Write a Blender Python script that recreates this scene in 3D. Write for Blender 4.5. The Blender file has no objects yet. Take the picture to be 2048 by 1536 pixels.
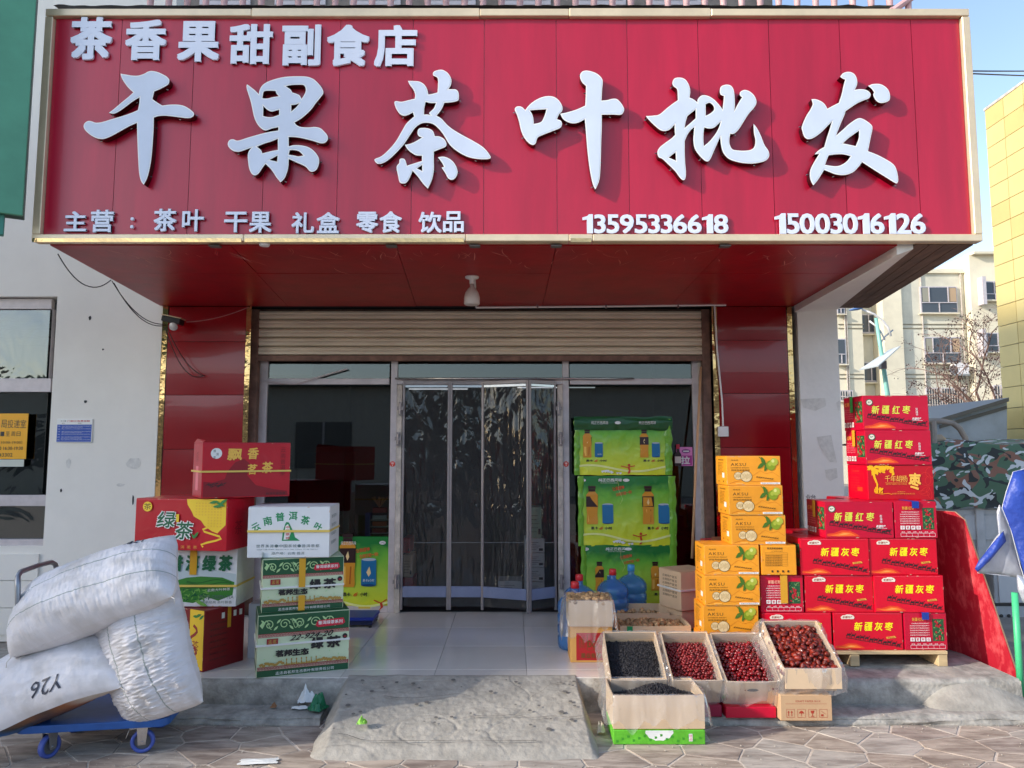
import bpy, bmesh, math, random
from math import sin, cos, pi, radians, sqrt
from mathutils import Vector, Matrix, noise, geometry
random.seed(7)
S = bpy.context.scene
COL = S.collection
# ------------------------------------------------------------------ camera, sky, sun
F = 1480.0; PITCH = radians(5.33); CZ = 1.69
cd = bpy.data.cameras.new('camera'); cam = bpy.data.objects.new('camera', cd); COL.objects.link(cam)
cd.sensor_width = 36; cd.lens = 36 * F / 2048; cd.clip_start = .05; cd.clip_end = 3000
cam.location = (0, 0, CZ); cam.rotation_euler = (pi / 2 + PITCH, 0, 0)
S.camera = cam
SUN_AZ = radians(68); SUN_EL = radians(25)      # azimuth measured from the facade normal, towards the left
to_sun = Vector((-sin(SUN_AZ) * cos(SUN_EL), -cos(SUN_AZ) * cos(SUN_EL), sin(SUN_EL)))
W = bpy.data.worlds.new('World'); S.world = W; W.use_nodes = True
nt = W.node_tree; bg = nt.nodes['Background']
sky = nt.nodes.new('ShaderNodeTexSky'); sky.sky_type = 'NISHITA'; sky.sun_disc = False
sky.sun_elevation = SUN_EL
sky.sun_rotation = math.atan2(to_sun.x, to_sun.y)
sky.dust_density = 1.0; sky.air_density = 1.0; sky.ozone_density = 1.6
hs_ = nt.nodes.new('ShaderNodeHueSaturation'); hs_.inputs['Saturation'].default_value = .92; nt.links.new(sky.outputs[0], hs_.inputs['Color']); nt.links.new(hs_.outputs[0], bg.inputs[0]); bg.inputs[1].default_value = .15
sl = bpy.data.lights.new('sun', 'SUN'); so = bpy.data.objects.new('sun', sl); COL.objects.link(so)
sl.energy = 2.2; sl.angle = radians(.7); sl.color = (1, .93, .83)
so.rotation_euler = to_sun.to_track_quat('Z', 'Y').to_euler()
S.view_settings.view_transform = 'Standard'; S.view_settings.look = 'None'
S.view_settings.gamma = 1; S.view_settings.exposure = 1.16
S.view_settings.use_curve_mapping = False
S.render.engine = 'CYCLES'
S.cycles.use_denoising = True
S.cycles.max_bounces = 8; S.cycles.transparent_max_bounces = 24
S.cycles.caustics_reflective = False; S.cycles.caustics_refractive = False
S.cycles.sample_clamp_indirect = 6

# ------------------------------------------------------------------ helpers
def ray(u, v):
    a = (u - 1024) / F; b = (768 - v) / F
    return Vector((a, cos(PITCH) - b * sin(PITCH), sin(PITCH) + b * cos(PITCH)))
CAM = Vector((0, 0, CZ))
def PY(u, v, Y): r = ray(u, v); return CAM + r * (Y / r.y)
def PZ(u, v, Z): r = ray(u, v); return CAM + r * ((Z - CZ) / r.z)
def zat(v, Y): return PY(1024, v, Y).z
def xat(u, v, Y): return PY(u, v, Y).x

def link(o, parent=None):
    COL.objects.link(o)
    if parent is not None: o.parent = parent
    return o
def tag(o, label=None, cat=None, group=None, kind=None):
    if label: o['label'] = label
    if cat: o['category'] = cat
    if group: o['group'] = group
    if kind: o['kind'] = kind
    return o
def thing(name, label, cat, loc=(0, 0, 0), rz=0, group=None):
    o = bpy.data.objects.new(name, None); o.empty_display_size = .1
    o.location = loc; o.rotation_euler = (0, 0, rz); link(o)
    return tag(o, label, cat, group)
def copy_tree(o, parent=None):
    c = o.copy(); COL.objects.link(c); c.parent = parent
    for ch in [x for x in o.children]: copy_tree(ch, c)
    return c

class MB:
    def __init__(s): s.v = []; s.f = []; s.m = []; s.mi = 0
    def add(s, vs, fs):
        n = len(s.v); s.v += [tuple(p) for p in vs]
        for f in fs: s.f.append([i + n for i in f]); s.m.append(s.mi)
        return s
    def mat(s, i): s.mi = i; return s
    def box(s, x0, x1, y0, y1, z0, z1, M=None):
        vs = [Vector(p) for p in ((x0,y0,z0),(x1,y0,z0),(x1,y1,z0),(x0,y1,z0),(x0,y0,z1),(x1,y0,z1),(x1,y1,z1),(x0,y1,z1))]
        if M is not None: vs = [M @ p for p in vs]
        return s.add(vs, [(0,3,2,1),(4,5,6,7),(0,1,5,4),(1,2,6,5),(2,3,7,6),(3,0,4,7)])
    def tube(s, pts, r, n=8, closed=False, cap=True):
        pts = [Vector(p) for p in pts]; k = len(pts); rs = r if isinstance(r, (list, tuple)) else [r] * k
        vs = []; up = None
        for i, p in enumerate(pts):
            a = pts[i - 1] if i > 0 or closed else p
            b = pts[(i + 1) % k] if i < k - 1 or closed else p
            t = (b - a).normalized()
            if up is None: up = Vector((0,0,1)) if abs(t.z) < .9 else Vector((1,0,0))
            x = t.cross(up).normalized(); y = x.cross(t).normalized(); up = y
            for j in range(n):
                an = 2 * pi * j / n; vs.append(p + (x * cos(an) + y * sin(an)) * rs[i])
        fs = []
        for i in range(k if closed else k - 1):
            for j in range(n):
                a = i * n + j; b = i * n + (j + 1) % n; c = ((i + 1) % k) * n + (j + 1) % n; d = ((i + 1) % k) * n + j
                fs.append((a, b, c, d))
        if cap and not closed: fs.append(tuple(range(n))[::-1]); fs.append(tuple((k - 1) * n + j for j in range(n)))
        return s.add(vs, fs)
    def lathe(s, prof, n=24, M=None):
        vs = []
        for r, z in prof:
            for j in range(n):
                a = 2 * pi * j / n; p = Vector((r * cos(a), r * sin(a), z)); vs.append(M @ p if M is not None else p)
        fs = []
        for i in range(len(prof) - 1):
            for j in range(n): fs.append((i*n+j, i*n+(j+1)%n, (i+1)*n+(j+1)%n, (i+1)*n+j))
        return s.add(vs, fs)
    def prism(s, pts, vec):
        pts = [Vector(p) for p in pts]; vec = Vector(vec); n = len(pts)
        return s.add(pts + [p + vec for p in pts], [tuple(range(n))[::-1], tuple(range(n, 2*n))] +
                     [(i, (i+1) % n, n + (i+1) % n, n + i) for i in range(n)])
    def grid(s, fn, nu, nv, flip=False):
        vs = [fn(i / nu, j / nv) for j in range(nv + 1) for i in range(nu + 1)]
        fs = []
        for j in range(nv):
            for i in range(nu):
                a = j * (nu + 1) + i; q = (a, a + 1, a + nu + 2, a + nu + 1); fs.append(q[::-1] if flip else q)
        return s.add(vs, fs)
    def mesh(s, name, mats, smooth=False, bevel=0, seg=1, fixn=True):
        me = bpy.data.meshes.new(name); me.from_pydata(s.v, [], s.f)
        for m in (mats if isinstance(mats, (list, tuple)) else [mats]): me.materials.append(m)
        me.polygons.foreach_set('material_index', s.m)
        if bevel or fixn:
            bm = bmesh.new(); bm.from_mesh(me)
            if fixn: bmesh.ops.recalc_face_normals(bm, faces=bm.faces)
            if bevel: bmesh.ops.bevel(bm, geom=bm.edges[:], offset=bevel, segments=seg, profile=.6, affect='EDGES', clamp_overlap=True)
            bm.to_mesh(me); bm.free()
        if smooth: me.polygons.foreach_set('use_smooth', [True] * len(me.polygons))
        me.update(); return me
    def build(s, name, mats, parent=None, smooth=False, bevel=0, seg=1, fixn=True):
        return link(bpy.data.objects.new(name, s.mesh(name, mats, smooth, bevel, seg, fixn)), parent)

# ------------------------------------------------------------------ materials
MATS = {}
def srgb(r, g, b):
    f = lambda c: (c / 255 / 12.92) if c / 255 <= .04045 else ((c / 255 + .055) / 1.055) ** 2.4
    return (f(r), f(g), f(b))
def pm(name, col, rough=.6, metal=0, var=0, vscale=6, bump=0, bscale=40, spec=.5, coat=0, stretch=None, col2=None, alpha=1, trans=0, sheen=0, bdist=.01, ramp=(.35, .65)):
    m = bpy.data.materials.new(name); m.use_nodes = True; n = m.node_tree; p = n.nodes['Principled BSDF']
    p.inputs['Base Color'].default_value = (*col, 1); p.inputs['Roughness'].default_value = rough
    p.inputs['Metallic'].default_value = metal; p.inputs['Specular IOR Level'].default_value = spec
    p.inputs['Coat Weight'].default_value = coat; p.inputs['Alpha'].default_value = alpha
    p.inputs['Transmission Weight'].default_value = trans
    tc = n.nodes.new('ShaderNodeTexCoord'); mp = n.nodes.new('ShaderNodeMapping'); n.links.new(tc.outputs['Object'], mp.inputs[0])
    if stretch: mp.inputs['Scale'].default_value = stretch
    if var or col2:
        nz = n.nodes.new('ShaderNodeTexNoise'); nz.inputs['Scale'].default_value = vscale; nz.inputs['Detail'].default_value = 8; nz.inputs['Roughness'].default_value = .65
        n.links.new(mp.outputs[0], nz.inputs['Vector'])
        cr = n.nodes.new('ShaderNodeValToRGB'); n.links.new(nz.outputs[0], cr.inputs[0])
        c2 = col2 or tuple(c * (1 - var) for c in col); c1 = col if col2 else tuple(min(1, c * (1 + var * .6)) for c in col)
        cr.color_ramp.elements[0].position = ramp[0]; cr.color_ramp.elements[1].position = ramp[1]
        cr.color_ramp.elements[0].color = (*c2, 1); cr.color_ramp.elements[1].color = (*c1, 1)
        n.links.new(cr.outputs[0], p.inputs['Base Color'])
    if bump:
        nb = n.nodes.new('ShaderNodeTexNoise'); nb.inputs['Scale'].default_value = bscale; nb.inputs['Detail'].default_value = 6
        n.links.new(mp.outputs[0], nb.inputs['Vector'])
        bp = n.nodes.new('ShaderNodeBump'); bp.inputs['Strength'].default_value = bump; bp.inputs['Distance'].default_value = bdist
        n.links.new(nb.outputs[0], bp.inputs['Height']); n.links.new(bp.outputs[0], p.inputs['Normal'])
    MATS[name] = m; return m
def gloss_glass(name, tint, refl=.12, rough=.02, bump=0, bscale=4, stretch=(1,1,1), milky=0, mcol=(.8,.8,.8), gmax=1):
    """thin sheet: tinted transparency plus a reflection that grows at grazing angles"""
    m = bpy.data.materials.new(name); m.use_nodes = True; n = m.node_tree
    for x in list(n.nodes):
        if x.type != 'OUTPUT_MATERIAL': n.nodes.remove(x)
    out = n.nodes['Material Output']
    tr = n.nodes.new('ShaderNodeBsdfTransparent'); tr.inputs[0].default_value = (*tint, 1)
    gl = n.nodes.new('ShaderNodeBsdfGlossy'); gl.inputs['Roughness'].default_value = rough
    fr = n.nodes.new('ShaderNodeLayerWeight'); fr.inputs[0].default_value = .35
    mr = n.nodes.new('ShaderNodeMapRange'); mr.inputs['To Min'].default_value = refl; mr.inputs['To Max'].default_value = gmax
    n.links.new(fr.outputs['Fresnel'], mr.inputs['Value'])
    mx = n.nodes.new('ShaderNodeMixShader'); n.links.new(mr.outputs[0], mx.inputs[0])
    src = tr
    if milky:
        df = n.nodes.new('ShaderNodeBsdfDiffuse'); df.inputs[0].default_value = (*mcol, 1)
        mm = n.nodes.new('ShaderNodeMixShader'); mm.inputs[0].default_value = milky
        n.links.new(tr.outputs[0], mm.inputs[1]); n.links.new(df.outputs[0], mm.inputs[2]); src = mm
    n.links.new(src.outputs[0], mx.inputs[1]); n.links.new(gl.outputs[0], mx.inputs[2])
    if bump:
        tc = n.nodes.new('ShaderNodeTexCoord'); mp = n.nodes.new('ShaderNodeMapping'); mp.inputs['Scale'].default_value = stretch
        n.links.new(tc.outputs['Object'], mp.inputs[0])
        nb = n.nodes.new('ShaderNodeTexNoise'); nb.inputs['Scale'].default_value = bscale; nb.inputs['Detail'].default_value = 3; nb.inputs['Distortion'].default_value = .8
        n.links.new(mp.outputs[0], nb.inputs['Vector'])
        bp = n.nodes.new('ShaderNodeBump'); bp.inputs['Strength'].default_value = bump; bp.inputs['Distance'].default_value = .05
        n.links.new(nb.outputs[0], bp.inputs['Height']); n.links.new(bp.outputs[0], gl.inputs['Normal'])
    n.links.new(mx.outputs[0], out.inputs[0]); MATS[name] = m; return m
def flat(name, col, rough=.45): return pm(name, col, rough)

M_red_sign = pm('sign_red_panel', srgb(178, 8, 48), .33, var=.12, vscale=3, stretch=(2.5, 1, .35), bump=.10, bscale=2.2, spec=.6, coat=.12)
M_red_clad = pm('red_cladding', srgb(138, 0, 14), .2, var=.08, vscale=1.5, bump=.12, bscale=1.6, bdist=.03, coat=.3)
M_red_soffit = pm('red_soffit', srgb(160, 2, 20), .38, var=.2, vscale=4, bump=.12, bscale=9, spec=.3)
M_gold = pm('gold_anodised_trim', srgb(226, 204, 170), .3, metal=.3, var=.1, vscale=5)
M_goldm = pm('mirror_gold', srgb(222, 178, 120), .07, metal=1, bump=.5, bscale=2.2, bdist=.06)
M_white_acr = pm('white_acrylic', (.70, .74, .86), .32, spec=.4)
M_face = pm('letter_face', (.60, .66, .79), .4, spec=.4, var=.06, vscale=3)
M_rim = pm('letter_rim', (.86, .84, .82), .35)
M_side = pm('letter_side', srgb(84, 20, 30), .08, metal=.85)
M_wallwhite = pm('painted_wall', srgb(232, 228, 220), .8, var=.05, vscale=1.3, bump=.15, bscale=14)
M_column = pm('painted_column', srgb(232, 229, 224), .75, var=.06, vscale=2.2, bump=.2, bscale=18)
M_patch = pm('bare_plaster', srgb(214, 211, 205), .9, var=.15, vscale=20)
M_green = pm('green_panel', srgb(84, 150, 120), .45, var=.12, vscale=3)
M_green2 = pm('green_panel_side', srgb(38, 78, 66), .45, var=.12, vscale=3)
M_teal = pm('teal_trim', srgb(60, 130, 115), .5)
M_shut = pm('shutter_beige', srgb(222, 210, 188), .45, var=.14, vscale=3, stretch=(.6, 1, 6), bump=.1)
M_shut2 = pm('shutter_rail_rust', srgb(128, 96, 82), .6, var=.4, vscale=9)
M_alu = pm('white_aluminium', srgb(198, 190, 192), .4, var=.12, vscale=7, metal=.1)
M_aluold = pm('old_white_paint', srgb(196, 186, 176), .55, var=.3, vscale=9)
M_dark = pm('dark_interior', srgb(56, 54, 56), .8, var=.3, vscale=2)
M_dark2 = pm('dark_furniture', srgb(26, 24, 24), .5, var=.3, vscale=4)
M_glass = gloss_glass('shop_glass', (.62, .66, .66), .035, .01)
M_glass2 = gloss_glass('window_glass', (.4, .46, .45), .10, .03, bump=.15, bscale=2)
M_pvc = gloss_glass('clear_pvc', (.66, .66, .68), .03, .05, bump=.5, bscale=4.5, stretch=(1.4, 1, .6), milky=.05, mcol=(.5,.5,.53), gmax=.28)
M_film = gloss_glass('plastic_film', (.95, .95, .96), .02, .22, bump=.45, bscale=14, stretch=(1, 1, .35), milky=.13, mcol=(.85,.85,.86), gmax=.35)
M_greyfr = pm('grey_frame', srgb(150, 142, 142), .4, metal=.3, var=.1)
M_bluerail = pm('blue_grey_rail', srgb(122, 132, 162), .5, var=.12, vscale=5)
M_steel = pm('steel', srgb(190, 190, 192), .25, metal=.9, var=.1)
M_white = pm('white_plastic', srgb(228, 224, 222), .4)
M_black = pm('black_plastic', srgb(22, 22, 24), .45)
M_conc = pm('concrete', srgb(162, 156, 146), .92, var=.22, vscale=9, bump=.55, bscale=45, bdist=.008)
M_conc2 = pm('concrete_step', srgb(166, 161, 152), .92, var=.4, vscale=9, bump=.7, bscale=40, bdist=.01)
M_tile = pm('floor_tile', srgb(224, 218, 210), .16, var=.05, vscale=2, coat=.2)
M_grout = pm('grout', srgb(120, 114, 108), .9)
M_mortar = pm('pale_mortar', srgb(206, 192, 176), .95, var=.2, vscale=30, bump=.4)
M_ply = pm('red_plywood', srgb(226, 98, 100), .5, vscale=9, stretch=(2.2, 2.2, .8), bump=.05, bscale=30, col2=srgb(176, 26, 44), ramp=(.48, .74))
M_plyedge = pm('ply_edge', srgb(206, 160, 120), .7)
M_pine = pm('pine_wood', srgb(206, 178, 134), .7, var=.2, vscale=5, stretch=(.6, 6, 6))
M_kraft = pm('kraft_card', srgb(196, 160, 122), .75, var=.06, vscale=3, bump=.1, bscale=30)
M_kraft2 = pm('kraft_card_light', srgb(214, 186, 152), .75, var=.06, vscale=4)
M_tape = gloss_glass('clear_tape', (.98, .93, .8), .05, .2, milky=.35, mcol=srgb(214, 160, 60))
M_gtape = pm('gold_tape', srgb(216, 158, 44), .3)
M_btape = pm('blue_tape', srgb(24, 60, 150), .35)
M_strap = pm('yellow_strap', srgb(226, 196, 96), .4)
M_wstrap = pm('white_strap', srgb(225, 225, 222), .4)
c_ = {}
PAL = {'ink': (30, 30, 34), 'paper': (160, 168, 156), 'sticker_red': (214, 62, 44), 'white': (232, 232, 228), 'blind': (92, 98, 92), 'notice_yellow': (240, 172, 20), 'pale_paper': (196, 200, 190), 'notice_blue': (30, 76, 170), 'notice_red': (190, 40, 60), 'joint': (226, 150, 160), 'dune_orange': (226, 66, 30), 'dune_light': (246, 112, 40), 'dune_pale': (252, 160, 80), 'print_yellow': (250, 236, 30), 'print_lime': (222, 226, 80), 'print_gold': (222, 160, 60), 'label_cream': (236, 224, 206), 'label_brown': (150, 60, 40), 'edge_pink': (236, 90, 110), 'emblem_green': (36, 96, 70), 'leaf_dark': (34, 84, 50), 'fruit_red': (176, 24, 40), 'fruit_pink': (226, 100, 100), 'peach': (244, 180, 150), 'print_red': (190, 10, 40), 'pink': (240, 140, 150), 'carmine': (186, 8, 30), 'tree_yellow': (250, 186, 20), 'gold_pale': (240, 190, 80), 'outline_red': (226, 60, 50), 'tape_green': (50, 150, 70), 'olive_ink': (70, 50, 20), 'walnut_green': (130, 150, 30), 'walnut_leaf': (70, 110, 30), 'walnut_beige': (226, 200, 150), 'amber_light': (250, 196, 96), 'hill_brown': (200, 110, 20), 'walnut_brown': (160, 120, 60), 'pencil': (120, 110, 100), 'walnut_green2': (170, 180, 60), 'walnut_green3': (214, 216, 130), 'tea_dark_green': (24, 84, 52), 'tea_pale': (176, 212, 150), 'tea_red': (150, 28, 40), 'ochre': (176, 140, 66), 'cream': (220, 214, 190), 'badge_red': (206, 30, 60), 'tape_ochre': (214, 160, 40), 'brush_green': (24, 140, 84), 'print_grey': (90, 110, 112), 'seal_red': (190, 50, 60), 'tea_yellow': (246, 206, 50), 'tea_leaf': (40, 130, 60), 'brush_dgreen': (14, 96, 60), 'cup': (180, 214, 200), 'deep_red': (140, 0, 24), 'tea_field': (60, 130, 50), 'tea_field_light': (120, 176, 80), 'mist': (190, 204, 208), 'tea_field_dark': (36, 96, 40), 'icon_red': (176, 60, 40), 'lid_yellow': (214, 190, 60), 'lime_dark': (60, 150, 40), 'stall_red': (196, 30, 40), 'brown_print': (120, 80, 30), 'cap_red': (206, 40, 50), 'cap_blue': (70, 160, 214), 'film_dark_green': (26, 84, 44), 'tea_drink': (214, 146, 40), 'bottle_label': (50, 26, 28), 'can_blue': (24, 110, 160), 'flame': (240, 210, 150), 'tea_drink_light': (244, 190, 90), 'tea_drink_dark': (170, 90, 20), 'can_rim': (180, 190, 200), 'can_blue_dark': (16, 70, 120), 'orange_ink': (206, 90, 20), 'orange_red': (226, 90, 50), 'pale_lime': (228, 234, 150), 'runner_red': (200, 60, 30), 'film_lime': (110, 170, 50), 'sticker_pink': (232, 140, 200), 'sticker_magenta': (176, 50, 140), 'sticker_purple': (130, 60, 130), 'sauce_bottle': (44, 16, 18), 'scale_blue': (30, 54, 150), 'scale_dark': (26, 34, 70), 'indoor_green': (150, 176, 150), 'crate_red': (130, 16, 26), 'orange_stick': (196, 130, 70), 'wheel_blue': (70, 90, 170), 'hub_grey': (90, 92, 96), 'panel_grey': (110, 112, 118), 'sack_thread': (206, 200, 192), 'marker': (50, 54, 70), 'cable': (40, 30, 26), 'cable_pink': (176, 110, 110), 'bracket_grey': (96, 90, 88), 'hook_red': (190, 60, 60), 'bag_green': (20, 110, 70), 'wrapper_green': (130, 190, 60), 'leaf_brown': (150, 100, 60), 'gum_grey': (100, 96, 92), 'pole_green': (70, 190, 130), 'hem_white': (214, 216, 224), 'truck_shadow_grey': (60, 58, 56), 'truck_panel_light': (196, 198, 200), 'tyre': (30, 30, 30), 'seat_tan': (170, 150, 126), 'joint_brown': (120, 100, 60), 'roof_grey': (96, 98, 100), 'groove': (130, 120, 100), 'window_dark': (70, 76, 84), 'curtain': (150, 146, 130), 'curtain2': (176, 150, 120), 'fan_grey': (120, 120, 120), 'pole_teal': (134, 190, 176), 'lamp_blue': (86, 120, 170), 'panel_pale': (190, 196, 196), 'clamp_dark': (120, 110, 110), 'bark': (140, 112, 100), 'seed_dark': (70, 48, 44), 'roof_green_grey': (90, 104, 98), 'opposite_pane': (96, 96, 96), 'crack_dark': (92, 86, 80), 'grit': (176, 166, 152)}
def K(name, r, g, b, rough=.42):
    r, g, b = PAL.get(name, (r, g, b))
    if name not in c_: c_[name] = pm('print_' + name, srgb(r, g, b), rough)
    return c_[name]
M_dred = pm('carton_red', srgb(216, 0, 40), .36, var=.08, vscale=3, bump=.35, bscale=5, bdist=.02)
M_dred2 = pm('carton_magenta_red', srgb(200, 4, 50), .36, var=.08, vscale=3, bump=.35, bscale=5, bdist=.02)
M_aksu = pm('carton_amber', srgb(238, 156, 36), .42, var=.08, vscale=3, bump=.35, bscale=5, bdist=.02)
M_tred = pm('carton_tea_red', srgb(190, 6, 34), .33, var=.08, vscale=3, bump=.35, bscale=5, bdist=.02)
def vary(m, amt=.12):
    n = m.node_tree; p = n.nodes['Principled BSDF']; i = p.inputs['Base Color']; oi = n.nodes.new('ShaderNodeObjectInfo'); hv = n.nodes.new('ShaderNodeHueSaturation'); mr = n.nodes.new('ShaderNodeMapRange')
    mr.inputs[3].default_value = 1 - amt; mr.inputs[4].default_value = 1 + amt; n.links.new(oi.outputs['Random'], mr.inputs[0]); n.links.new(mr.outputs[0], hv.inputs['Value'])
    if i.links: n.links.new(i.links[0].from_socket, hv.inputs['Color'])
    else: hv.inputs['Color'].default_value = i.default_value[:]
    n.links.new(hv.outputs[0], i)
M_tred2 = pm('carton_dark_red', srgb(126, 6, 22), .4, var=.05, vscale=3)
M_twhite = pm('carton_white', srgb(226, 228, 230), .45, var=.05, vscale=5, bump=.06, bscale=8)
M_tpale = pm('carton_pale_green', srgb(204, 218, 182), .4, var=.04, vscale=3, bump=.05, bscale=6)
M_tgreen = pm('carton_green', srgb(28, 88, 52), .38, var=.06, vscale=3)

for m_ in (M_dred, M_dred2, M_aksu, M_kraft, M_kraft2, M_tile, M_red_sign, M_red_clad): vary(m_, .07)
M_scuff = pm('scuffed_card', srgb(206, 170, 140), .8)
# ------------------------------------------------------------------ text and prints
_tc = {}
def text2d(body, bold=0, shear=0, res=3, spacing=1):
    k = (body, bold, shear, res, spacing)
    if k in _tc: return _tc[k]
    c = bpy.data.curves.new('t', 'FONT'); c.body = body; c.offset = bold; c.shear = shear; c.resolution_u = res; c.space_character = spacing
    o = bpy.data.objects.new('t', c); COL.objects.link(o)
    dg = bpy.context.evaluated_depsgraph_get(); me = bpy.data.meshes.new_from_object(o.evaluated_get(dg))
    vs = [(v.co.x, v.co.y) for v in me.vertices]; fs = [tuple(p.vertices) for p in me.polygons]
    bpy.data.objects.remove(o); bpy.data.curves.remove(c); bpy.data.meshes.remove(me)
    x0 = min(v[0] for v in vs); x1 = max(v[0] for v in vs); y0 = min(v[1] for v in vs); y1 = max(v[1] for v in vs)
    r = ([(x - x0, y - y0) for x, y in vs], fs, x1 - x0, y1 - y0); _tc[k] = r; return r

class Art:
    """flat print laid on a face: x to the right, y up, in metres from the face's lower left corner"""
    def __init__(s): s.v = []; s.f = []; s.m = []; s.mats = []; s.k = 1
    def mi(s, m):
        if m not in s.mats: s.mats.append(m)
        return s.mats.index(m)
    def _add(s, vs, fs, m):
        n = len(s.v); d = .0005 + .00007 * s.k; s.k += 1
        s.v += [(x, -d, y) for x, y in vs]; i = s.mi(m)
        for f in fs: s.f.append([q + n for q in f]); s.m.append(i)
    def poly(s, pts, m):
        tris = geometry.tessellate_polygon([[Vector((x, y, 0)) for x, y in pts]])
        s._add(pts, [tuple(t) for t in tris], m); return s
    def rect(s, x0, y0, x1, y1, m): return s.poly([(x0, y0), (x1, y0), (x1, y1), (x0, y1)], m)
    def ell(s, cx, cy, rx, ry, m, n=16, a0=0, wob=0):
        return s.poly([(cx + (rx * cos(2*pi*i/n) * cos(a0) - ry * sin(2*pi*i/n) * sin(a0)) * (1 + wob * sin(i * 2.7)),
                        cy + (rx * cos(2*pi*i/n) * sin(a0) + ry * sin(2*pi*i/n) * cos(a0)) * (1 + wob * sin(i * 2.7))) for i in range(n)], m)
    def leaf(s, cx, cy, L, w, a, m):
        pts = [(-1, 0), (-.6, .6), (0, 1), (.6, .6), (1, 0), (.6, -.6), (0, -1), (-.6, -.6)]
        return s.poly([(cx + x*L*cos(a) - y*w*sin(a), cy + x*L*sin(a) + y*w*cos(a)) for x, y in pts], m)
    def line(s, pts, w, m):
        vs = []; n = len(pts)
        for i, (x, y) in enumerate(pts):
            a = pts[max(0, i-1)]; b = pts[min(n-1, i+1)]; dx = b[0]-a[0]; dy = b[1]-a[1]; l = sqrt(dx*dx+dy*dy) or 1
            vs += [(x - dy/l*w/2, y + dx/l*w/2), (x + dy/l*w/2, y - dx/l*w/2)]
        s._add(vs, [(2*i, 2*i+1, 2*i+3, 2*i+2) for i in range(n-1)], m); return s
    def text(s, body, x0, y0, x1, y1, m, bold=0, shear=0, rot=0, res=2, fit=True, spacing=1):
        vs, fs, w, h = text2d(body, 0, shear, res, spacing)
        if fit: sx = (x1-x0)/w; sy = (y1-y0)/h
        else: sx = sy = (y1-y0)/h
        cx = (x0+x1)/2; cy = (y0+y1)/2; k0 = s.k
        for q, (bx_, by_) in enumerate(((0, 0), (1, .6), (-1, -.6), (.7, -1), (-.7, 1))[:5 if bold else 1]):
            out = []
            for x, y in vs:
                X = (x - w/2)*sx + bx_*bold*min(sx, sy); Y = (y - h/2)*sy + by_*bold*min(sx, sy)
                out.append((cx + X*cos(rot) - Y*sin(rot), cy + X*sin(rot) + Y*cos(rot)))
            s.k = k0 + q*.25; s._add(out, fs, m)
        s.k = k0 + 2; return s
    def chars(s, body, x0, y0, x1, y1, m, gap=.12, **k):
        n = len(body); w = (x1-x0)/(n + gap*(n-1))
        for i, c in enumerate(body): s.text(c, x0 + i*w*(1+gap), y0, x0 + i*w*(1+gap) + w, y1, m, **k)
        return s
    def mesh(s, name):
        me = bpy.data.meshes.new(name); me.from_pydata(s.v, [], s.f)
        for m in s.mats: me.materials.append(m)
        me.polygons.foreach_set('material_index', s.m); me.update(); return me

def camel(a, x, y, h, m):
    P = [(-.5,0),(-.42,0),(-.38,.4),(.1,.42),(.14,0),(.22,0),(.26,.45),(.45,.62),(.5,.85),(.68,.86),(.66,.95),(.45,1),(.36,.7),(.2,.72),(.12,.95),(0,.7),(-.1,.7),(-.2,.95),(-.34,.66),(-.5,.5)]
    a.poly([(x + px*h, y + py*h) for px, py in P], m)

# ================================================================== LAYOUT CONSTANTS
Zp = .21; Zl = .05                       # platform and ledge heights
Yf = 6.85; Yg = 7.07; Ys = 4.77          # facade, glass and sign planes
Ye = 5.03                                # platform front edge
zSof = zat(487, Ys); zTop = zat(22, Ys)
sx0 = (xat(97, 22, Ys) + xat(67, 487, Ys)) / 2; sx1 = (xat(1933, 22, Ys) + xat(1962, 487, Ys)) / 2
XPL0 = xat(318, 800, Yf) ; XPL1 = xat(497, 800, Yf)      # left red pillar
XPR0 = xat(1428, 800, Yf); XPR1 = xat(1590, 800, Yf)     # right red pillar
XC1 = xat(1681, 800, Yf)                                  # right edge of the white column
XW0 = xat(100, 850, Yf)                                   # left edge of the white wall (window jamb)

# ------------------------------------------------------------------ GROUND AND PAVING
g = MB(); g.add([(-400,-400,-.012),(400,-400,-.012),(400,600,-.012),(-400,600,-.012)], [(0,1,2,3)])
M_ground = pm('ground_asphalt', srgb(150, 142, 134), .95, var=.2, vscale=3, bump=.3)
ground = tag(g.build('ground', M_ground, fixn=False), kind='structure')
pv = tag(MB().box(-5.2, 6.4, 2.9, 5.5, -.011, -.0042).build('pavement', M_mortar), kind='structure')
M_slab = [pm('paving_stone_%s' % n, c, .85, bump=.9, bscale=7, stretch=(.8, 3.2, 1), col2=c2, vscale=4, ramp=(.38, .6)) for n, c, c2 in
          (('brown', srgb(184, 168, 152), srgb(136, 120, 107)), ('mauve', srgb(176, 161, 148), srgb(126, 111, 101)), ('grey', srgb(188, 178, 166), srgb(142, 131, 121)))]
def clip(poly, n, d):
    out = []
    for i in range(len(poly)):
        a = poly[i]; b = poly[(i + 1) % len(poly)]
        da = a[0]*n[0] + a[1]*n[1] - d; db = b[0]*n[0] + b[1]*n[1] - d
        if da <= 0: out.append(a)
        if (da < 0 < db) or (db < 0 < da):
            t = da / (da - db); out.append((a[0] + (b[0]-a[0])*t, a[1] + (b[1]-a[1])*t))
    return out
rs = random.Random(3); pts = []
for j in range(-1, 15):
    for i in range(-2, 36):
        pts.append((-5.3 + i * .36 + (j % 2) * .18 + rs.uniform(-.085, .085), 2.85 + j * .20 + rs.uniform(-.06, .06)))
ns = 0
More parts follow.
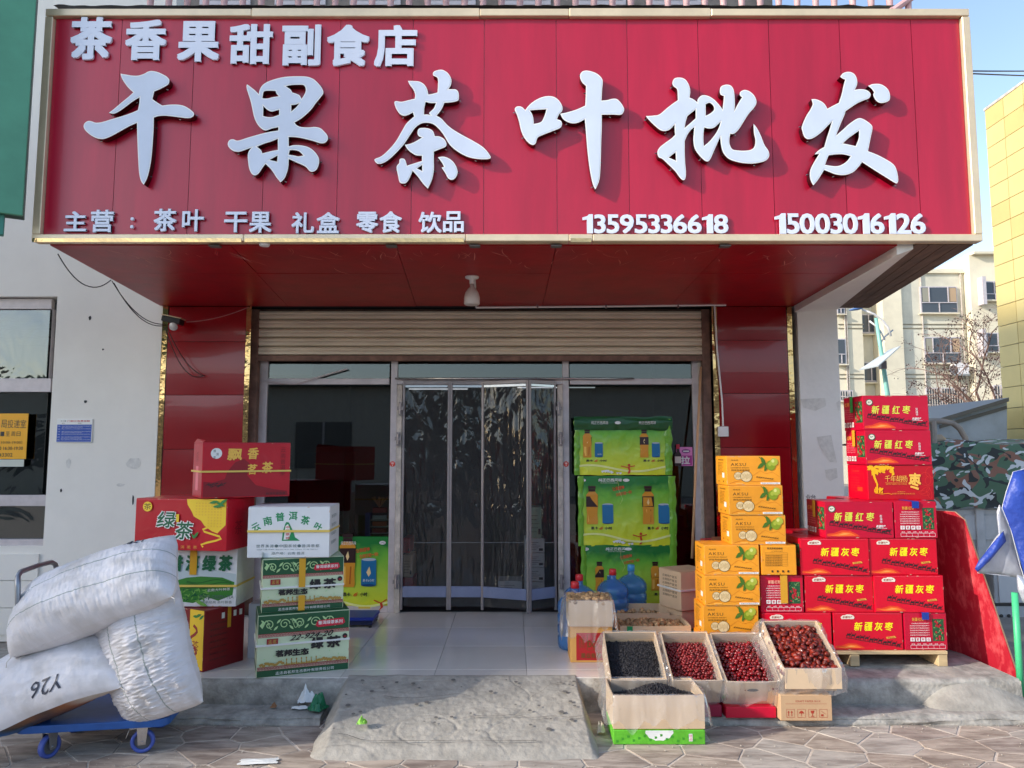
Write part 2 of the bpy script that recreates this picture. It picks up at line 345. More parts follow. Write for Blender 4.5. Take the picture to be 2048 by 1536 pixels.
for i, p in enumerate(pts):
    if not (-5.0 < p[0] < 6.2 and 3.1 < p[1] < 5.3): continue
    if abs(p[0]) > p[1] * .78 + .5: continue
    c = [(p[0]-.6, p[1]-.6), (p[0]+.6, p[1]-.6), (p[0]+.6, p[1]+.6), (p[0]-.6, p[1]+.6)]
    for q in pts:
        if q is p: continue
        dx = q[0]-p[0]; dy = q[1]-p[1]; l = sqrt(dx*dx+dy*dy)
        if l > 1.2: continue
        c = clip(c, (dx/l, dy/l), (dx*(p[0]+q[0])/2 + dy*(p[1]+q[1])/2)/l - rs.uniform(.003, .008))
    if len(c) < 3: continue
    b = MB(); n = len(c); h = rs.uniform(-.002, .0005); ins = .985
    top = [(p[0] + (x-p[0])*ins, p[1] + (y-p[1])*ins, h + rs.uniform(-.0008, .0008)) for x, y in c]
    b.add([(x, y, -.004) for x, y in c] + top, [tuple(range(n, 2*n))] + [(k, (k+1) % n, n + (k+1) % n, n + k) for k in range(n)])
    b.build('paving_stone', rs.choice(M_slab), pv, fixn=False); ns += 1

# ------------------------------------------------------------------ PLATFORM, LEDGE, RAMP
def rough_block(name, x0, x1, yF, yB, z0, z1, m, parent=None, nx=60, amp=.012, seed=0):
    b = MB(); prof = [(0, z0), (-.004, z0 + (z1-z0)*.35), (.0, z0 + (z1-z0)*.7), (.008, z1 - .018), (.03, z1), (.18, z1), (yB - yF, z1)]
    def fn(u, v):
        k = v * (len(prof) - 1); i = min(int(k), len(prof) - 2); t = k - i
        dy = prof[i][0]*(1-t) + prof[i+1][0]*t; z = prof[i][1]*(1-t) + prof[i+1][1]*t
        x = x0 + (x1-x0)*u; w = noise.noise(Vector((x*3, v*4, seed))) + .5*noise.noise(Vector((x*11, v*9, seed+4)))
        e = 1 if dy < .1 else 0
        return (x, yF + dy + w*amp*e - amp*.4*e, z + (w*amp*.35 if 0 < e and v > .3 else 0))
    b.grid(fn, nx, 18); b.add([(x0, yF, z0), (x0, yF, z1-.01), (x0, yB, z1-.01), (x0, yB, z0)], [(0,1,2,3)])
    b.add([(x1, yF, z0), (x1, yF, z1-.01), (x1, yB, z1-.01), (x1, yB, z0)], [(3,2,1,0)])
    return b.build(name, m, parent, smooth=True, fixn=False)
platform = tag(rough_block('shop_platform', -3.9, 3.35, Ye, 7.3, -.02, Zp - .006, M_conc2, nx=180), kind='structure')
led = tag(rough_block('step_ledge', -3.9, -1.2, 4.80, Ye + .1, -.02, Zl, M_conc2, nx=70, amp=.02, seed=3), kind='structure')
led2 = tag(rough_block('step_ledge', .62, 3.9, 4.80, Ye + .1, -.02, Zl, M_conc2, nx=90, amp=.02, seed=8), kind='structure')
TS = .62
for i in range(-5, 4):
    for j, (ya, yb) in enumerate(((Ye + .03, 5.24), (5.24, 5.86), (5.86, 6.48), (6.48, 7.1))):
        x0 = -.52 + i * TS; x1 = x0 + TS
        if x0 > 1.3: continue
        t = MB().box(x0 + .0015, x1 - .0015, ya + .0015, yb - .0015, Zp - .006, Zp)
        t.build('floor_tile', M_tile, platform, bevel=.0008)
# concrete ramp, in front of the doorway
def ramp_fn(xl0, xl1, xr0, xr1, y0, y1, zt, seed, wob=.03):
    def fn(u, v):           # v 0 = front, 1 = top
        l = xl0 + (xl1-xl0)*v; r = xr0 + (xr1-xr0)*v; x = l + (r-l)*u
        y = y0 + (y1-y0)*v; z = zt * (v ** .85)
        e = min(u*16, (1-u)*30); e = min(1, e); f = min(1, v * 9)
        nn = noise.noise(Vector((x*2.2, y*2.2, seed))); n2 = noise.noise(Vector((x*9, y*9, seed)))
        z = -.02 + (z + .032 + nn*.006 + n2*.0025 + .004*noise.noise(Vector((x*30, y*30, seed))) - .006*max(0, 1 - abs(noise.noise(Vector((x*1.7, y*2.6, seed + 3))))*60)) * min(1, e**.6) * min(1, f**.6 + .02) if v < .97 else zt + .004
        if v >= .97: z = (zt + .004) * min(1, e**.5) if e < 1 else zt + .004
        x += wob * noise.noise(Vector((y*5, u*3, seed + 7))) * (1 - e*.8); y += wob * 1.2 * noise.noise(Vector((x*4, 0, seed + 2))) * (1 - f) + (.02 * noise.noise(Vector((x*6, 1, seed))) if v > .9 else 0)
        return (x, y, z)
    return fn
rb = MB(); rb.grid(ramp_fn(PZ(612,1520,0).x, PZ(668,1350,Zp).x, PZ(1200,1504,0).x, PZ(1166,1346,Zp).x, 4.24, Ye + .07, Zp, 2), 200, 130)
tag(rb.build('concrete_ramp', M_conc, smooth=True, fixn=False), kind='structure')
# mound of concrete at the right end of the platform
mb = MB()
def mound(u, v):
    x = 2.62 + 1.35*u; y = 4.86 + 1.3*v; n = noise.noise(Vector((x*2, y*2, 5)))
    w = max(0, 1 - ((x - 2.98)/.50)**2 if x > 2.98 else 1 - ((2.98 - x)/.34)**2); d = min(1, max(0, v*4.2))
    edge = min(1, v / .16)
    return (x + .02*n, y + .03*n, -.02 + (Zp + .015) * (max(0, w) ** .7) * (edge ** .6) + .012*n*w)
mb.grid(mound, 50, 40); tag(mb.build('concrete_mound', M_conc, smooth=True, fixn=False), kind='structure')

# ------------------------------------------------------------------ THE SHOP BUILDING
shop = thing('shop_building', 'white rendered shop building with red clad pillars, rolled shutter and glazed shopfront', 'building', (0, Yf, 0))
shop.location = (0, 0, 0)
hW = zat(-160, Yf)
XL = -8.5
wz0 = zat(1092, Yf); wz1 = zat(593, Yf)
w = MB(); w.box(XW0, XPL0 - .003, Yf, Yf + .3, 0, hW - .4); w.box(XL, XW0, Yf, Yf + .3, wz1, hW - .4); w.box(XL, XW0, Yf + .0, Yf + .3, 0, wz0)
w.build('wall', M_wallwhite, shop)
# bare plaster scars and screw holes on the left wall
for cx, cy, rx, ry, sd in ((268,927,15,11,1),(241,970,8,3,2),(137,926,5,9,3),(122,981,2,4,4),(165,1120,13,3,5),(180,636,3,4,6),(171,803,3,3,7),(266,1000,2,9,8),(206,699,2,2,9)):
    c = PY(cx, cy, Yf - .0025); sc = Yf / F; pts = []
    for i in range(18):
        a = 2*pi*i/18; rr = 1 + .35*noise.noise(Vector((cos(a)*1.6, sin(a)*1.6, sd))); pts.append((c.x + rx*sc*cos(a)*rr, Yf - .003, c.z + ry*sc*sin(a)*rr))
    MB().add(pts, [tuple(range(18))]).build('plaster_scar', M_patch if rx > 4 else M_dark, shop)
# low tiled plinth under the neighbour window
for r in range(3):
    for c in range(4):
        MB().box(XW0 - .02 - (c+1)*.46 + .003, XW0 - .02 - c*.46 - .003, Yf - .02, Yf - .001, .06 + r*.24 + .003, .06 + (r+1)*.24 - .003).build('wall_tile', M_wallwhite, shop, bevel=.001)
# white column, upper recess wall, canopy soffit
cz = zat(600, Yf)
MB().box(XPR1 + .05, XC1, Yf, Yf + .5, 0, zSof + .02).build('column', M_column, shop)
for pts in (((1600,798),(1650,796),(1652,812),(1630,822),(1606,815)), ((1633,874),(1662,870),(1668,900),(1674,925),(1660,924),(1640,895)), ((1650,940),(1673,936),(1675,955),(1660,962),(1652,955)), ((1684,800),(1672,806),(1676,822),(1682,820))):
    MB().add([(lambda q: (min(q.x, XC1 - .01), Yf - .003, q.z))(PY(u, v, Yf)) for u, v in pts], [tuple(range(len(pts)))]).build('plaster_scar', M_patch, shop)
# small black handwriting on the column
hw = Art(); hw.chars('业台', 0, 0, .09, .05, K('ink', 30, 30, 34)); q = PY(1612, 1000, Yf)
o = link(bpy.data.objects.new('handwriting', hw.mesh('handwriting')), shop); o.location = (q.x, Yf - .001, q.z)
MB().box(XPL0 - .06, XC1, Yg + .1, Yg + .3, zat(722, Yg) , zSof + .3).build('lintel', M_dark, shop)
up = MB(); Yu = 8.6
M_upper = pm('grey_render', srgb(128, 120, 114), .85, var=.35, vscale=3, bump=.3)
up.box(XL, xat(1545, 8, Yu), Yu, Yu + .3, zSof - .2, zat(-220, Yu)); up.build('upper_wall', M_upper, shop)
for i in range(9):      # windows of the upper floor, only their feet are in view
    u = 250 + i * 150; a = PY(u, 8, Yu - .012)
    if u > 1400: break
    f = MB().box(a.x, a.x + .62, Yu - .03, Yu - .002, a.z - .02, a.z + 1.2).build('window', M_alu, shop)
    MB().box(a.x + .05, a.x + .57, Yu - .038, Yu - .031, a.z + .04, a.z + 1.15).build('pane', M_glass2, f)
# terrace floor on top of the canopy
MB().box(sx0 + .1, XC1 + .02, Yf - .3, Yu, zSof + .02, zSof + .14).build('terrace_slab', M_conc2, shop)
# soffit: red panels, each its own sheet with an open joint, and the pale concrete beam on the right
def lerp(a, b, t): return a + (b - a) * t
YsF = Ys + .05; ymid = PZ(1024, 547, zSof).y
lF = PZ(110, 495, zSof).x; rF = PZ(1800, 488, zSof).x
lB = XPL0 - .03; rB = XPR1 + .02
def edgeL(y): return lerp(lF, lB, (y - Ys)/(Yf - Ys))
def edgeR(y): return lerp(rF, rB, (y - Ys)/(Yf - Ys))
joints = [(468, 495, 575, 612), (795, 495, 832, 612), (1112, 495, 1085, 610), (1440, 505, 1345, 608)]
def jx(k, y):
    a = PZ(joints[k][0], joints[k][1], zSof).x; b = PZ(joints[k][2], joints[k][3], zSof).x; return lerp(a, b, (y - Ys)/(Yf - Ys))
for (ya, yb) in ((YsF, ymid), (ymid, Yf + .02)):
    for k in range(5):
        L = (lambda y, k=k: edgeL(y) if k == 0 else jx(k-1, y) + .002); R = (lambda y, k=k: edgeR(y) if k == 4 else jx(k, y) - .002)
        dz = rs.uniform(-.004, .004)
        p = [(L(ya), ya + .002, zSof + dz), (R(ya), ya + .002, zSof), (R(yb), yb - .002, zSof), (L(yb), yb - .002, zSof + dz)]
        MB().prism(p, (0, 0, .012)).build('soffit_panel', M_red_soffit, shop)
MB().prism([(lF + .01, Ys + .06, zSof + .016), (rF, Ys + .06, zSof + .016), (rB + .1, Yf + .3, zSof + .016), (lB, Yf + .3, zSof + .016)], (0, 0, .05)).build('soffit_backing', M_dark, shop)
bx = PZ(1842, 490, zSof - .02).x
MB().prism([(rF + .002, Ys + .06, zSof - .06), (bx, Ys + .06, zSof - .02), (XC1 + .04, Yf + .1, zSof - .02), (rB + .002, Yf - .001, zSof - .06)], (0, 0, .22)).build('beam', M_column, shop)
# weathered boards closing the canopy to the right of the beam
M_board = pm('weathered_board', srgb(112, 88, 74), .8, var=.35, vscale=4, stretch=(6, .8, 1), bump=.3)
for k in range(4):
    a0 = lerp(bx + .004, sx1 - .02, k/4); a1 = lerp(bx + .004, sx1 - .02, (k+1)/4) - .006
    b0 = lerp(XC1 + .05, XC1 + .36, k/4); b1 = lerp(XC1 + .05, XC1 + .36, (k+1)/4) - .006
    MB().prism([(a0, Ys + .04, zSof + .0), (a1, Ys + .04, zSof), (b1, Yf + .1, zSof), (b0, Yf + .1, zSof)], (0, 0, .03)).build('soffit_board', M_board, shop)
# red cladding on the two pillars, gold mirror strips at their edges
def pillar(xa, xb, vs, yy):
    MB().box(xa + .045, xb - .045, yy + .04, yy + .4, 0, zSof).build('pillar_core', M_dark, shop)
    zs = [zSof - .003] + [zat(v, yy) for v in vs]
    d = zs[-2] - zs[-1]
    while zs[-1] > Zp + .3: zs.append(zs[-1] - d)
    zs.append(Zp + .005)
    for i in range(len(zs) - 1):
        bow = rs.uniform(.003, .009); n = 10
        def fn(u, v, i=i, bow=bow):
            return (xa + .05 + (xb - xa - .1)*u, yy + .012 - bow*sin(pi*v)*(.6 + .4*sin(pi*u)), zs[i+1] + .002 + (zs[i]-zs[i+1]-.004)*v)
        b = MB().grid(fn, 8, n); b.box(xa + .05, xb - .05, yy + .013, yy + .03, zs[i+1] + .002, zs[i] - .002)
        b.build('cladding_panel', M_red_clad, shop, smooth=False)
    for (c, w_) in ((xa, 1), (xb, -1)):
        x0, x1 = sorted((c, c + w_*.047))
        b = MB(); nn = 30
        def fs(u, v): 
            z = Zp + (zSof - Zp - .004)*v; return (x0 + (x1-x0)*u, yy + .004 + .003*sin(z*9 + c) + .004*noise.noise(Vector((c, z*4, u))), z)
        b.grid(fs, 3, nn); b.build('gold_strip', M_goldm, shop, smooth=True)
pillar(XPL0, XPL1, (683, 790), Yf); pillar(XPR0, XPR1, (680, 787), Yf)
# ---- roller shutter
XS0 = xat(503, 660, Yg - .1); XS1 = xat(1410, 660, Yg - .1); Ysh = Yg - .1
sh = MB().box(XS0 - .1, XS1 + .1, Ysh + .05, Ysh + .09, zat(720, Ysh), zSof).build('roller_shutter', M_shut2, shop)
zt, zb = zSof - .02, zat(711, Ysh); N = 5
for i in range(N):
    za = zt + (zb - zt)*i/N; zc = zt + (zb - zt)*(i+1)/N; h = za - zc
    prof = [(0.03, za - .001), (.002, za - .006), (-.008, za - h*.25), (-.006, za - h*.46), (.004, za - h*.50), (-.008, za - h*.56), (-.006, zc + .012), (.03, zc + .001)]
    b = MB(); b.add([(x, Ysh + y, z) for x in (XS0, XS1) for y, z in prof], [(k, k+1, k+9, k+8) for k in range(7)])
    b.build('slat', M_shut, sh)
MB().box(XS0, XS1, Ysh - .012, Ysh + .03, zat(722, Ysh), zb).build('bottom_rail', M_shut2, sh, bevel=.004)
for xa, xb in ((xat(498, 800, Ysh), xat(514, 800, Ysh)), (xat(1406, 800, Ysh), xat(1422, 800, Ysh))):
    MB().box(xa, xb, Ysh - .02, Ysh + .06, Zp, zSof - .01).build('guide_rail', M_shut2, sh, bevel=.003)
# ---- shopfront frames
XG0 = xat(513, 900, Yg); XG1 = xat(1400, 900, Yg)
zH = zat(722, Yg)
def mullion(u0, u1, v=980, z0=Zp, z1=None, yy=Yg, d=.05, m=M_alu, name='mullion', par=None):
    return MB().box(xat(u0, v, yy), xat(u1, v, yy), yy - .012, yy + d, z0, z1 or zH).build(name, m, par or shop, bevel=.003)
mullion(513, 529); mullion(779, 792); mullion(1126, 1139); mullion(1389, 1401)
MB().box(xat(1400, 980, Yg) + .002, xat(1412, 980, Yg), Yg - .03, Yg + .05, Zp, zH).build('jamb', M_aluold, shop, bevel=.003)
MB().box(xat(505, 980, Yg), xat(513, 980, Yg) - .002, Yg - .03, Yg + .05, Zp, zH).build('jamb', M_aluold, shop, bevel=.003)
for ua, ub in ((529, 779), (792, 1126), (1139, 1389)):
    MB().box(xat(ua, 760, Yg) + .002, xat(ub, 760, Yg) - .002, Yg - .008, Yg + .045, zat(769, Yg), zat(757, Yg)).build('transom', M_alu, shop, bevel=.003)
    MB().box(xat(ua, 740, Yg) + .002, xat(ub, 740, Yg) - .002, Yg + .015, Yg + .02, zat(757, Yg), zH).build('transom_pane', M_glass, shop)
for ua, ub in ((529, 779), (1139, 1389)):
    xa, xb = xat(ua, 980, Yg) + .002, xat(ub, 980, Yg) - .002
    MB().box(xa, xb, Yg + .015, Yg + .021, Zp + .06, zat(769, Yg)).build('shop_window_pane', M_glass, shop)
    MB().box(xa, xb, Yg - .006, Yg + .045, Zp, Zp + .06).build('sill', M_alu, shop, bevel=.003)
# notice paper behind the transom glass, loose batten
a = PY(540, 752, Yg + .05); b_ = PY(625, 726, Yg + .05)
MB().box(a.x, b_.x, Yg + .04, Yg + .043, a.z, b_.z).build('paper', K('paper', 160, 168, 156), shop)
p0, p1 = PY(590, 768, Yg - .03), PY(694, 738, Yg - .03)
MB().tube([PY(524, 762, Yg - .03), PY(560, 766, Yg - .03), p0, p1], .008, 6).build('loose_trim', M_alu, shop)
MB().tube([PY(790, 757, Yg - .05), PY(1268, 757, Yg - .05)], .009, 8).build('curtain_rail', M_steel, shop, smooth=True)
# ---- PVC curtain door: four panels, the last one folded towards the street
hinge_z = (zat(818, Yg), zat(878, Yg), zat(1162, Yg))
for ua, ub, sg in ((792, 803, 1), (1115, 1126, -1)):
    st = MB().box(xat(ua, 980, Yg) + .002, xat(ub, 980, Yg), Yg - .035, Yg + .02, Zp, zat(770, Yg)).build('door_jamb', M_aluold, shop, bevel=.003)
    for k, hz in enumerate(hinge_z):
        xc = xat((ua + ub)/2 + (3 if k == 0 else -1)*sg, 980, Yg)
        b = MB(); b.box(xc - .016, xc + .016, Yg - .06, Yg - .036, hz - .065, hz + .065); b.tube([(xc, Yg - .066, hz - .05), (xc, Yg - .066, hz + .05)], .012, 8); b.box(xc - .03, xc + .03, Yg - .07, Yg - .062, hz - .015, hz + .02)
        b.build('hinge', M_greyfr, st, bevel=.001)
dp = [(803, 899, 0, 0), (899, 968, 0, 0), (963, 1057, 0, .02), (1057, 1112, .02, -.17)]
zD1 = zat(763, Yg); zD0 = Zp + .03
for k, (ua, ub, ya, yb) in enumerate(dp):
    A = Vector((xat(ua, 980, Yg - .03), Yg - .03 + (0 if k != 3 else -.16), 0)); B = Vector((xat(ub, 980, Yg - .03), Yg - .03 + (0 if k < 2 else -.16 if k == 2 else .0), 0))
    if k == 1: B.y -= 0.0
    dpan = thing('door_panel', None, None); dpan.parent = shop
    d = (B - A); L = d.length; dpan.location = A; dpan.rotation_euler = (0, 0, math.atan2(d.y, d.x))
    fw = .022
    b = MB(); b.box(0, fw, -.012, .012, zD0, zD1); b.box(L - fw, L, -.012, .012, zD0, zD1); b.box(fw, L - fw, -.012, .012, zD1 - .035, zD1)
    b.build('frame', M_greyfr, dpan, bevel=.003)
    MB().box(fw + .001, L - fw - .001, -.014, .01, zD0 + .115, zD0 + .215).build('kick_rail', M_bluerail, dpan, bevel=.003)
    MB().box(fw + .001, L - fw - .001, -.012, .008, zD1 - .062, zD1 - .037).build('clamp_bar', M_steel, dpan, bevel=.002)
    def fn(u, v, k=k, L=L):
        x = fw + (L - 2*fw)*u; z = zD0 + .03 + (zD1 - zD0 - .08)*v
        return (x, .012*noise.noise(Vector((x*5, z*1.2, k*7))) + .006*noise.noise(Vector((x*16, z*5, k*3))) + .006*noise.noise(Vector((x*34, z*2.5, k))), z)
    MB().grid(fn, 36, 120).build('pvc_sheet', M_pvc, dpan, smooth=True, fixn=False)
for u in (785.5, 1125.5):
    q = PY(u + 7 if u < 1000 else u + 6, 928, Yg - .016); q.x = xat(785.5 if u < 1000 else 1132, 928, Yg)
    st = Art(); st.ell(0, 0, .026, .026, K('sticker_red', 214, 62, 44), 20); st.text('推', -.014, -.002, .014, .016, K('white', 232, 232, 228)); st.text('1', -.003, -.018, .003, -.006, K('white', 0, 0, 0))
    o = link(bpy.data.objects.new('push_sticker', st.mesh('push_sticker')), shop); o.location = q
# ---- interior
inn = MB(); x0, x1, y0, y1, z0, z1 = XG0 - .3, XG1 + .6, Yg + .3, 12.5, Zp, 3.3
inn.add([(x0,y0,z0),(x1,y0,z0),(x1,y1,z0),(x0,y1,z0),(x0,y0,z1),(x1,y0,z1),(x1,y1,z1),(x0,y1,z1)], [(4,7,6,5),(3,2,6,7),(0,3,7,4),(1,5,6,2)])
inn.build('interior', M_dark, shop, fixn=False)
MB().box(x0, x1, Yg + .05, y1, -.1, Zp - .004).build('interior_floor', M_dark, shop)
M_tube = bpy.data.materials.new('tube_light'); M_tube.use_nodes = True; e = M_tube.node_tree.nodes['Principled BSDF']; e.inputs['Emission Color'].default_value = (.9, .95, 1, 1); e.inputs['Emission Strength'].default_value = .35
for (u0, u1, v, yy) in ((818, 935, 778, 9.5), (1035, 1190, 775, 10.2)):
    MB().tube([PY(u0, v, yy), PY(u1, v, yy)], .008, 8).build('tube_lamp', M_tube, shop)
# ---- neighbour window on the left, in the same white wall
nw = thing('window', None, None); nw.parent = shop
yw = Yf + .06
def wbar(u0, v0, u1, v1, d=.05, dy=0, m=M_alu, name='window_frame'):
    a = PY(u0, v1, yw); b = PY(u1, v0, yw)
    return MB().box(a.x, b.x, yw + dy, yw + dy + d, a.z, b.z).build(name, m, nw, bevel=.003)
wbar(-120, 597, 104, 618); wbar(-120, 757, 104, 784, dy=-.012); wbar(97, 618, 106, 757, dy=-.002); wbar(92, 784, 104, 1092, dy=-.004); wbar(-120, 990, 96, 1012, dy=-.01); wbar(-120, 1078, 104, 1093, dy=-.03, d=.09)
wbar(-120, 618, 97, 757, d=.006, dy=.03, m=M_glass2, name='pane'); wbar(-120, 784, 92, 990, d=.006, dy=.03, m=M_glass2, name='pane'); wbar(-120, 1012, 92, 1078, d=.006, dy=.03, m=M_glass2, name='pane')
for k in range(4):
    wbar(-120, 622 + k*17, 97, 636 + k*17, d=.01, dy=.10, m=K('blind', 92, 98, 92, .7), name='blind_slat')
MB().box(XL, XW0 + .04, Yf + .31, Yf + 2, 0, 3).build('back_room', M_dark2, shop)
# yellow notice in that window
a = PY(-60, 918, yw - .03); b_ = PY(57, 827, yw - .03)
yn = thing('yellow_notice', 'yellow notice with black lettering stuck inside the far left window', 'sign', (a.x, yw - .03, a.z))
WN, HN = b_.x - a.x, b_.z - a.z
MB().box(0, WN, 0, .004, 0, HN).build('board', K('notice_yellow', 240, 172, 20), yn)
ar = Art(); ik = K('ink', 0, 0, 0)
ar.chars('局投递室', WN*.52, HN*.68, WN*.97, HN*.86, ik); ar.chars('周一至周日', WN*.42, HN*.5, WN*.88, HN*.6, ik, gap=.4)
ar.text('春季（10:00-19:00）', WN*.3, HN*.33, WN*.92, HN*.4, ik); ar.text('10:00-14:00 16:30-19:30', WN*.2, HN*.2, WN*.94, HN*.27, ik, bold=.01); ar.text('6843302', WN*.42, HN*.05, WN*.76, HN*.13, ik)
link(bpy.data.objects.new('lettering', ar.mesh('lettering')), yn)
MB().box(0, WN*.96, .006, .012, -.07, -.004).build('paper_strip', K('pale_paper', 196, 200, 190), yn)
# blue and white notice plate on the wall
a = PY(113, 885, Yf); b_ = PY(187, 838, Yf)
bn = thing('notice_plate', 'small blue and white notice plate screwed to the white wall', 'sign', (a.x, Yf - .012, a.z)); WN, HN = b_.x - a.x, b_.z - a.z
MB().box(0, WN, 0, .0115, 0, HN).build('plate', K('white', 0, 0, 0), bn, bevel=.002)
ar = Art(); bl = K('notice_blue', 30, 76, 170); wh = K('white', 0, 0, 0); rd = K('notice_red', 190, 40, 60)
ar.rect(.006, .006, WN - .006, HN*.76, bl); ar.text('门前三包责任制', WN*.3, HN*.87, WN*.92, HN*.95, rd, bold=.02); ar.text('十二师', WN*.1, HN*.87, WN*.26, HN*.95, ik)
ar.text('单位:', WN*.14, HN*.79, WN*.24, HN*.84, ik); ar.text('电话:', WN*.6, HN*.79, WN*.7, HN*.84, ik)
for k in range(6):
    y = HN*(.67 - k*.115); ar.text('标准', .014, y, .034, y + .008, wh)
    for q in range(2 if k % 2 == 0 else 1): ar.text('做好门前环境卫生工作保持整洁有序不乱堆放物品', .05, y + .002 - q*.011, WN - (.012 if q == 0 else .09), y + .008 - q*.011, wh, fit=True, res=1)
link(bpy.data.objects.new('lettering', ar.mesh('lettering')), bn)

# ------------------------------------------------------------------ RAILING AND TARP ABOVE THE SIGN
rail = thing('railing', 'pinkish baluster railing running along the top of the red sign', 'railing', (0, 5.3, zTop))
rail.location = (0, 0, 0)
Yr = 5.35; M_bal = pm('pink_paint', srgb(206, 166, 166), .6, var=.25, vscale=8)
k = 0; u = 300
while u < 1840:
    p = PY(u, 20, Yr)
    prof = [(.026, 0), (.03, .05), (.02, .1), (.026, .25), (.036, .36), (.026, .5), (.02, .62), (.03, .7)]
    MB().lathe([(r, z) for r, z in prof], 8, Matrix.Translation((p.x, Yr, p.z - .16))).build('baluster', M_bal, rail, smooth=True); u += 37
z = zat(20, Yr) - .2
MB().box(xat(290, 20, Yr), xat(1840, 20, Yr), Yr - .05, Yr + .05, z, z + .04).build('bottom_rail', M_bal, rail)
MB().tube([PY(1785, 22, Yr - .02), PY(1825, -6, Yr - .02)], .025, 8).build('brace', M_bal, rail)
M_tarp = pm('dark_tarp', srgb(46, 40, 40), .5, var=.4, vscale=4, bump=.5, bscale=12)
def ft(u, v):
    x = lerp(xat(110, 20, Ys), xat(1788, 20, Ys), u); n = noise.noise(Vector((x*2.1, v*1.5, 3)))
    z = zTop + .012 + .03*(1 + n)*sin(pi*v) + (.02 * n if v > .5 else 0); return (x, Ys - .02 + .55*v, z + .016 + .03*v + .012*noise.noise(Vector((x*9, v*6, 1))))
tag(MB().grid(ft, 160, 10).build('tarp', M_tarp, smooth=True, fixn=False), 'dark crumpled tarpaulin lying along the top of the sign', 'tarp')

# ------------------------------------------------------------------ THE SIGNBOARD
sign = thing('signboard', 'long red shop sign with big white raised characters and pale gold frame', 'sign', (0, Ys, zSof)); sign.location = (0, 0, 0)
fr = .055
seams = [240, 387, 534, 680, 825, 968, 1114, 1256, 1398, 1543, 1686, 1832]
seams_x = [sx0 + fr] + [xat(s, 200 , Ys) for s in [236, 384, 531, 678, 825, 968, 1113, 1256, 1399, 1542, 1685, 1830]] + [sx1 - fr]
for a, b_ in zip(seams_x[:-1], seams_x[1:]):
    bow = rs.uniform(.001, .003)
    m = MB(); m.grid(lambda u, v: (a + .0018 + (b_-a-.0036)*u, Ys + .004 - bow*sin(pi*u), zSof + fr + .001 + (zTop - zSof - 2*fr - .002)*v), 8, 2)
    m.box(a + .0018, b_ - .0018, Ys + .006, Ys + .012, zSof + fr + .001, zTop - fr - .001)
    m.build('sign_panel', M_red_sign, sign)
MB().box(sx0 + .01, sx1 - .01, Ys + .014, Ys + .05, zSof + .01, zTop - .01).build('backing', K('joint', 226, 150, 160), sign)
def framebar(x0, x1, z0, z1, m=M_gold, d=.03): MB().box(x0, x1, Ys - d, Ys + .05, z0, z1).build('frame_strip', m, sign, bevel=.004)
xm = [sx0, xat(506, 22, Ys), xat(960, 22, Ys), xat(1138, 22, Ys), xat(1420, 22, Ys), sx1]
for i in range(5):
    framebar(xm[i] + (.0 if i else 0), xm[i+1] - .002, zTop - fr + (0 if i % 2 else .004), zTop + (.004 if i % 2 else 0)); 
xm = [sx0, xat(490, 480, Ys), xat(932, 480, Ys), xat(1138, 480, Ys), xat(1185, 480, Ys), sx1]
for i in range(5):
    framebar(xm[i], xm[i+1] - .002, zSof + .008, zSof + fr, M_gold if i in (2, 4) else M_gold); 
for i in (0, 1, 3): MB().box(xm[i] + .01, xm[i+1] - .012, Ys - .034, Ys - .0305, zSof + .0, zSof + .026).build('mirror_strip', M_goldm, sign)
framebar(sx0, sx0 + fr - .002, zSof + fr + .001, zTop - fr - .001); framebar(sx1 - fr + .002, sx1, zSof + fr + .001, zTop - fr - .001)

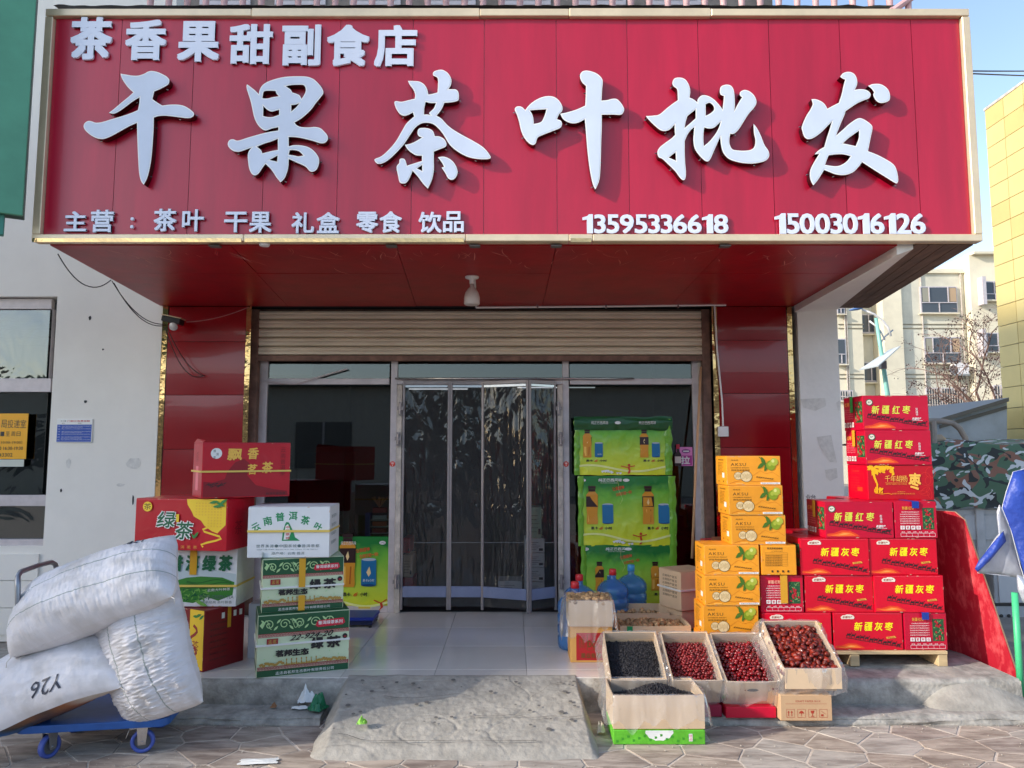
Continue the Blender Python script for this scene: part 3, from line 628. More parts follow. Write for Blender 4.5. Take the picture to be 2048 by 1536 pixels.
def parse(s):
    out = []
    for t in s.split():
        c = t.endswith('!'); x, y = t.rstrip('!').split(','); out.append((float(x), float(y), c))
    return out
def smooth_loop(P, n=4):
    k = len(P); out = []
    for i in range(k):
        p0, p1, p2, p3 = P[i-1], P[i], P[(i+1) % k], P[(i+2) % k]
        if p1[2]: p0 = p1
        if p2[2]: p3 = p2
        for j in range(n):
            t = j / n
            q = []
            for a in (0, 1):
                q.append(.5*((2*p1[a]) + (-p0[a]+p2[a])*t + (2*p0[a]-5*p1[a]+4*p2[a]-p3[a])*t*t + (-p0[a]+3*p1[a]-3*p2[a]+p3[a])*t**3))
            if j == 0 or not (p1[2] and p2[2]): out.append(tuple(q))
    return out
Yl = Ys - .055
def big_char(loops, ox, oy, sc, name='raised_character'):
    L3 = []
    for s in loops:
        L3.append([(lambda q: (q.x, q.z))(PY(ox + x/sc, oy + y/sc, Yl)) for x, y in smooth_loop(parse(s))])
    cx = sum(p[0] for p in L3[0])/len(L3[0]); czz = sum(p[1] for p in L3[0])/len(L3[0])
    L0 = [[(x - cx, y - czz) for x, y in l] for l in L3]
    def area(l): return sum(l[i][0]*l[(i+1) % len(l)][1] - l[(i+1) % len(l)][0]*l[i][1] for i in range(len(l)))/2
    L0 = [l if (area(l) > 0) == (k == 0) else l[::-1] for k, l in enumerate(L0)]
    def inset(l, d):
        out = []; n = len(l)
        for i in range(n):
            a = Vector(l[i-1]); p = Vector(l[i]); c = Vector(l[(i+1) % n]); e1 = (p - a).normalized(); e2 = (c - p).normalized()
            n1 = Vector((-e1.y, e1.x)); n2 = Vector((-e2.y, e2.x)); m = n1 + n2
            if m.length < .2: m = n1
            m.normalize(); k = 1/max(.45, m.dot(n1)); out.append(tuple(p + m*d*k))
        return out
    def inside(x, y, LL):
        c = False
        for l in LL:
            j = len(l) - 1
            for i in range(len(l)):
                if (l[i][1] > y) != (l[j][1] > y) and x < (l[j][0]-l[i][0])*(y-l[i][1])/(l[j][1]-l[i][1]) + l[i][0]: c = not c
                j = i
        return c
    def tri(LL):
        vs = []; es = []
        for l in LL:
            n0 = len(vs); vs += [Vector(p) for p in l]; es += [(n0 + i, n0 + (i+1) % len(l)) for i in range(len(l))]
        o = geometry.delaunay_2d_cdt(vs, es, [], 0, 1e-6); V = [tuple(p) for p in o[0]]
        return V, [f for f in o[2] if inside(sum(V[i][0] for i in f)/3, sum(V[i][1] for i in f)/3, LL)]
    root = thing(name, None, None); root.parent = sign; root.location = (cx, Yl, czz)
    V, Fc = tri(L0); mb_ = MB(); mb_.mat(1).add([(x, 0, y) for x, y in V], Fc); mb_.mat(0)
    for l in L0:
        n = len(l); mb_.add([(x, 0, y) for x, y in l] + [(x, .052, y) for x, y in l], [(i, (i+1) % n, n + (i+1) % n, n + i) for i in range(n)])
    mb_.build('letter_body', [M_side, M_rim], root, fixn=False)
    LI = [inset(l, .0065) for l in L0]
    V, Fc = tri(LI); mb_ = MB().add([(x, -.0015, y) for x, y in V], Fc); mb_.build('letter_face', M_face, root, fixn=False)
    # mounting screws
    b = MB(); l = L3[0]
    for i in range(3, len(l), 15):
        x, z = l[i]; b.tube([(x - cx, .035, z - czz), (x - cx + (.012 if x > cx else -.012), .035, z - czz - .004)], .0035, 6)
    b.build('screw', M_steel, root)
big_char(["500,150! 560,160 640,172 700,170 760,150 800,128 840,120 900,130 960,155 1010,185 1035,220 1025,265 980,295 920,325 870,345! 860,385 850,430! 900,465 960,500! 1040,490 1130,490 1200,505 1260,540 1300,575 1305,605 1280,630 1230,638 1120,625 1000,612 920,615 865,632! 862,760 850,950 835,1100 815,1210 790,1300 755,1368! 725,1330 705,1250 695,1120 685,900 680,690! 600,725 500,780 400,835 320,865 250,862 180,830 120,780 95,735 105,695 140,670 180,672 230,688 300,680 400,650 520,615 620,580 690,550! 705,480 710,410! 640,450 560,510 490,560 430,588 370,580! 430,535 500,475 580,410 640,355! 590,310 540,245 510,190"], 150, 120, 5.487)
big_char(["365,220! 400,245 450,285 497,330! 510,280 540,230 600,190 700,155 800,135 920,128 1040,132 1120,160 1180,215 1220,270 1232,320 1200,370 1150,430 1100,500 1040,560 980,610 905,655! 930,685 980,705 1060,710 1140,705 1200,720 1250,765 1282,810 1280,855 1250,885 1200,890 1120,865 1000,835 900,820 838,820! 838,880 840,925! 900,912 980,915 1050,930 1110,965 1160,1020 1185,1080 1175,1150 1150,1195 1110,1215 1075,1205 1040,1165 1000,1140 920,1105 838,1068! 835,1150 820,1220 790,1290 745,1335! 700,1280 640,1190 575,1125! 540,1170 500,1230 460,1255 420,1240 390,1180 375,1080 375,1010 395,965 420,938! 330,970 270,988 210,978 160,940 145,895 165,855 205,845 260,860 360,830 480,795 600,765 720,745! 720,708! 650,722 580,745 530,725 480,670 445,590 425,500 405,410 370,300 358,245",
 "560,300 620,292 690,295! 700,325 725,355! 660,365 600,380 540,380! 545,340", "550,465! 590,505 640,530 690,520 730,508! 730,565! 660,590 600,592 548,580!", "805,242! 870,228 950,225 1010,230 1032,270 1025,320 985,385! 960,345 920,325 878,312! 860,280",
 "868,455! 915,450 960,435! 925,480 868,528!", "715,840! 715,965! 640,980 540,1005! 520,965 475,930! 560,895 640,870", "850,970! 900,968 960,985 1005,1030! 950,1040 900,1030 838,1020!", "712,1030! 708,1100! 620,1080!"], 430, 130, 5.689)
big_char(["470,228! 530,230 590,235 640,260 675,305 695,378! 740,372 795,355! 800,290 800,210 780,185 748,168 752,130 800,110 850,108 900,135 935,180 948,230 940,280 915,320! 960,320 1000,325 1025,355 1030,410 1020,445 960,462 870,470! 840,540 785,612! 840,645 900,710 970,765 1080,830 1200,895 1300,960 1360,1030 1378,1075 1330,1088 1230,1085 1120,1060 1010,1000 930,930 880,850 840,790 790,735 740,700 670,688 610,700 550,745 490,830 430,920 350,1010 270,1085 200,1130 140,1138 108,1110 110,1085 180,1055 260,985 340,890 410,770 460,690 540,620! 525,575! 480,600 430,612 380,590 340,530 322,470 340,450 400,458 480,440 545,425! 550,380 530,325 490,270",
 "665,460! 720,472 778,472! 755,530 705,580 722,606! 690,598 648,598! 650,530"], 730, 120, 5.486)
big_char(["590,755 640,745 700,752 745,780 765,835! 820,840 870,870 893,915 885,950 830,975 755,1005! 755,1100 755,1200 735,1310 690,1410! 640,1360 580,1280 522,1215! 500,1270 460,1340 420,1355 380,1340 365,1280 348,1200 350,1160 375,1130 380,1090 410,1080 440,1095 460,1160! 520,1140 625,1108! 625,1050! 560,1045 500,1010 460,970 437,930! 500,918 570,885 625,850! 590,835 575,800", "627,1150! 627,1218! 570,1190!"], 730, 120, 5.486)
big_char(["800,1068! 860,1060 920,1080 970,1120 1005,1180 1015,1240 990,1295 950,1315 910,1295 880,1240 840,1180! 868,1170! 840,1120"], 730, 120, 5.486)
big_char(["145,508 185,515 222,550! 260,500 320,450 400,410 480,395 550,410 600,455 628,510 625,560 590,600 570,650! 610,665 625,700 605,745 520,780 430,815 365,845 348,875 335,915 305,932 260,910 210,850 175,770 155,680 130,600 108,550 115,520", "270,552! 360,545 455,540! 430,620 395,680 315,702! 310,640 295,590"], 1010, 120, 5.485)
big_char(["605,590! 680,575 780,545 880,500! 885,400 888,285! 850,250 825,200 830,145 870,118 930,120 1000,145 1050,185 1072,230 1065,320 1058,445! 1120,440 1180,425 1230,430 1275,475 1305,530 1300,570 1270,600 1180,598 1060,600! 1062,700 1055,900 1050,1100 1040,1280 1020,1360 990,1420! 960,1350 930,1200 905,1000 890,820 875,650! 820,680 760,695 700,685 640,650"], 1010, 120, 5.485)
big_char(["118,615! 200,610 270,595 360,520 420,475 470,440! 468,380 460,320 420,285 410,250 430,205 480,192 540,205 580,250 602,310 605,360 598,412! 640,430 685,465! 690,430 730,390 790,390 850,420 900,465 945,520 960,545! 970,460 975,395! 940,380 930,340 945,290 1000,270 1050,280 1080,320 1090,380 1095,480 1090,560! 1130,480 1175,410! 1150,385 1155,350 1200,328 1250,340 1300,380 1328,430 1330,480 1300,530 1240,600 1190,680 1130,770 1080,810 1045,808! 1035,870 1040,930 1070,980 1130,992 1200,995 1270,985 1310,950 1320,880 1305,800 1300,700! 1340,750 1380,830 1420,930 1465,1000 1470,1060 1430,1105 1340,1130 1240,1135 1130,1120 1030,1085 970,1020 945,940 935,840! 900,920 860,1010 830,1080 800,1112 760,1100 700,1040 655,970 640,880 645,800 650,735! 610,770 570,830 545,890! 545,1000 550,1130 558,1220 555,1290 535,1318 500,1300 440,1220 370,1150 300,1085 260,1065 245,1010 270,960 330,910 400,860 440,820! 435,770 435,705! 390,755 340,778 280,770 210,715 150,655",
 "665,540! 665,640! 610,690 545,745! 555,680 575,615!", "775,485! 820,470 860,505 865,550 820,590 775,612!", "760,740! 810,752 870,740 940,675! 925,730 890,800 820,890 755,945! 750,880 752,800", "445,1010! 450,1105! 370,1070!"], 1270, 120, 5.486)
big_char(["605,185! 630,150 680,130 730,135 770,165 790,215 790,270 765,328! 820,320 880,325 925,350 940,385 920,420 870,440 800,470 730,515 665,560! 645,620 610,700 560,830! 640,760 700,705 780,650 830,638 890,665 950,715 958,760 940,850 910,1000! 1000,1035 1100,1085 1190,1145 1225,1210 1242,1300 1235,1345 1210,1350 1120,1295 1000,1220 845,1120! 800,1180 740,1235 650,1262 560,1255 490,1230 430,1205! 390,1270 350,1330 310,1375! 285,1330 272,1270 280,1200 320,1120 375,1030! 325,1035! 370,990 430,955! 460,850 490,760 515,675! 460,730 390,800 310,855 250,868 210,840 190,780 185,730 230,620 280,540 305,485! 290,430! 340,430 400,455 440,490 465,535! 520,505 590,470! 620,380 640,290 660,215! 635,205",
 "812,775! 808,860 775,945! 710,930 635,915! 705,850", "480,1045! 560,1035 640,1035 720,1055! 680,1110 610,1155 540,1165 440,1150! 460,1090"], 1570, 120, 5.486)
big_char(["912,285! 960,265 1030,262 1090,285 1135,330 1152,390 1145,440 1100,465 1040,470 995,440 968,385 978,355! 950,315"], 1570, 120, 5.486)

def sign_glyph(ch, u0, v0, u1, v1, bold=.02, depth=.014, name='raised_lettering'):
    a = PY(u0, v1, Ys - .014); b_ = PY(u1, v0, Ys - .014)
    c = bpy.data.curves.new('t', 'FONT'); c.body = ch; c.resolution_u = 3; c.extrude = .5
    o = bpy.data.objects.new('t', c); COL.objects.link(o); me = bpy.data.meshes.new_from_object(o.evaluated_get(bpy.context.evaluated_depsgraph_get()))
    vs = [tuple(v.co) for v in me.vertices]; fs = [tuple(p.vertices) for p in me.polygons]
    bpy.data.objects.remove(o); bpy.data.curves.remove(c); bpy.data.meshes.remove(me)
    x0 = min(v[0] for v in vs); x1 = max(v[0] for v in vs); y0 = min(v[1] for v in vs); y1 = max(v[1] for v in vs)
    m = MB(); sc = (b_.z-a.z)/(y1-y0); bd = bold*sc
    for q, (p_, r_) in enumerate(((0,0),(1,1),(-1,1),(1,-1),(-1,-1),(1,0),(-1,0),(0,1),(0,-1))):
        m.add([(bd + (x-x0)/(x1-x0)*(b_.x-a.x-2*bd) + p_*bd, -z*(depth + q*.0004), bd + (y-y0)/(y1-y0)*(b_.z-a.z-2*bd) + r_*bd) for x, y, z in vs], fs)
    o = m.build(name, M_white_acr, sign, fixn=False); o.location = (a.x, Ys - .012, a.z); return o
for ch, u0, v0, u1, v1 in (('茶',139,35,227,120),('香',249,40,335,121),('果',354,43,441,124),('甜',458,49,547,129),('副',563,50,643,132),('食',653,50,740,133),('店',748,51,835,134)):
    sign_glyph(ch, u0, v0, u1, v1, .032)
for ch, u0, v0, u1, v1 in (('主',128,423,175,463),('营',181,420,229,465),('：',261,435,268,457),('茶',307,418,354,463),('叶',364,419,409,463),('干',448,424,496,465),('果',498,424,544,466),('礼',583,425,629,467),('盒',633,425,680,467),('零',712,424,757,466),('食',759,423,804,466),('饮',837,424,884,466),('品',886,423,928,465)):
    sign_glyph(ch, u0, v0, u1, v1, .022)
for s_, u0, u1, v0, v1 in (('13595336618', 1164, 1457, 429, 467), ('15003016126', 1549, 1851, 427, 468)):
    # digits one by one, widths taken from the font
    ws = [.36 if c == '1' else text2d(c)[2] + .03 for c in s_]; tot = sum(ws); x = u0
    for c, w_ in zip(s_, ws):
        du = (u1-u0)*w_/tot
        if c == '1':
            a = PY(x + 1.0, v1, Ys - .014); b_ = PY(x + du - 1.6, v0, Ys - .014); W_, H_ = b_.x - a.x, b_.z - a.z
            o = MB().prism([(px_*W_, -.008, pz_*H_) for px_, pz_ in ((.42,0),(1,0),(1,1),(.62,1),(.45,.9),(0,.83),(0,.69),(.42,.72))], (0, .008, 0)).build('raised_lettering', M_white_acr, sign); o.location = (a.x, Ys - .012, a.z)
        else: sign_glyph(c, x + 1.0, v0, x + du - 1.0, v1, .02, .008)
        x += du
# spotlight under the sign's lower edge
q = PY(525, 482, Ys - .02)
MB().lathe([(0, 0), (.03, 0), (.036, .012), (.036, .02), (0, .02)], 20, Matrix.Translation((q.x, Ys + .02, zSof - .012))).build('downlight', M_white, sign, smooth=True)

# ------------------------------------------------------------------ GREEN BOARD OF THE SHOP NEXT DOOR
gb = thing('green_signboard', 'plain dark green signboard of the neighbouring shop at upper left', 'sign', (0, 0, 0))
gA = Vector((xat(55, 300, 4.62), 4.62, 0)); gd = Vector((-.86, -.5, 0)).normalized(); gn = Vector((.5, -.86, 0)).normalized()
zg0 = PY(52, 434, 4.62).z
def gpris(s0, s1, n0, n1, z0, z1, m, name):
    p = [gA + gd*s0 + gn*n0, gA + gd*s1 + gn*n0, gA + gd*s1 + gn*n1, gA + gd*s0 + gn*n1]
    MB().prism([(q.x, q.y, z0) for q in p], (0, 0, z1 - z0)).build(name, m, gb, bevel=.004)
for k in range(5): gpris(.002 + k*.72, .718 + k*.72, 0, .03, zg0, zg0 + 1.95, M_green, 'green_panel')
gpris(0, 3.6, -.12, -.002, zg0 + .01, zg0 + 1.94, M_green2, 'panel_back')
gpris(.1, 3.6, -.06, -.01, zg0 - .13, zg0 + .005, M_teal, 'lower_trim')

# ================================================================== CARTONS
M_ink = K('ink', 34, 30, 32)
def place_art(me, name, parent, loc, rz=0, tilt=0):
    o = link(bpy.data.objects.new(name, me), parent); o.location = loc; o.rotation_euler = (tilt, 0, rz); return o
_bm = {}
def body_mesh(w, d, h, m):
    k = (round(w,3), round(d,3), round(h,3), m.name)
    if k in _bm: return _bm[k]
    def fn_bow(p): return p
    b = MB(); b.box(0, w, 0, d, 0, h - .004); me1 = b.mesh('carton_body', m, bevel=.005, seg=2)
    f = MB(); f.box(.002, w - .002, .002, d/2 - .0015, h - .0035, h); f.box(.002, w - .002, d/2 + .0015, d - .002, h - .0035, h + .0008)
    me2 = f.mesh('carton_flap', m)
    _bm[k] = (me1, me2); return _bm[k]
def carton(name, label, cat, loc, w, d, h, m, front=None, left=None, right=None, rz=0, group=None, tape=None, lean=0):
    if abs(rz) < .01: rz = rs.uniform(-.014, .014)
    t = thing(name, label, cat, loc, rz, group); t.rotation_euler = (lean, 0, rz)
    a, b = body_mesh(w, d, h, m); link(bpy.data.objects.new('carton_body', a), t); link(bpy.data.objects.new('top_flaps', b), t)
    sc = MB()
    for _ in range(rs.randint(3, 6)):
        e = rs.choice('tblr'); L = rs.uniform(.008, .03); q = .0022
        if e in 'tb': x = rs.uniform(.01, w - .04); z = h - .0065 if e == 't' else .001; sc.add([(x, -.0006, z), (x + L, -.0006, z + q*rs.uniform(0, .6)), (x + L*.8, -.0006, z + q*1.7), (x + L*.3, -.0006, z + q*2.2)], [(0,1,2,3)])
        else: x = .0008 if e == 'l' else w - .0045; z = rs.uniform(.01, h - .04); sc.add([(x, -.0006, z), (x + q, -.0006, z + L*.2), (x + q*1.6, -.0006, z + L*.7), (x, -.0006, z + L)], [(0,1,2,3)])
    tag(sc.build('edge_scuff', M_scuff, t, fixn=False), kind='stuff')
    if front: place_art(front, 'front_print', t, (0, 0, 0))
    if left: place_art(left, 'side_print', t, (0, d, 0), -pi/2)
    if right: place_art(right, 'side_print', t, (w, 0, 0), pi/2)
    if tape:
        tm, x, hh = tape; tb = MB(); tb.box(x, x + .05, -.0145, -.0135, h - hh, h + .004); tb.box(x, x + .05, -.0135, d*.98, h + .002, h + .004); tb.build('tape', tm, t)
    return t
def hill(a, x0, x1, y0, amp, m, seed=0):
    n = 14; pts = [(lerp(x0, x1, i/n), y0 + amp*sin(pi*i/n)*(1 + .3*sin(i*1.9 + seed))) for i in range(n+1)]
    return a.poly(pts + [(x1, y0 - .001), (x0, y0 - .001)][::1] if amp > 0 else pts, m)
def caravan(a, x0, y0, x1, y1, n, h, m):
    for i in range(n):
        t = i/(n-1); camel(a, lerp(x0, x1, t), lerp(y0, y1, t) + h*.12*sin(i*2.2), h*(1 - .12*abs(sin(i*1.3))), m)
    a.line([(lerp(x0 - h*.6, x1 + h*.6, i/8), lerp(y0, y1, i/8) + .05*h*sin(i*2)) for i in range(9)], h*.1, m)
def dunes(a, w, h):
    a.poly([(.01, .012), (.01, .03), (w*.12, h*.14), (w*.24, h*.22), (w*.36, h*.2), (w*.47, h*.1), (w*.5, .012)], K('dune_orange', 226, 66, 30))
    a.poly([(w*.06, .02), (w*.16, h*.11), (w*.26, h*.17), (w*.36, h*.15), (w*.44, h*.075), (w*.3, h*.06), (w*.18, h*.05)], K('dune_light', 246, 112, 40))
    a.poly([(w*.18, h*.08), (w*.27, h*.14), (w*.36, h*.125), (w*.3, h*.10)], K('dune_pale', 252, 160, 80))
Y1 = K('print_yellow', 250, 236, 30, .4); Y2 = K('print_lime', 222, 226, 80, .4); WHT = K('white', 0, 0, 0); GLD = K('print_gold', 222, 160, 60)
DW, DH = .487, .256
def art_grey_jujube():
    a = Art(); w, h = DW, DH
    dunes(a, w*.9, h*.85)
    a.chars('新疆灰枣', w*.30, h*.52, w*.86, h*.74, Y1, gap=.22, shear=.15, bold=.022)
    caravan(a, w*.22, h*.33, w*.93, h*.08, 12, .036, M_ink)
    a.poly([(w*.12, h*.83), (w*.30, h*.83), (w*.31, h*.88), (w*.29, h*.93), (w*.14, h*.93), (w*.11, h*.88)], K('label_cream', 236, 224, 206)); a.text('新疆特产', w*.14, h*.85, w*.28, h*.91, K('label_brown', 150, 60, 40), bold=.02)
    a.poly([(w*.17, h*.93), (w*.2, h*.955), (w*.26, h*.95), (w*.28, h*.93)], K('label_cream', 0,0,0))
    a.poly([(w*.76, h*.30), (w*.9, h*.33), (w*.88, h*.38), (w*.75, h*.35)], GLD); a.text('美味诱惑', w*.78, h*.315, w*.87, h*.36, K('label_brown',0,0,0))
    a.line([(w*.04, h*.97), (w*.96, h*.97)], .0015, K('edge_pink', 236, 90, 110))
    return a.mesh('front_print')
def art_red_jujube():
    a = Art(); w, h = DW, DH
    dunes(a, w, h)
    a.chars('新疆红枣', w*.13, h*.47, w*.72, h*.70, Y2, gap=.32, shear=.15, bold=.02)
    caravan(a, w*.10, h*.36, w*.92, h*.10, 13, .037, M_ink)
    a.ell(w*.10, h*.80, .026, .024, K('emblem_green', 36, 96, 70), 20); a.ell(w*.10, h*.80, .02, .018, K('label_cream', 0,0,0), 20); a.text('特产', w*.075, h*.77, w*.125, h*.83, K('emblem_green',0,0,0), bold=.02)
    a.text('新', w*.80, h*.57, w*.835, h*.64, WHT); a.text('疆', w*.80, h*.49, w*.835, h*.56, WHT); a.text('特', w*.80, h*.41, w*.835, h*.48, WHT)
    a.text('新疆特产', w*.74, h*.29, w*.88, h*.36, WHT, shear=.4, bold=.02); a.line([(w*.74, h*.27), (w*.9, h*.27)], .002, WHT)
    return a.mesh('front_print')
def jujube_photo(a, x0, y0, x1, y1, seed=1):
    r = random.Random(seed); a.rect(x0, y0, x1, y1, K('leaf_dark', 34, 84, 50))
    W_, H_ = x1-x0, y1-y0
    for i in range(34):
        a.leaf(x0 + W_*r.uniform(.08,.92), y0 + H_*r.uniform(.05,.95), W_*.14, W_*.035, r.uniform(0, pi), K(('leaf_mid' if i % 2 else 'leaf_pale'), *((60,120,60) if i % 2 else (130,160,96))))
    for i in range(15): 
        x, y = x0 + W_*r.uniform(.14,.86), y0 + H_*r.uniform(.08,.92); a.ell(x, y, W_*.085, W_*.11, K('fruit_red', 176, 24, 40), 10, r.uniform(0, 1)); a.ell(x - W_*.02, y + W_*.03, W_*.02, W_*.03, K('fruit_pink', 226, 100, 100), 6)
def art_end(w, h, seed=1, gold=False):
    a = Art(); jujube_photo(a, w*.66, h*.24, w*.93, h*.83, seed)
    a.text('新疆·红枣', w*.18, h*.78, w*.46, h*.87, K('peach', 244, 180, 150) if not gold else GLD, bold=.02)
    for k in range(6):
        a.text('采自新疆优质红枣果肉饱满自然风干', w*.12 + (.0 if k else .012), h*(.70 - k*.062), w*.58, h*(.70 - k*.062) + .0085, WHT, res=1)
    for k in range(4):
        x = w*(.12 + k*.125); a.rect(x, h*.24, x + w*.1, h*.34, WHT); a.text('伞箭杯勿'[k], x + w*.02, h*.255, x + w*.08, h*.325, K('print_red', 190, 10, 40), bold=.02)
    a.line([(w*.12, h*.05), (w*.93, h*.05)], .002, WHT); a.line([(w*.12, h*.14), (w*.93, h*.14)], .002, WHT)
    for k in range(7): x = w*(.12 + .135*k); a.line([(x, h*.05), (x, h*.14)], .0015, WHT)
    for k in range(6): a.text('规格', w*(.14 + .135*k), h*.155, w*(.22 + .135*k), h*.185, WHT, res=1)
    return a.mesh('end_print')
def art_side_date(w, h, seed):
    a = Art(); jujube_photo(a, w*.6, h*.22, w*.97, h*.84, seed)
    a.text('红枣', w*.1, h*.72, w*.34, h*.84, K('dune_pale',0,0,0), bold=.03)
    for k in range(5): a.text('优质红枣果肉饱满', w*.08, h*(.6 - k*.065), w*.52, h*(.6 - k*.065) + .009, K('pink', 240, 140, 150), res=1)
    for k in range(4): x = w*(.06 + k*.135); a.rect(x, h*.1, x + w*.09, h*.24, WHT); a.text('伞箭杯勿'[k], x + w*.015, h*.12, x + w*.075, h*.22, K('print_red',0,0,0), bold=.02)
    return a.mesh('side_print')
def art_huyang():
    a = Art(); w, h = DW, DH
    a.rect(.006, .006, w - .006, h - .006, K('carmine', 186, 8, 30))
    r = random.Random(5); YT = K('tree_yellow', 250, 186, 20)
    for i in range(46): a.ell(w*(.03 + .36*r.random()**1.1), h*(.95 - .24*r.random()*r.random()), .016, .010, YT, 7, r.random()*3, .2)
    a.poly([(w*.06, h*.9), (w*.09, h*.62), (w*.13, h*.45), (w*.12, h*.2), (w*.15, h*.2), (w*.155, h*.45), (w*.12, h*.66), (w*.1, h*.9)], YT)
    for i in range(20): a.ell(w*(.10 + .12*r.random()), h*(.22 + .16*r.random()), .009, .006, YT, 6, r.random()*3)
    a.line([(w*.1, h*.2), (w*.2, h*.17), (w*.3, h*.19), (w*.36, h*.16)], .003, YT)
    a.chars('千年胡杨', w*.26, h*.52, w*.60, h*.70, K('gold_pale', 240, 190, 80), gap=.06); a.text('枣', w*.62, h*.30, w*.80, h*.76, K('gold_pale',0,0,0), bold=.04, shear=.1)
    a.line([(w*.26, h*.5), (w*.6, h*.5)], .0015, GLD); a.text('QIAN NIAN HU YANG', w*.27, h*.43, w*.59, h*.48, GLD)
    a.text('新疆千年胡杨枣业有限公司', w*.36, h*.16, w*.7, h*.2, GLD, res=1); a.text('新疆特产', w*.44, h*.22, w*.56, h*.25, GLD, res=1)
    O = K('outline_red', 226, 60, 50)
    for (cx, cy, r1) in ((.87, .6, .042), (.95, .78, .034), (.93, .55, .03)):
        a.line([(w*cx + r1*cos(t*pi/10), h*cy + r1*1.15*sin(t*pi/10)) for t in range(21)], .0018, O)
    for (cx, cy, an) in ((.86, .28, .6), (.92, .2, 1.8), (.84, .2, -.2)):
        a.line([(w*cx + .04*cos(t)*cos(an) - .016*sin(t)*sin(an), h*cy + .04*cos(t)*sin(an) + .016*sin(t)*cos(an)) for t in [q*pi/8 for q in range(17)]], .0018, O)
    return a.mesh('front_print')
me_grey = art_grey_jujube(); me_red = art_red_jujube(); me_hu = art_huyang(); me_end = art_end(.30, DH, 3); me_end2 = art_end(.30, DH, 9, True)
me_sd = art_side_date(.32, DH, 4); 
hs = Art(); hs.text('千年胡杨枣', .06, .2, .2, .215, K('outline_red', 0,0,0)); hs.line([(.05,.06),(.05,.19),(.26,.19),(.26,.06),(.05,.06)], .0015, K('outline_red',0,0,0)); [hs.line([(.06, .08 + i*.02), (.2, .08 + i*.02)], .002, K('outline_red',0,0,0)) for i in range(5)]; hs.rect(.16, .06, .24, .09, K('dune_orange',0,0,0)); me_hs = hs.mesh('side_print')
YP = 5.33; zr = [.316 + .2575*k for k in range(8)]
gd_ = 'red jujube cartons stacked on the pallet'
def dcart(label, uL, k, m, front, left=None, end=False, Y=YP, tape=None, w=None, rz=0, dx=0):
    v = 906 + (CZ - zr[k] - .128)*270
    x = xat(uL, v, Y)
    return carton('date_carton', label, 'carton', (x, Y, zr[k]), w or (.30 if end else DW), .32 if not end else .45, DH, m, front, left, None, rz, gd_, tape)
tp = (M_gtape, .16, .15); tb_ = (M_btape, .12, .045)
dcart('leftmost red carton of the bottom row, partly behind the big open jujube box', 1524, 0, M_dred, me_grey, me_sd)
dcart('middle red grey-jujube carton of the bottom row, directly on the pallet', 1666, 0, M_dred, me_grey, me_sd, Y=YP + .004)
dcart('red carton end with blue tape and fruit picture, bottom right on the pallet', 1808, 0, M_dred2, me_end2, None, True, tape=tb_)
dcart('magenta carton end with a long strip of yellow tape, beside the amber cartons', 1521, 1, M_dred2, me_end, None, True, tape=(M_gtape, .135, .19))
dcart('red grey-jujube carton in the second row, right of the yellow-taped end', 1609, 1, M_dred, me_grey, me_sd, Y=YP + .006)
dcart('red grey-jujube carton at the right end of the second row', 1748, 1, M_dred, me_grey, me_sd)
dcart('red grey-jujube carton in the third row, right beside the amber cartons, top left corner bare', 1600, 2, M_dred, me_grey, me_sd)
dcart('red grey-jujube carton at the right end of the third row, below the blue-taped end', 1738, 2, M_dred, me_grey, me_sd, Y=YP + .007)
dcart('red camel-print carton lower left of the tall pile, left of the blue-taped end', 1650, 3, M_dred2, me_red, me_sd)
dcart('red carton end with blue tape, high at the right beside a camel-print carton', 1789, 3, M_dred2, me_end2, None, True, tape=tb_, Y=YP+.005)
dcart('dark red carton with a yellow poplar tree, fifth from the bottom', 1735, 4, M_dred, me_hu, me_hs, Y=5.50)
dcart('red camel-print carton second from the top, yellow tape on its left side', 1731, 5, M_dred2, me_red, me_sd, Y=5.49)
dcart('topmost red camel-print carton of the tall pile, green tape on its left side', 1726, 6, M_dred2, me_red, me_sd, Y=5.50, rz=.0)
for o, c in (([x for x in bpy.data.objects if x.get('label', '').startswith('topmost red')][0], K('tape_green', 50, 150, 70)), ([x for x in bpy.data.objects if x.get('label', '').startswith('red camel-print carton second')][0], M_gtape), ([x for x in bpy.data.objects if x.get('label', '').startswith('red camel-print carton lower')][0], M_gtape)):
    MB().box(-.0145, -.0135, .135, .18, DH - .12, DH + .003).build('tape', c, o)
# hidden helpers of the stack: cartons further back that carry the upper ones
for k, (u, Y) in enumerate(((1600, 5.70), (1745, 5.70), (1600, 5.70), (1745, 5.70), (1600, 5.70), (1745, 5.70), (1690, 5.70))):
    lv = k // 2; dcart('plain red carton hidden in the back row of the pallet, %s course, %s' % (('bottom', 'second', 'third', 'upper')[lv], ('left', 'right')[k % 2]), u, lv, M_dred, None, None, Y=Y)
# pallet
pal = thing('pallet', 'low pale wooden pallet under the red cartons', 'pallet', (xat(1540, 1320, YP), YP - .02, Zp))
pw = xat(1893, 1320, YP) - xat(1540, 1320, YP)
for k in range(6): MB().box(0, pw, k*.17, k*.17 + .1, .082, .104).build('deck_board', M_pine, pal, bevel=.002)
for x in (.0, pw*.45, pw - .065): MB().box(x, x + .065, .005, .95, .0, .081).build('stringer', M_pine, pal, bevel=.003)

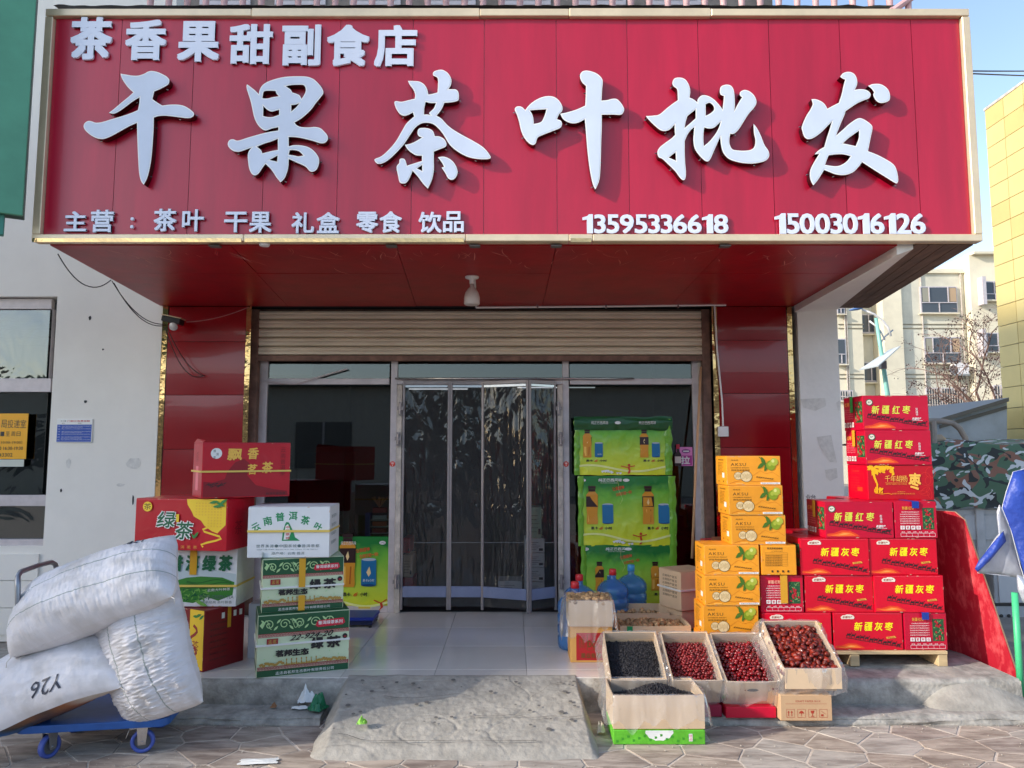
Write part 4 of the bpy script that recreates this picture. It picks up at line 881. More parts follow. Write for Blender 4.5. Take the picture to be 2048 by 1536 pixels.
# ---- amber walnut cartons
AW, AH, AD = .387, .2075, .27
def art_aksu():
    a = Art(); w, h = AW, AH; DK = K('olive_ink', 70, 50, 20); GR = K('walnut_green', 130, 150, 30); LG = K('walnut_leaf', 70, 110, 30); BE = K('walnut_beige', 226, 200, 150)
    a.line([(.004, .004), (w-.004, .004), (w-.004, h-.004), (.004, h-.004), (.004, .004)], .002, K('amber_light', 250, 196, 96))
    a.text('AKSU', w*.08, h*.66, w*.36, h*.76, DK, spacing=1.2); a.text('阿克苏', w*.09, h*.83, w*.22, h*.88, DK); a.text('LEATHEROID WALNUT', w*.08, h*.58, w*.42, h*.615, DK); a.text('阿克苏纸皮核桃', w*.09, h*.48, w*.43, h*.545, DK)
    hillp = [(w*.05, h*.06), (w*.15, h*.12), (w*.27, h*.16), (w*.4, h*.15), (w*.55, h*.12), (w*.7, h*.17), (w*.85, h*.15), (w*.97, h*.08)]
    a.line(hillp, .003, K('hill_brown', 200, 110, 20)); a.line([(w*.3, h*.2), (w*.5, h*.34), (w*.62, h*.5), (w*.72, h*.4), (w*.85, h*.45), (w*.97, h*.3)], .0018, K('hill_brown',0,0,0))
    for (x, y, r1) in ((.21, .32, .03), (.36, .30, .042)):
        a.ell(w*x, h*y, r1, r1*.95, DK, 18); a.ell(w*x, h*y, r1*.93, r1*.88, BE, 18)
        for q in range(7): a.line([(w*x - r1*.7 + q*r1*.22, h*y - r1*(.5 - .1*(q % 3))), (w*x - r1*.6 + q*r1*.2 + .003, h*y), (w*x - r1*.7 + q*r1*.22, h*y + r1*(.5 - .12*(q % 2)))], .0022, K('walnut_brown', 160, 120, 60))
    for i in range(8): camel(a, w*(.56 + .04*i), h*(.25 - .01*i), .013, DK)
    a.rect(w*.62, h*.04, w*.98, h*.10, WHT); a.text('新疆阿克苏核桃特产精选', w*.65, h*.05, w*.95, h*.09, K('pencil', 120, 110, 100), res=1)
    a.rect(w*.16, h*.05, w*.3, h*.075, K('amber_light',0,0,0))
    a.line([(w*.60, h*.98), (w*.7, h*.78), (w*.8, h*.72), (w*.88, h*.9)], .0035, LG)
    for (x, y, L, wd, an) in ((.64, .68, .036, .014, .7), (.68, .82, .036, .014, 2.0), (.73, .62, .034, .012, 1.2)): a.leaf(w*x, h*y, L, wd, an, LG)
    a.ell(w*.82, h*.68, .034, .036, K('walnut_green',0,0,0), 16); a.ell(w*.88, h*.80, .028, .028, K('walnut_green2', 170, 180, 60), 14); a.ell(w*.86, h*.83, .011, .012, K('walnut_green3', 214, 216, 130), 10); a.ell(w*.80, h*.72, .012, .014, K('walnut_green2',0,0,0), 10)
    a.ell(w*.95, h*.70, .003, .003, DK, 8)
    return a.mesh('front_print')
def art_aksu_side(w):
    a = Art(); h = AH; DK = K('olive_ink',0,0,0)
    a.text('阿克苏核桃', w*.25, h*.84, w*.75, h*.89, DK, bold=.02)
    for k in range(9): a.text('净含量配料表地址电话', w*.22, h*(.75 - k*.05), w*(.62 if k % 3 else .7), h*(.75 - k*.05) + .006, DK, res=1)
    a.rect(w*.62, h*.25, w*.82, h*.42, WHT); a.ell(w*.3, h*.12, .007, .007, DK, 10); a.ell(w*.7, h*.12, .007, .007, DK, 10)
    return a.mesh('side_print')
def art_aksu_back(w):
    a = Art(); h = AH; DK = K('olive_ink',0,0,0)
    a.text('阿克苏纸皮核桃', w*.18, h*.85, w*.62, h*.92, DK, bold=.02); a.text('AKSU LEATHEROID WALNUT', w*.3, h*.78, w*.62, h*.81, DK, res=1)
    a.line([(w*.12, h*.3), (w*.12, h*.74), (w*.75, h*.74), (w*.75, h*.3), (w*.12, h*.3)], .0015, DK)
    for k in range(7): a.line([(w*.12, h*(.36 + .055*k)), (w*.75, h*(.36 + .055*k))], .001, DK); a.text('营养成分表项目每百克', w*.14, h*(.305 + .055*k), w*.6, h*(.305 + .055*k) + .007, DK, res=1)
    for k in range(4): a.rect(w*(.28 + .15*k), h*.09, w*(.33 + .15*k), h*.16, DK)
    a.ell(w*.05, h*.5, .003, .003, DK, 8); a.rect(w*.36, h*.0 + .002, w*.52, h*.06, M_gtape)
    return a.mesh('end_print')
me_ak = art_aksu(); me_aks = art_aksu_side(AD); me_akb = art_aksu_back(.247)
YA = 5.31; gk = 'amber walnut cartons in the stepped pile'
za = [Zp + .2085*k for k in range(8)]
def acart(label, uL, k, front=me_ak, w=AW, side=me_aks, Y=YA, rz=0):
    v = 906 + (CZ - za[k] - .12)*270; return carton('walnut_carton', label, 'carton', (xat(uL, v, Y), Y, za[k]), w, AD, AH, M_aksu, front, side, None, rz, gk)
acart('amber walnut carton at the foot of the pile, half hidden behind the open fruit boxes', 1406, 1, rz=.0)
acart('amber walnut carton second from the bottom, left of the yellow-taped magenta end', 1409, 2, Y=YA - .01)
acart('amber walnut carton third from the bottom, left of the carton turned back side out', 1408, 3)
acart('amber carton turned back side out with a printed table, wedged against the red cartons', 1522, 3, me_akb, .247, None, Y=YA)
acart('amber walnut carton fourth from the bottom, stepped to the right', 1462, 4, Y=YA + .01)
acart('amber walnut carton second from the top of the pile', 1457, 5, Y=YA)
acart('topmost amber walnut carton, against the red pillar', 1453, 6, Y=YA + .012)
acart('plain amber carton at the very bottom of the pile, hidden behind the jujube boxes', 1406, 0)
x = xat(1418, 1070, 5.75)
t = carton('date_carton', 'small open red carton standing behind the amber walnut cartons', 'carton', (x, 5.72, Zp), .36, .3, .80, M_dred2, None, art_side_date(.3, .3, 6))
me_o = [c for c in t.children if c.name.startswith('side')][0]; me_o.location.z = .50
MB().add([(0, 0, .80), (.36, 0, .80), (.36, -.02, .86), (0, -.05, .85)], [(0,1,2,3)]).build('open_flap', M_kraft, t)

# ---- tea cartons on the left
def from_base(uL, vL, uR, vR, z):
    a = PZ(uL, vL, z); b = PZ(uR, vR, z); d = b - a; return a, math.atan2(d.y, d.x), d.length
def fret(a, x0, x1, y, hh, m):
    n = max(1, int((x1-x0)/(hh*1.25))); s = (x1-x0)/n
    for i in range(n):
        x = x0 + i*s; a.line([(x, y), (x, y+hh), (x + s*.72, y+hh), (x + s*.72, y+hh*.35), (x + s*.36, y+hh*.35), (x + s*.36, y + hh*.65)], hh*.13, m)
    a.line([(x0, y), (x1, y)], hh*.13, m)
def art_green(w, h, date=False, tape=None):
    a = Art(); DG = K('tea_dark_green', 24, 84, 52); LG = K('tea_pale', 176, 212, 150); RD = K('tea_red', 150, 28, 40); GO = K('ochre', 176, 140, 66); CR = K('cream', 220, 214, 190)
    a.rect(.004, h*.70, w-.004, h - .004, DG); a.rect(.004, h*.64, w-.004, h*.70, RD); a.rect(.004, h*.11, w-.004, h*.17, RD); a.rect(.004, .003, w-.004, h*.11, DG)
    fret(a, .008, w-.008, h*.652, h*.036, CR); fret(a, .008, w-.008, h*.122, h*.036, CR)
    for k in range(5):          # scrolls
        x = w*(.12 + .165*k); y = h*.845; r1 = h*.085; s = 1 if k % 2 else -1
        a.line([(x + r1*(1 - t/26)*cos(t*.42)*s, y + r1*(1 - t/26)*sin(t*.42)) for t in range(22)], .006, LG)
        a.line([(x + r1*s + q*w*.012, y + r1*.9*sin(q*.7 + k)) for q in range(8)], .004, LG)
        a.leaf(x - r1*1.1, y + r1*.6, .02, .007, .8*s, LG); a.leaf(x + r1*1.3, y - r1*.7, .02, .007, -.8*s, LG)
    a.poly([(.012, h*.845), (w*.05, h*.90), (w*.07, h*.845), (w*.05, h*.79)], LG)
    a.poly([(w*.62, h*.78), (w*.64, h*.86), (w*.93, h*.88), (w*.95, h*.80), (w*.92, h*.765), (w*.65, h*.75)], K('badge_red', 206, 30, 60)); a.text('普洱绿茶系列', w*.65, h*.79, w*.92, h*.85, WHT, bold=.02)
    a.rect(w*.10, h*.52, w*.22, h*.62, K('tea_red',0,0,0)); a.text('孟茗', w*.115, h*.535, w*.205, h*.605, GO, bold=.02)
    a.text('绿', w*.58, h*.40, w*.71, h*.58, M_ink, bold=.05); a.text('茶', w*.75, h*.40, w*.90, h*.58, M_ink, bold=.05)
    a.chars('茗邦生态', w*.20, h*.32, w*.55, h*.42, M_ink, gap=.06, bold=.06)
    a.ell(w*.95, h*.57, .017, .017, M_ink, 16); a.ell(w*.95, h*.56, .010, .006, K('tea_red',0,0,0), 10)
    r = random.Random(2)
    for i in range(70):
        x = w*(.04 + .93*i/70); q = r.random(); hh = h*(.03 + .07*abs(sin(i*.28)))
        if 18 < i < 46 and i % 4 == 0: a.poly([(x, h*.175), (x + .004, h*.24), (x + .001, h*.27), (x + .006, h*.285), (x + .011, h*.27), (x + .008, h*.24), (x + .014, h*.175)], GO)
        elif not 18 < i < 46: a.ell(x, h*.19 + hh*.5*q, .009, .009, GO, 7, 0, .3)
        else: a.rect(x, h*.175, x + .007, h*.195 + hh*.2*q, GO)
    for i in range(9): a.leaf(w*(.08 + .1*i), h*(.30 + .05*sin(i*2)), .007, .003, i, LG)
    a.text('孟连县茗邦生态茶叶有限责任公司', w*.2, h*.035, w*.83, h*.085, WHT)
    if date: 
        a.text('22-924-20', w*.34, h*.585, w*.82, h*.67, M_ink, shear=.5, bold=.02, rot=.05)
    if tape: a.rect(w*.44, h*.45, w*.52, h - .002, K('tape_ochre', 214, 160, 40, .3)); a.rect(w*.44, .004, w*.52, h*.30, K('tape_ochre',0,0,0))
    return a.mesh('front_print')
gt = 'tea cartons piled beside the left pillar'
# right hand pile (three boxes)
A0, rz0, w0 = from_base(512, 1357, 697, 1338, Zp)
sideg = Art(); sideg.rect(.01, .02, .3, .06, M_tgreen); sideg.rect(.01, .3, .3, .4, M_tgreen); sideg.text('绿茶', .08, .12, .22, .2, M_ink); me_sg = sideg.mesh('side_print')
hB = .40
t = carton('tea_carton', 'large pale green tea carton with handwritten date, at the foot of the right tea pile', 'carton', A0, w0, .34, hB, M_tpale, art_green(w0, hB, True), me_sg, None, rz0, gt)
MB().box(.004, w0 - .004, .01, .33, hB + .001, hB + .004).build('lid_print', M_tgreen, t); MB().box(-.009, w0 + .003, -.010, .345, hB*.5, hB*.5 + .012).build('strap', M_wstrap, t)
zB1 = Zp + hB + .006
w1 = w0*.90; h1 = .355
t = carton('tea_carton', 'pale green tea carton with ochre tape, middle of the right tea pile', 'carton', (A0.x - .0, A0.y + .06, zB1), w1, .33, h1, M_tpale, art_green(w1, h1, False, True), me_sg, None, rz0*.95, gt)
MB().box(-.009, w1 + .003, -.010, .335, h1*.44, h1*.44 + .012).build('strap', M_wstrap, t)
zB0 = zB1 + h1 + .006; w2 = .555; h2 = .345
def art_white(w, h):
    a = Art(); G = K('brush_green', 24, 140, 84); GY = K('print_grey', 90, 110, 112); R = K('seal_red', 190, 50, 60)
    for ch, x, y, s, ro in (('云', .10, .60, .10, .5), ('南', .24, .72, .11, .2), ('普', .39, .80, .11, .1), ('洱', .55, .82, .11, 0), ('茶', .70, .73, .11, -.2), ('叶', .86, .60, .10, -.5)):
        a.text(ch, w*x - h*s*.75, h*y - h*s*.75, w*x + h*s*.75, h*y + h*s*.75, G, rot=ro, bold=.025)
    a.poly([(w*.42, h*.33), (w*.43, h*.52), (w*.455, h*.66), (w*.47, h*.70), (w*.50, h*.69), (w*.53, h*.60), (w*.56, h*.50), (w*.58, h*.40), (w*.64, h*.33)], G)
    a.poly([(w*.44, h*.35), (w*.46, h*.62), (w*.49, h*.66), (w*.53, h*.5), (w*.5, h*.36)], WHT)
    for i, c in enumerate('中国茶城'): a.text(c, w*.465, h*(.57 - .07*i), w*.515, h*(.62 - .07*i), R, bold=.02)
    a.chars('世界茶源·中国茶城·普洱茶都', w*.11, h*.20, w*.88, h*.26, GY, gap=.2); a.text('SHI JIE CHA YUAN · ZHONG GUO CHA CHENG · PU ER CHA DU', w*.12, h*.145, w*.86, h*.17, GY, res=1)
    a.text('原产地：云南·普洱', w*.30, h*.06, w*.70, h*.115, GY)
    return a.mesh('front_print')
sw = Art(); [sw.text('普洱茶叶', .07, .26 - i*.06, .25, .285 - i*.06, K('print_grey',0,0,0)) for i in range(4)]; me_sw = sw.mesh('side_print')
p = PY(494, 1100, 5.14)
t = carton('tea_carton', 'white tea carton with green brush lettering, on top of the right tea pile', 'carton', (p.x, 5.14, zB0), w2, .36, h2, M_twhite, art_white(w2, h2), None, me_sw, .05, gt)
MB().box(-.0, w2 + .004, -.012, .364, h2*.50, h2*.50 + .014).build('strap', M_strap, t)
# small white carton behind
p = PZ(492, 1318, Zp); carton('tea_carton', 'plain white carton edge peeping out left of the green tea cartons', 'carton', (p.x, p.y + .02, Zp), .3, .3, .385, M_twhite, None, None, None, .0, gt)
# left hand pile
def art_red_tea(w, h):
    a = Art(); YL = K('tea_yellow', 246, 206, 50); OG = K('tea_leaf', 40, 130, 60); DG = K('brush_dgreen', 14, 96, 60)
    a.poly([(w*.56, h*.995), (w*.57, h*.88), (w*.60, h*.80), (w*.62, h*.74), (w*.64, h*.66), (w*.72, h*.58), (w*.76, h*.48), (w*.84, h*.38), (w*.90, h*.34), (w*.93, h*.40), (w*.985, h*.5), (w*.985, h*.995)], YL)
    a.line([(w*(.84 + .09*sin(i*.9)*(1 + i*.02)), h*(.62 - i*.042)) for i in range(14)], .013, K('tea_yellow',0,0,0))
    for k in range(9): 
        for j in range(int(5 + 4*(k > 3))): a.text('茶香', w*(.66 + .034*k), h*(.90 - .055*j), w*(.675 + .034*k), h*(.93 - .055*j), GLD, res=1)
    for (x, y, an) in ((.86, .94, .2), (.93, .9, -.4), (.96, .95, .6), (.90, .86, .1)): a.leaf(w*x, h*y, .035, .011, an, OG)
    a.ell(w*.14, h*.84, .036, .034, YL, 20); a.text('茶', w*.10, h*.78, w*.18, h*.90, M_ink)
    for ch, x0, y0, x1, y1 in (('绿', .25, .44, .45, .74), ('茶', .46, .22, .64, .55)):
        a.text(ch, w*x0, h*y0, w*x1, h*y1, WHT, bold=.075, shear=.15); a.text(ch, w*x0, h*y0, w*x1, h*y1, DG, bold=.02, shear=.15)
    a.rect(w*.46, h*.55, w*.49, h*.70, YL); a.leaf(w*.68, h*.30, .03, .01, .9, OG); a.leaf(w*.65, h*.28, .02, .008, 2.2, OG)
    a.poly([(w*.12, h*.14), (w*.13, h*.03), (w*.22, h*.03), (w*.23, h*.14)], K('cup', 180, 214, 200)); a.chars('普洱茗茶', w*.45, h*.04, w*.70, h*.10, GLD, gap=.6)
    return a.mesh('front_print')
def art_top(w, h):
    a = Art(); GY = K('gold_pale',0,0,0); DR = K('deep_red', 140, 0, 24)
    a.poly([(w*.02, h*.02), (w*.02, h*.30), (w*.12, h*.28), (w*.25, h*.34), (w*.28, h*.48), (w*.36, h*.64), (w*.46, h*.70), (w*.52, h*.62), (w*.5, h*.40), (w*.6, h*.22), (w*.8, h*.14), (w*.97, h*.10), (w*.98, h*.02)], DR)
    a.ell(w*.15, h*.80, .037, .037, WHT, 22)
    for i, c in enumerate('普洱茶'): a.text(c, w*(.115 + .03*(i % 2)), h*(.82 - .06*i), w*(.145 + .03*(i % 2)), h*(.87 - .06*i), M_ink)
    a.text('飘', w*.27, h*.68, w*.43, h*.88, GY, bold=.03, shear=.1); a.text('香', w*.50, h*.70, w*.62, h*.90, GY, bold=.03, shear=.1); a.text('茗', w*.50, h*.42, w*.61, h*.60, GY, bold=.03, shear=.1); a.text('茶', w*.67, h*.44, w*.79, h*.64, GY, bold=.03, shear=.1)
    for i, c in enumerate('云南普洱茶'): a.text(c, w*.88, h*(.82 - .11*i), w*.94, h*(.91 - .11*i), DR)
    a.text('普洱市孟连县', w*.72, h*.04, w*.95, h*.08, M_ink)
    for i in range(16): a.line([(w*(.04 + .012*i), h*(.22 + .03*sin(i))), (w*(.09 + .012*i), h*(.25 + .03*cos(i*1.7)))], .003, M_ink)
    return a.mesh('front_print')
def art_puer(w, h):
    a = Art(); DG = K('brush_dgreen',0,0,0); G1 = K('tea_field', 60, 130, 50); G2 = K('tea_field_light', 120, 176, 80)
    a.poly([(.004, h*.62), (w*.2, h*.7), (w*.4, h*.82), (w*.6, h*.66), (w*.8, h*.6), (w*.99, h*.56), (w*.99, h*.3), (.004, h*.3)], K('mist', 190, 204, 208))
    a.poly([(.004, h*.12), (.004, h*.4), (w*.3, h*.50), (w*.5, h*.52), (w*.8, h*.5), (w*.97, h*.42), (w*.95, h*.2), (w*.75, h*.10), (w*.6, h*.16), (w*.4, h*.06)], G1)
    for k in range(4): a.line([(w*(.3 + .07*i), h*(.30 + .045*k + .03*sin(i*.8 + k))) for i in range(10)], .006, K('tea_field_dark', 36, 96, 40))
    r = random.Random(4)
    for i in range(90): a.leaf(w*r.uniform(.02, .62), h*r.uniform(.1, .3), .014, .004, r.uniform(0, pi), G2 if i % 3 else DG)
    for i, c in enumerate('普洱绿茶'): a.text(c, w*(.06 + .23*i), h*.62, w*(.24 + .23*i), h*.88, DG, bold=.05, shear=.1)
    a.leaf(w*.52, h*.06, .05, .014, -.4, G2); a.text("PU'ER GREEN TEA", w*.50, h*.14, w*.97, h*.20, K('print_grey',0,0,0)); a.text('传承经典 茶叶飘香', w*.52, h*.055, w*.95, h*.105, K('print_grey',0,0,0))
    a.text('云南大叶种茶', w*.6, h*.27, w*.92, h*.32, WHT, rot=.06)
    a.rect(w*.34, h*.55, w*.44, h - .003, K('tape_ochre',0,0,0))
    return a.mesh('front_print')
Z3 = [Zp, Zp + .415, Zp + .415 + .385]
Ya = 5.42
# bottom: turned, its red right side and a yellow corner showing
c0 = PZ(405, 1345, Zp)
rb_ = Art(); 
for k in range(7): rb_.text('普洱茗茶云南特产', .05, .30 - .04*k, .2, .312 - .04*k, M_ink, res=1)
for k in range(4): rb_.rect(.14 + .05*k, .33, .165 + .05*k, .37, WHT)
rb_.rect(.19, .26, .22, .41, K('tape_ochre',0,0,0)); 
yb = Art(); yb.rect(.30, .01, .445, .405, K('tea_yellow',0,0,0)); [yb.leaf(.36 + .03*i, .36 + .01*(i % 2), .03, .01, .3*i, K('tea_leaf',0,0,0)) for i in range(3)]; yb.line([(.34 + .04*sin(i*.9), .3 - i*.02) for i in range(14)], .02, K('tea_red',0,0,0)); yb.text('茶', .33, .13, .4, .2, K('tea_red',0,0,0))
rzb = -.52
L_ = .45; bx0 = c0 - Vector((cos(rzb)*L_, sin(rzb)*L_, 0))
rbb = rb_.mesh('side_print')
carton('tea_carton', 'dark red tea carton at the very bottom left, turned so that its yellow corner shows', 'carton', bx0, L_, .34, .405, M_tred2, yb.mesh('front_print'), None, rbb, rzb, gt)
pB = PY(471, 1222, 5.30)
zz1 = pB.z; w_ = .50; h_ = zat(1106, 5.30) - zz1
t = carton('tea_carton', 'white tea carton with green hills and yellow strap, behind the white sacks', 'carton', (pB.x - w_, 5.30, Zp + .41), w_, .36, h_, M_twhite, art_puer(w_, h_), None, None, 0, gt)
MB().box(-.003, w_ + .004, -.012, .364, h_*.34, h_*.34 + .014).build('strap', M_strap, t)
zA1 = Zp + .41 + h_ + .004
aL, aR = PY(268, 1094, 5.24), PY(452, 1108, 5.12); dd = aR - aL; wA = dd.xy.length; hA = zat(997, 5.2) - zat(1100, 5.2)
rsd = Art(); rsd.text('茶', .1, .1, .2, .2, K('deep_red',0,0,0)); 
carton('tea_carton', 'glossy red tea carton with yellow scroll and green characters', 'carton', (aL.x, aL.y, zA1), wA, .36, hA, M_tred, art_red_tea(wA, hA), None, rsd.mesh('side_print'), math.atan2(dd.y, dd.x), gt)
zT0 = max(zA1 + hA, zB0 + h2) + .004
pT = PY(402, 990, 5.10); wT = .60; hT = .385
lsd = Art(); lsd.rect(.12, .05, .22, .22, K('pink', 0,0,0)); lsd.text('普洱', .13, .25, .2, .32, K('deep_red',0,0,0)); 
t = carton('tea_carton', 'red tea carton with gold characters, balanced on top across both tea piles', 'carton', (pT.x, 5.10, zT0), wT, .36, hT, M_tred, art_top(wT, hT), lsd.mesh('side_print'), None, .56, gt)
MB().box(-.012, wT + .004, -.012, .364, hT*.46, hT*.46 + .012).build('strap', M_strap, t)
MB().add([(0, .0, hT), (0, .36, hT), (.02, .35, hT + .03), (.02, .02, hT + .012)], [(0,1,2,3)]).build('open_flap', M_tred, t)

# ================================================================== FRUIT BOXES
def blob(name, m, rx, ry, rz_, seed, nu=10, nv=7, wr=.06, fr_=2.2, crease=0):
    b = MB(); vs = []; 
    for j in range(nv + 1):
        th = pi*j/nv
        for i in range(nu):
            ph = 2*pi*i/nu; d = Vector((sin(th)*cos(ph), sin(th)*sin(ph), cos(th)))
            k = 1 + wr*noise.noise(d*fr_ + Vector((seed*5.1, 0, 0)))*2 + wr*.6*noise.noise(d*fr_*3 + Vector((0, seed*3.3, 0)))
            if crease: k *= 1 + crease*sin(ph*5 + 2*sin(th*3 + seed))
            vs.append((d.x*rx*k, d.y*ry*k, d.z*rz_*k))
    fs = [(j*nu + i, j*nu + (i+1) % nu, (j+1)*nu + (i+1) % nu, (j+1)*nu + i) for j in range(nv) for i in range(nu)]
    b.add(vs, fs); return b.mesh(name, m, smooth=True, fixn=False)
def fruit_mat(name, c1, c2, rough, sc=30, coat=0):
    m = pm(name, c1, rough, col2=c2, vscale=sc, bump=.8, bscale=sc*3, bdist=.003, coat=coat); n = m.node_tree; p = n.nodes['Principled BSDF']; src = p.inputs['Base Color'].links[0].from_socket
    oi = n.nodes.new('ShaderNodeObjectInfo'); hv = n.nodes.new('ShaderNodeHueSaturation'); mr = n.nodes.new('ShaderNodeMapRange'); mr.inputs[3].default_value = .55; mr.inputs[4].default_value = 1.35
    n.links.new(oi.outputs['Random'], mr.inputs[0]); n.links.new(mr.outputs[0], hv.inputs['Value']); n.links.new(src, hv.inputs['Color']); n.links.new(hv.outputs[0], p.inputs['Base Color']); return m
M_big = fruit_mat('big_jujube_skin', srgb(146, 44, 26), srgb(84, 16, 14), .38, 40, .1)
M_mid = fruit_mat('jujube_skin', srgb(150, 18, 24), srgb(92, 6, 16), .25, 50, .3)
M_small = fruit_mat('small_jujube_skin', srgb(176, 40, 40), srgb(116, 16, 24), .33, 50, .2)
M_mul = pm('mulberry', srgb(34, 32, 38), .6, var=.4, vscale=90, bump=.8, bscale=160, bdist=.003)
M_wal = fruit_mat('walnut_shell', srgb(214, 178, 130), srgb(150, 108, 66), .65, 30)
me_big = [blob('jujube_mesh', M_big, .0162, .0155, .0245, i, 18, 12, .12, 2.6, .05) for i in range(5)]
me_mid = [blob('jujube_mesh', M_mid, .0118, .0115, .0148, i + 9, 10, 7, .05, 2.2, .02) for i in range(4)]
me_sm = [blob('jujube_mesh', M_small, .0095, .0093, .0118, i + 19, 9, 6, .05, 2.2, .02) for i in range(4)]
me_wal = [blob('walnut_mesh', M_wal, .0185, .018, .0205, i + 29, 14, 9, .07, 4.5, .03) for i in range(4)]
def mesh_raw(me): return [v.co.copy() for v in me.vertices], [tuple(p.vertices) for p in me.polygons]
def pile_mesh(name, meshes, mats, pts, parent=None):
    b = MB(); raws = [mesh_raw(m) for m in meshes]; r = random.Random(11)
    for p, s in pts:
        vs, fs = r.choice(raws); R = Matrix.Rotation(r.uniform(0, 6.3), 3, Vector((r.uniform(-1,1), r.uniform(-1,1), r.uniform(-1,1))).normalized())
        b.add([p + (R @ v)*s for v in vs], fs)
    return b.build(name, mats, parent, smooth=True, fixn=False)
def open_box(name, label, loc, w, d, h, m=M_kraft2, rz=0, tilt=0, group=None, flap=None, holes=True, cat='box'):
    t = thing(name, label, cat, loc, rz, group); t.rotation_euler = (tilt, 0, rz); th = .006
    q = rs.uniform(.004, .012)
    b = MB(); 
    def wall(p0, p1, nrm, sag):      # bowed corrugated wall
        n = 8
        for side in (0, 1):
            def fn(u, v): 
                p = Vector(p0).lerp(Vector(p1), u); o = sag*sin(pi*u)*v; return (p.x + nrm[0]*(o - th*side), p.y + nrm[1]*(o - th*side), h*v + .004*noise.noise(Vector((u*3, v*2, p.x*3)))*v)
            b.grid(fn, n, 5, flip=bool(side))
        pts = []
        for i in range(n):
            a = [fn_ for fn_ in ()]
        b.add([(lerp(p0[0], p1[0], k/8) + nrm[0]*(sag*sin(pi*k/8) - th*s_), lerp(p0[1], p1[1], k/8) + nrm[1]*(sag*sin(pi*k/8) - th*s_), h + .004*noise.noise(Vector((k/8*3, 2, lerp(p0[0], p1[0], k/8)*3)))) for s_ in (0, 1) for k in range(9)], [(k, k+1, k+10, k+9) for k in range(8)])
    wall((0,0), (w,0), (0,-1), q); wall((w,0), (w,d), (1,0), q*.6); wall((w,d), (0,d), (0,1), q*.5); wall((0,d), (0,0), (-1,0), q*.6)
    b.add([(0,0,.002),(w,0,.002),(w,d,.002),(0,d,.002)], [(0,1,2,3)])
    b.build('carton_wall', m, t, fixn=False)
    if flap:
        L, an = flap; MB().box(.004, w - .004, -L, 0, -.003, .003, Matrix.Translation((0, -.005, h)) @ Matrix.Rotation(an, 4, 'X')).build('front_flap', m, t, bevel=.001)
    if holes:
        a = Art(); a.ell(w/2, h*.66, .036, .011, M_dark2, 16); o = place_art(a.mesh('hand_hole'), 'hand_hole', t, (0, -q - .001, 0))
    return t
def liner(t, w, d, h, drop=.12, seed=0, out=.045, inner=.05):
    """loose plastic bag folded over the rim"""
    n = 72; rows = [(-inner*.25, -inner), (-.008, -.012), (.004, .008), (.014, .0), (out*.8, -drop*.4), (out, -drop*.75), (out*1.15, -drop)]
    def per(u):
        L = 2*(w + d); s = u*L
        if s < w: return Vector((s, 0)), Vector((0, -1))
        s -= w
        if s < d: return Vector((w, s)), Vector((1, 0))
        s -= d
        if s < w: return Vector((w - s, d)), Vector((0, 1))
        s -= w
        return Vector((0, d - s)), Vector((-1, 0))
    b = MB()
    def fn(u, v):
        k = v*(len(rows)-1); i = min(int(k), len(rows)-2); f = k - i
        o = lerp(rows[i][0], rows[i+1][0], f); z = lerp(rows[i][1], rows[i+1][1], f)
        p, nn = per((u % 1)); p2, n2 = per((u + .02) % 1); nn = (nn + n2).normalized() if (nn + n2).length > .1 else nn
        c = cos(2*pi*u)*3; s_ = sin(2*pi*u)*3
        w1 = noise.noise(Vector((c*1.3, s_*1.3, seed + v))); w2 = noise.noise(Vector((c*5, s_*5, seed + v*.6)))
        a = min(1, max(0, (v - .35)*2)); o += a*(.012*w1 + .005*w2) + .002*w2; z += a*(.06*w1 + .008*w2)*drop/.12 + .004*w2
        return (p.x + nn.x*o, p.y + nn.y*o, h + z)
    b.grid(fn, n*2, 18); return b.build('plastic_liner', M_film, t, smooth=True, fixn=False)
def fill(t, w, d, zf, pitch, meshes, name, label, group, r, limit=None, stuff_name=None, size=(.82, 1.16), nx=None, cat='fruit', stuff_only=False, mat_=None, margin=.012):
    bpy.context.view_layer.update(); Mw = t.matrix_world.copy(); rows = int((d - 2*margin)/(pitch*.87)); ind = []; low = []
    for j in range(rows + 1):
        n = int((w - 2*margin)/pitch)
        for i in range(n + 1):
            x = margin + pitch*(i + .5*(j % 2)) + r.uniform(-.2, .2)*pitch; y = margin + pitch*.87*j + r.uniform(-.2, .2)*pitch
            if not (margin*.6 < x < w - margin*.6 and margin*.6 < y < d - margin*.6): continue
            ind.append(Vector((x, y, zf(x/w, y/d) + r.uniform(-.25, .3)*pitch))); low.append(Vector((x + pitch*.5, y + pitch*.3, zf(x/w, y/d) - pitch*.62)))
    low = [p for p in low if p.x < w - margin*.5 and p.y < d - margin*.5]
    if stuff_only:
        o = pile_mesh(stuff_name, meshes, [meshes[0].materials[0]], [(p, r.uniform(*size)) for p in ind + low]); o.matrix_world = Mw; tag(o, label, cat, None, 'stuff'); return
    for p in ind:
        o = bpy.data.objects.new(name, r.choice(meshes)); COL.objects.link(o); s = r.uniform(*size); o.scale = (s, s, s)
        o.location = Mw @ p; o.rotation_euler = (r.uniform(0, 6.3), r.uniform(0, 6.3), r.uniform(0, 6.3)); tag(o, label, cat, group)
    o = pile_mesh(stuff_name, meshes, [meshes[0].materials[0]], [(p, 1) for p in low]); o.matrix_world = Mw; tag(o, 'lower layer of ' + group, cat, None, 'stuff')
    return len(ind)
def fbox(uL, uR, vF, Y0, z0, d, h, tilt):
    """front rim seen between uL and uR"""
    yr = Y0 - h*sin(tilt); x0 = xat(uL, vF, yr); x1 = xat(uR, vF, yr); return (x0, Y0, z0), x1 - x0
fr_ = random.Random(21)
TA = radians(29)
cntI = 0
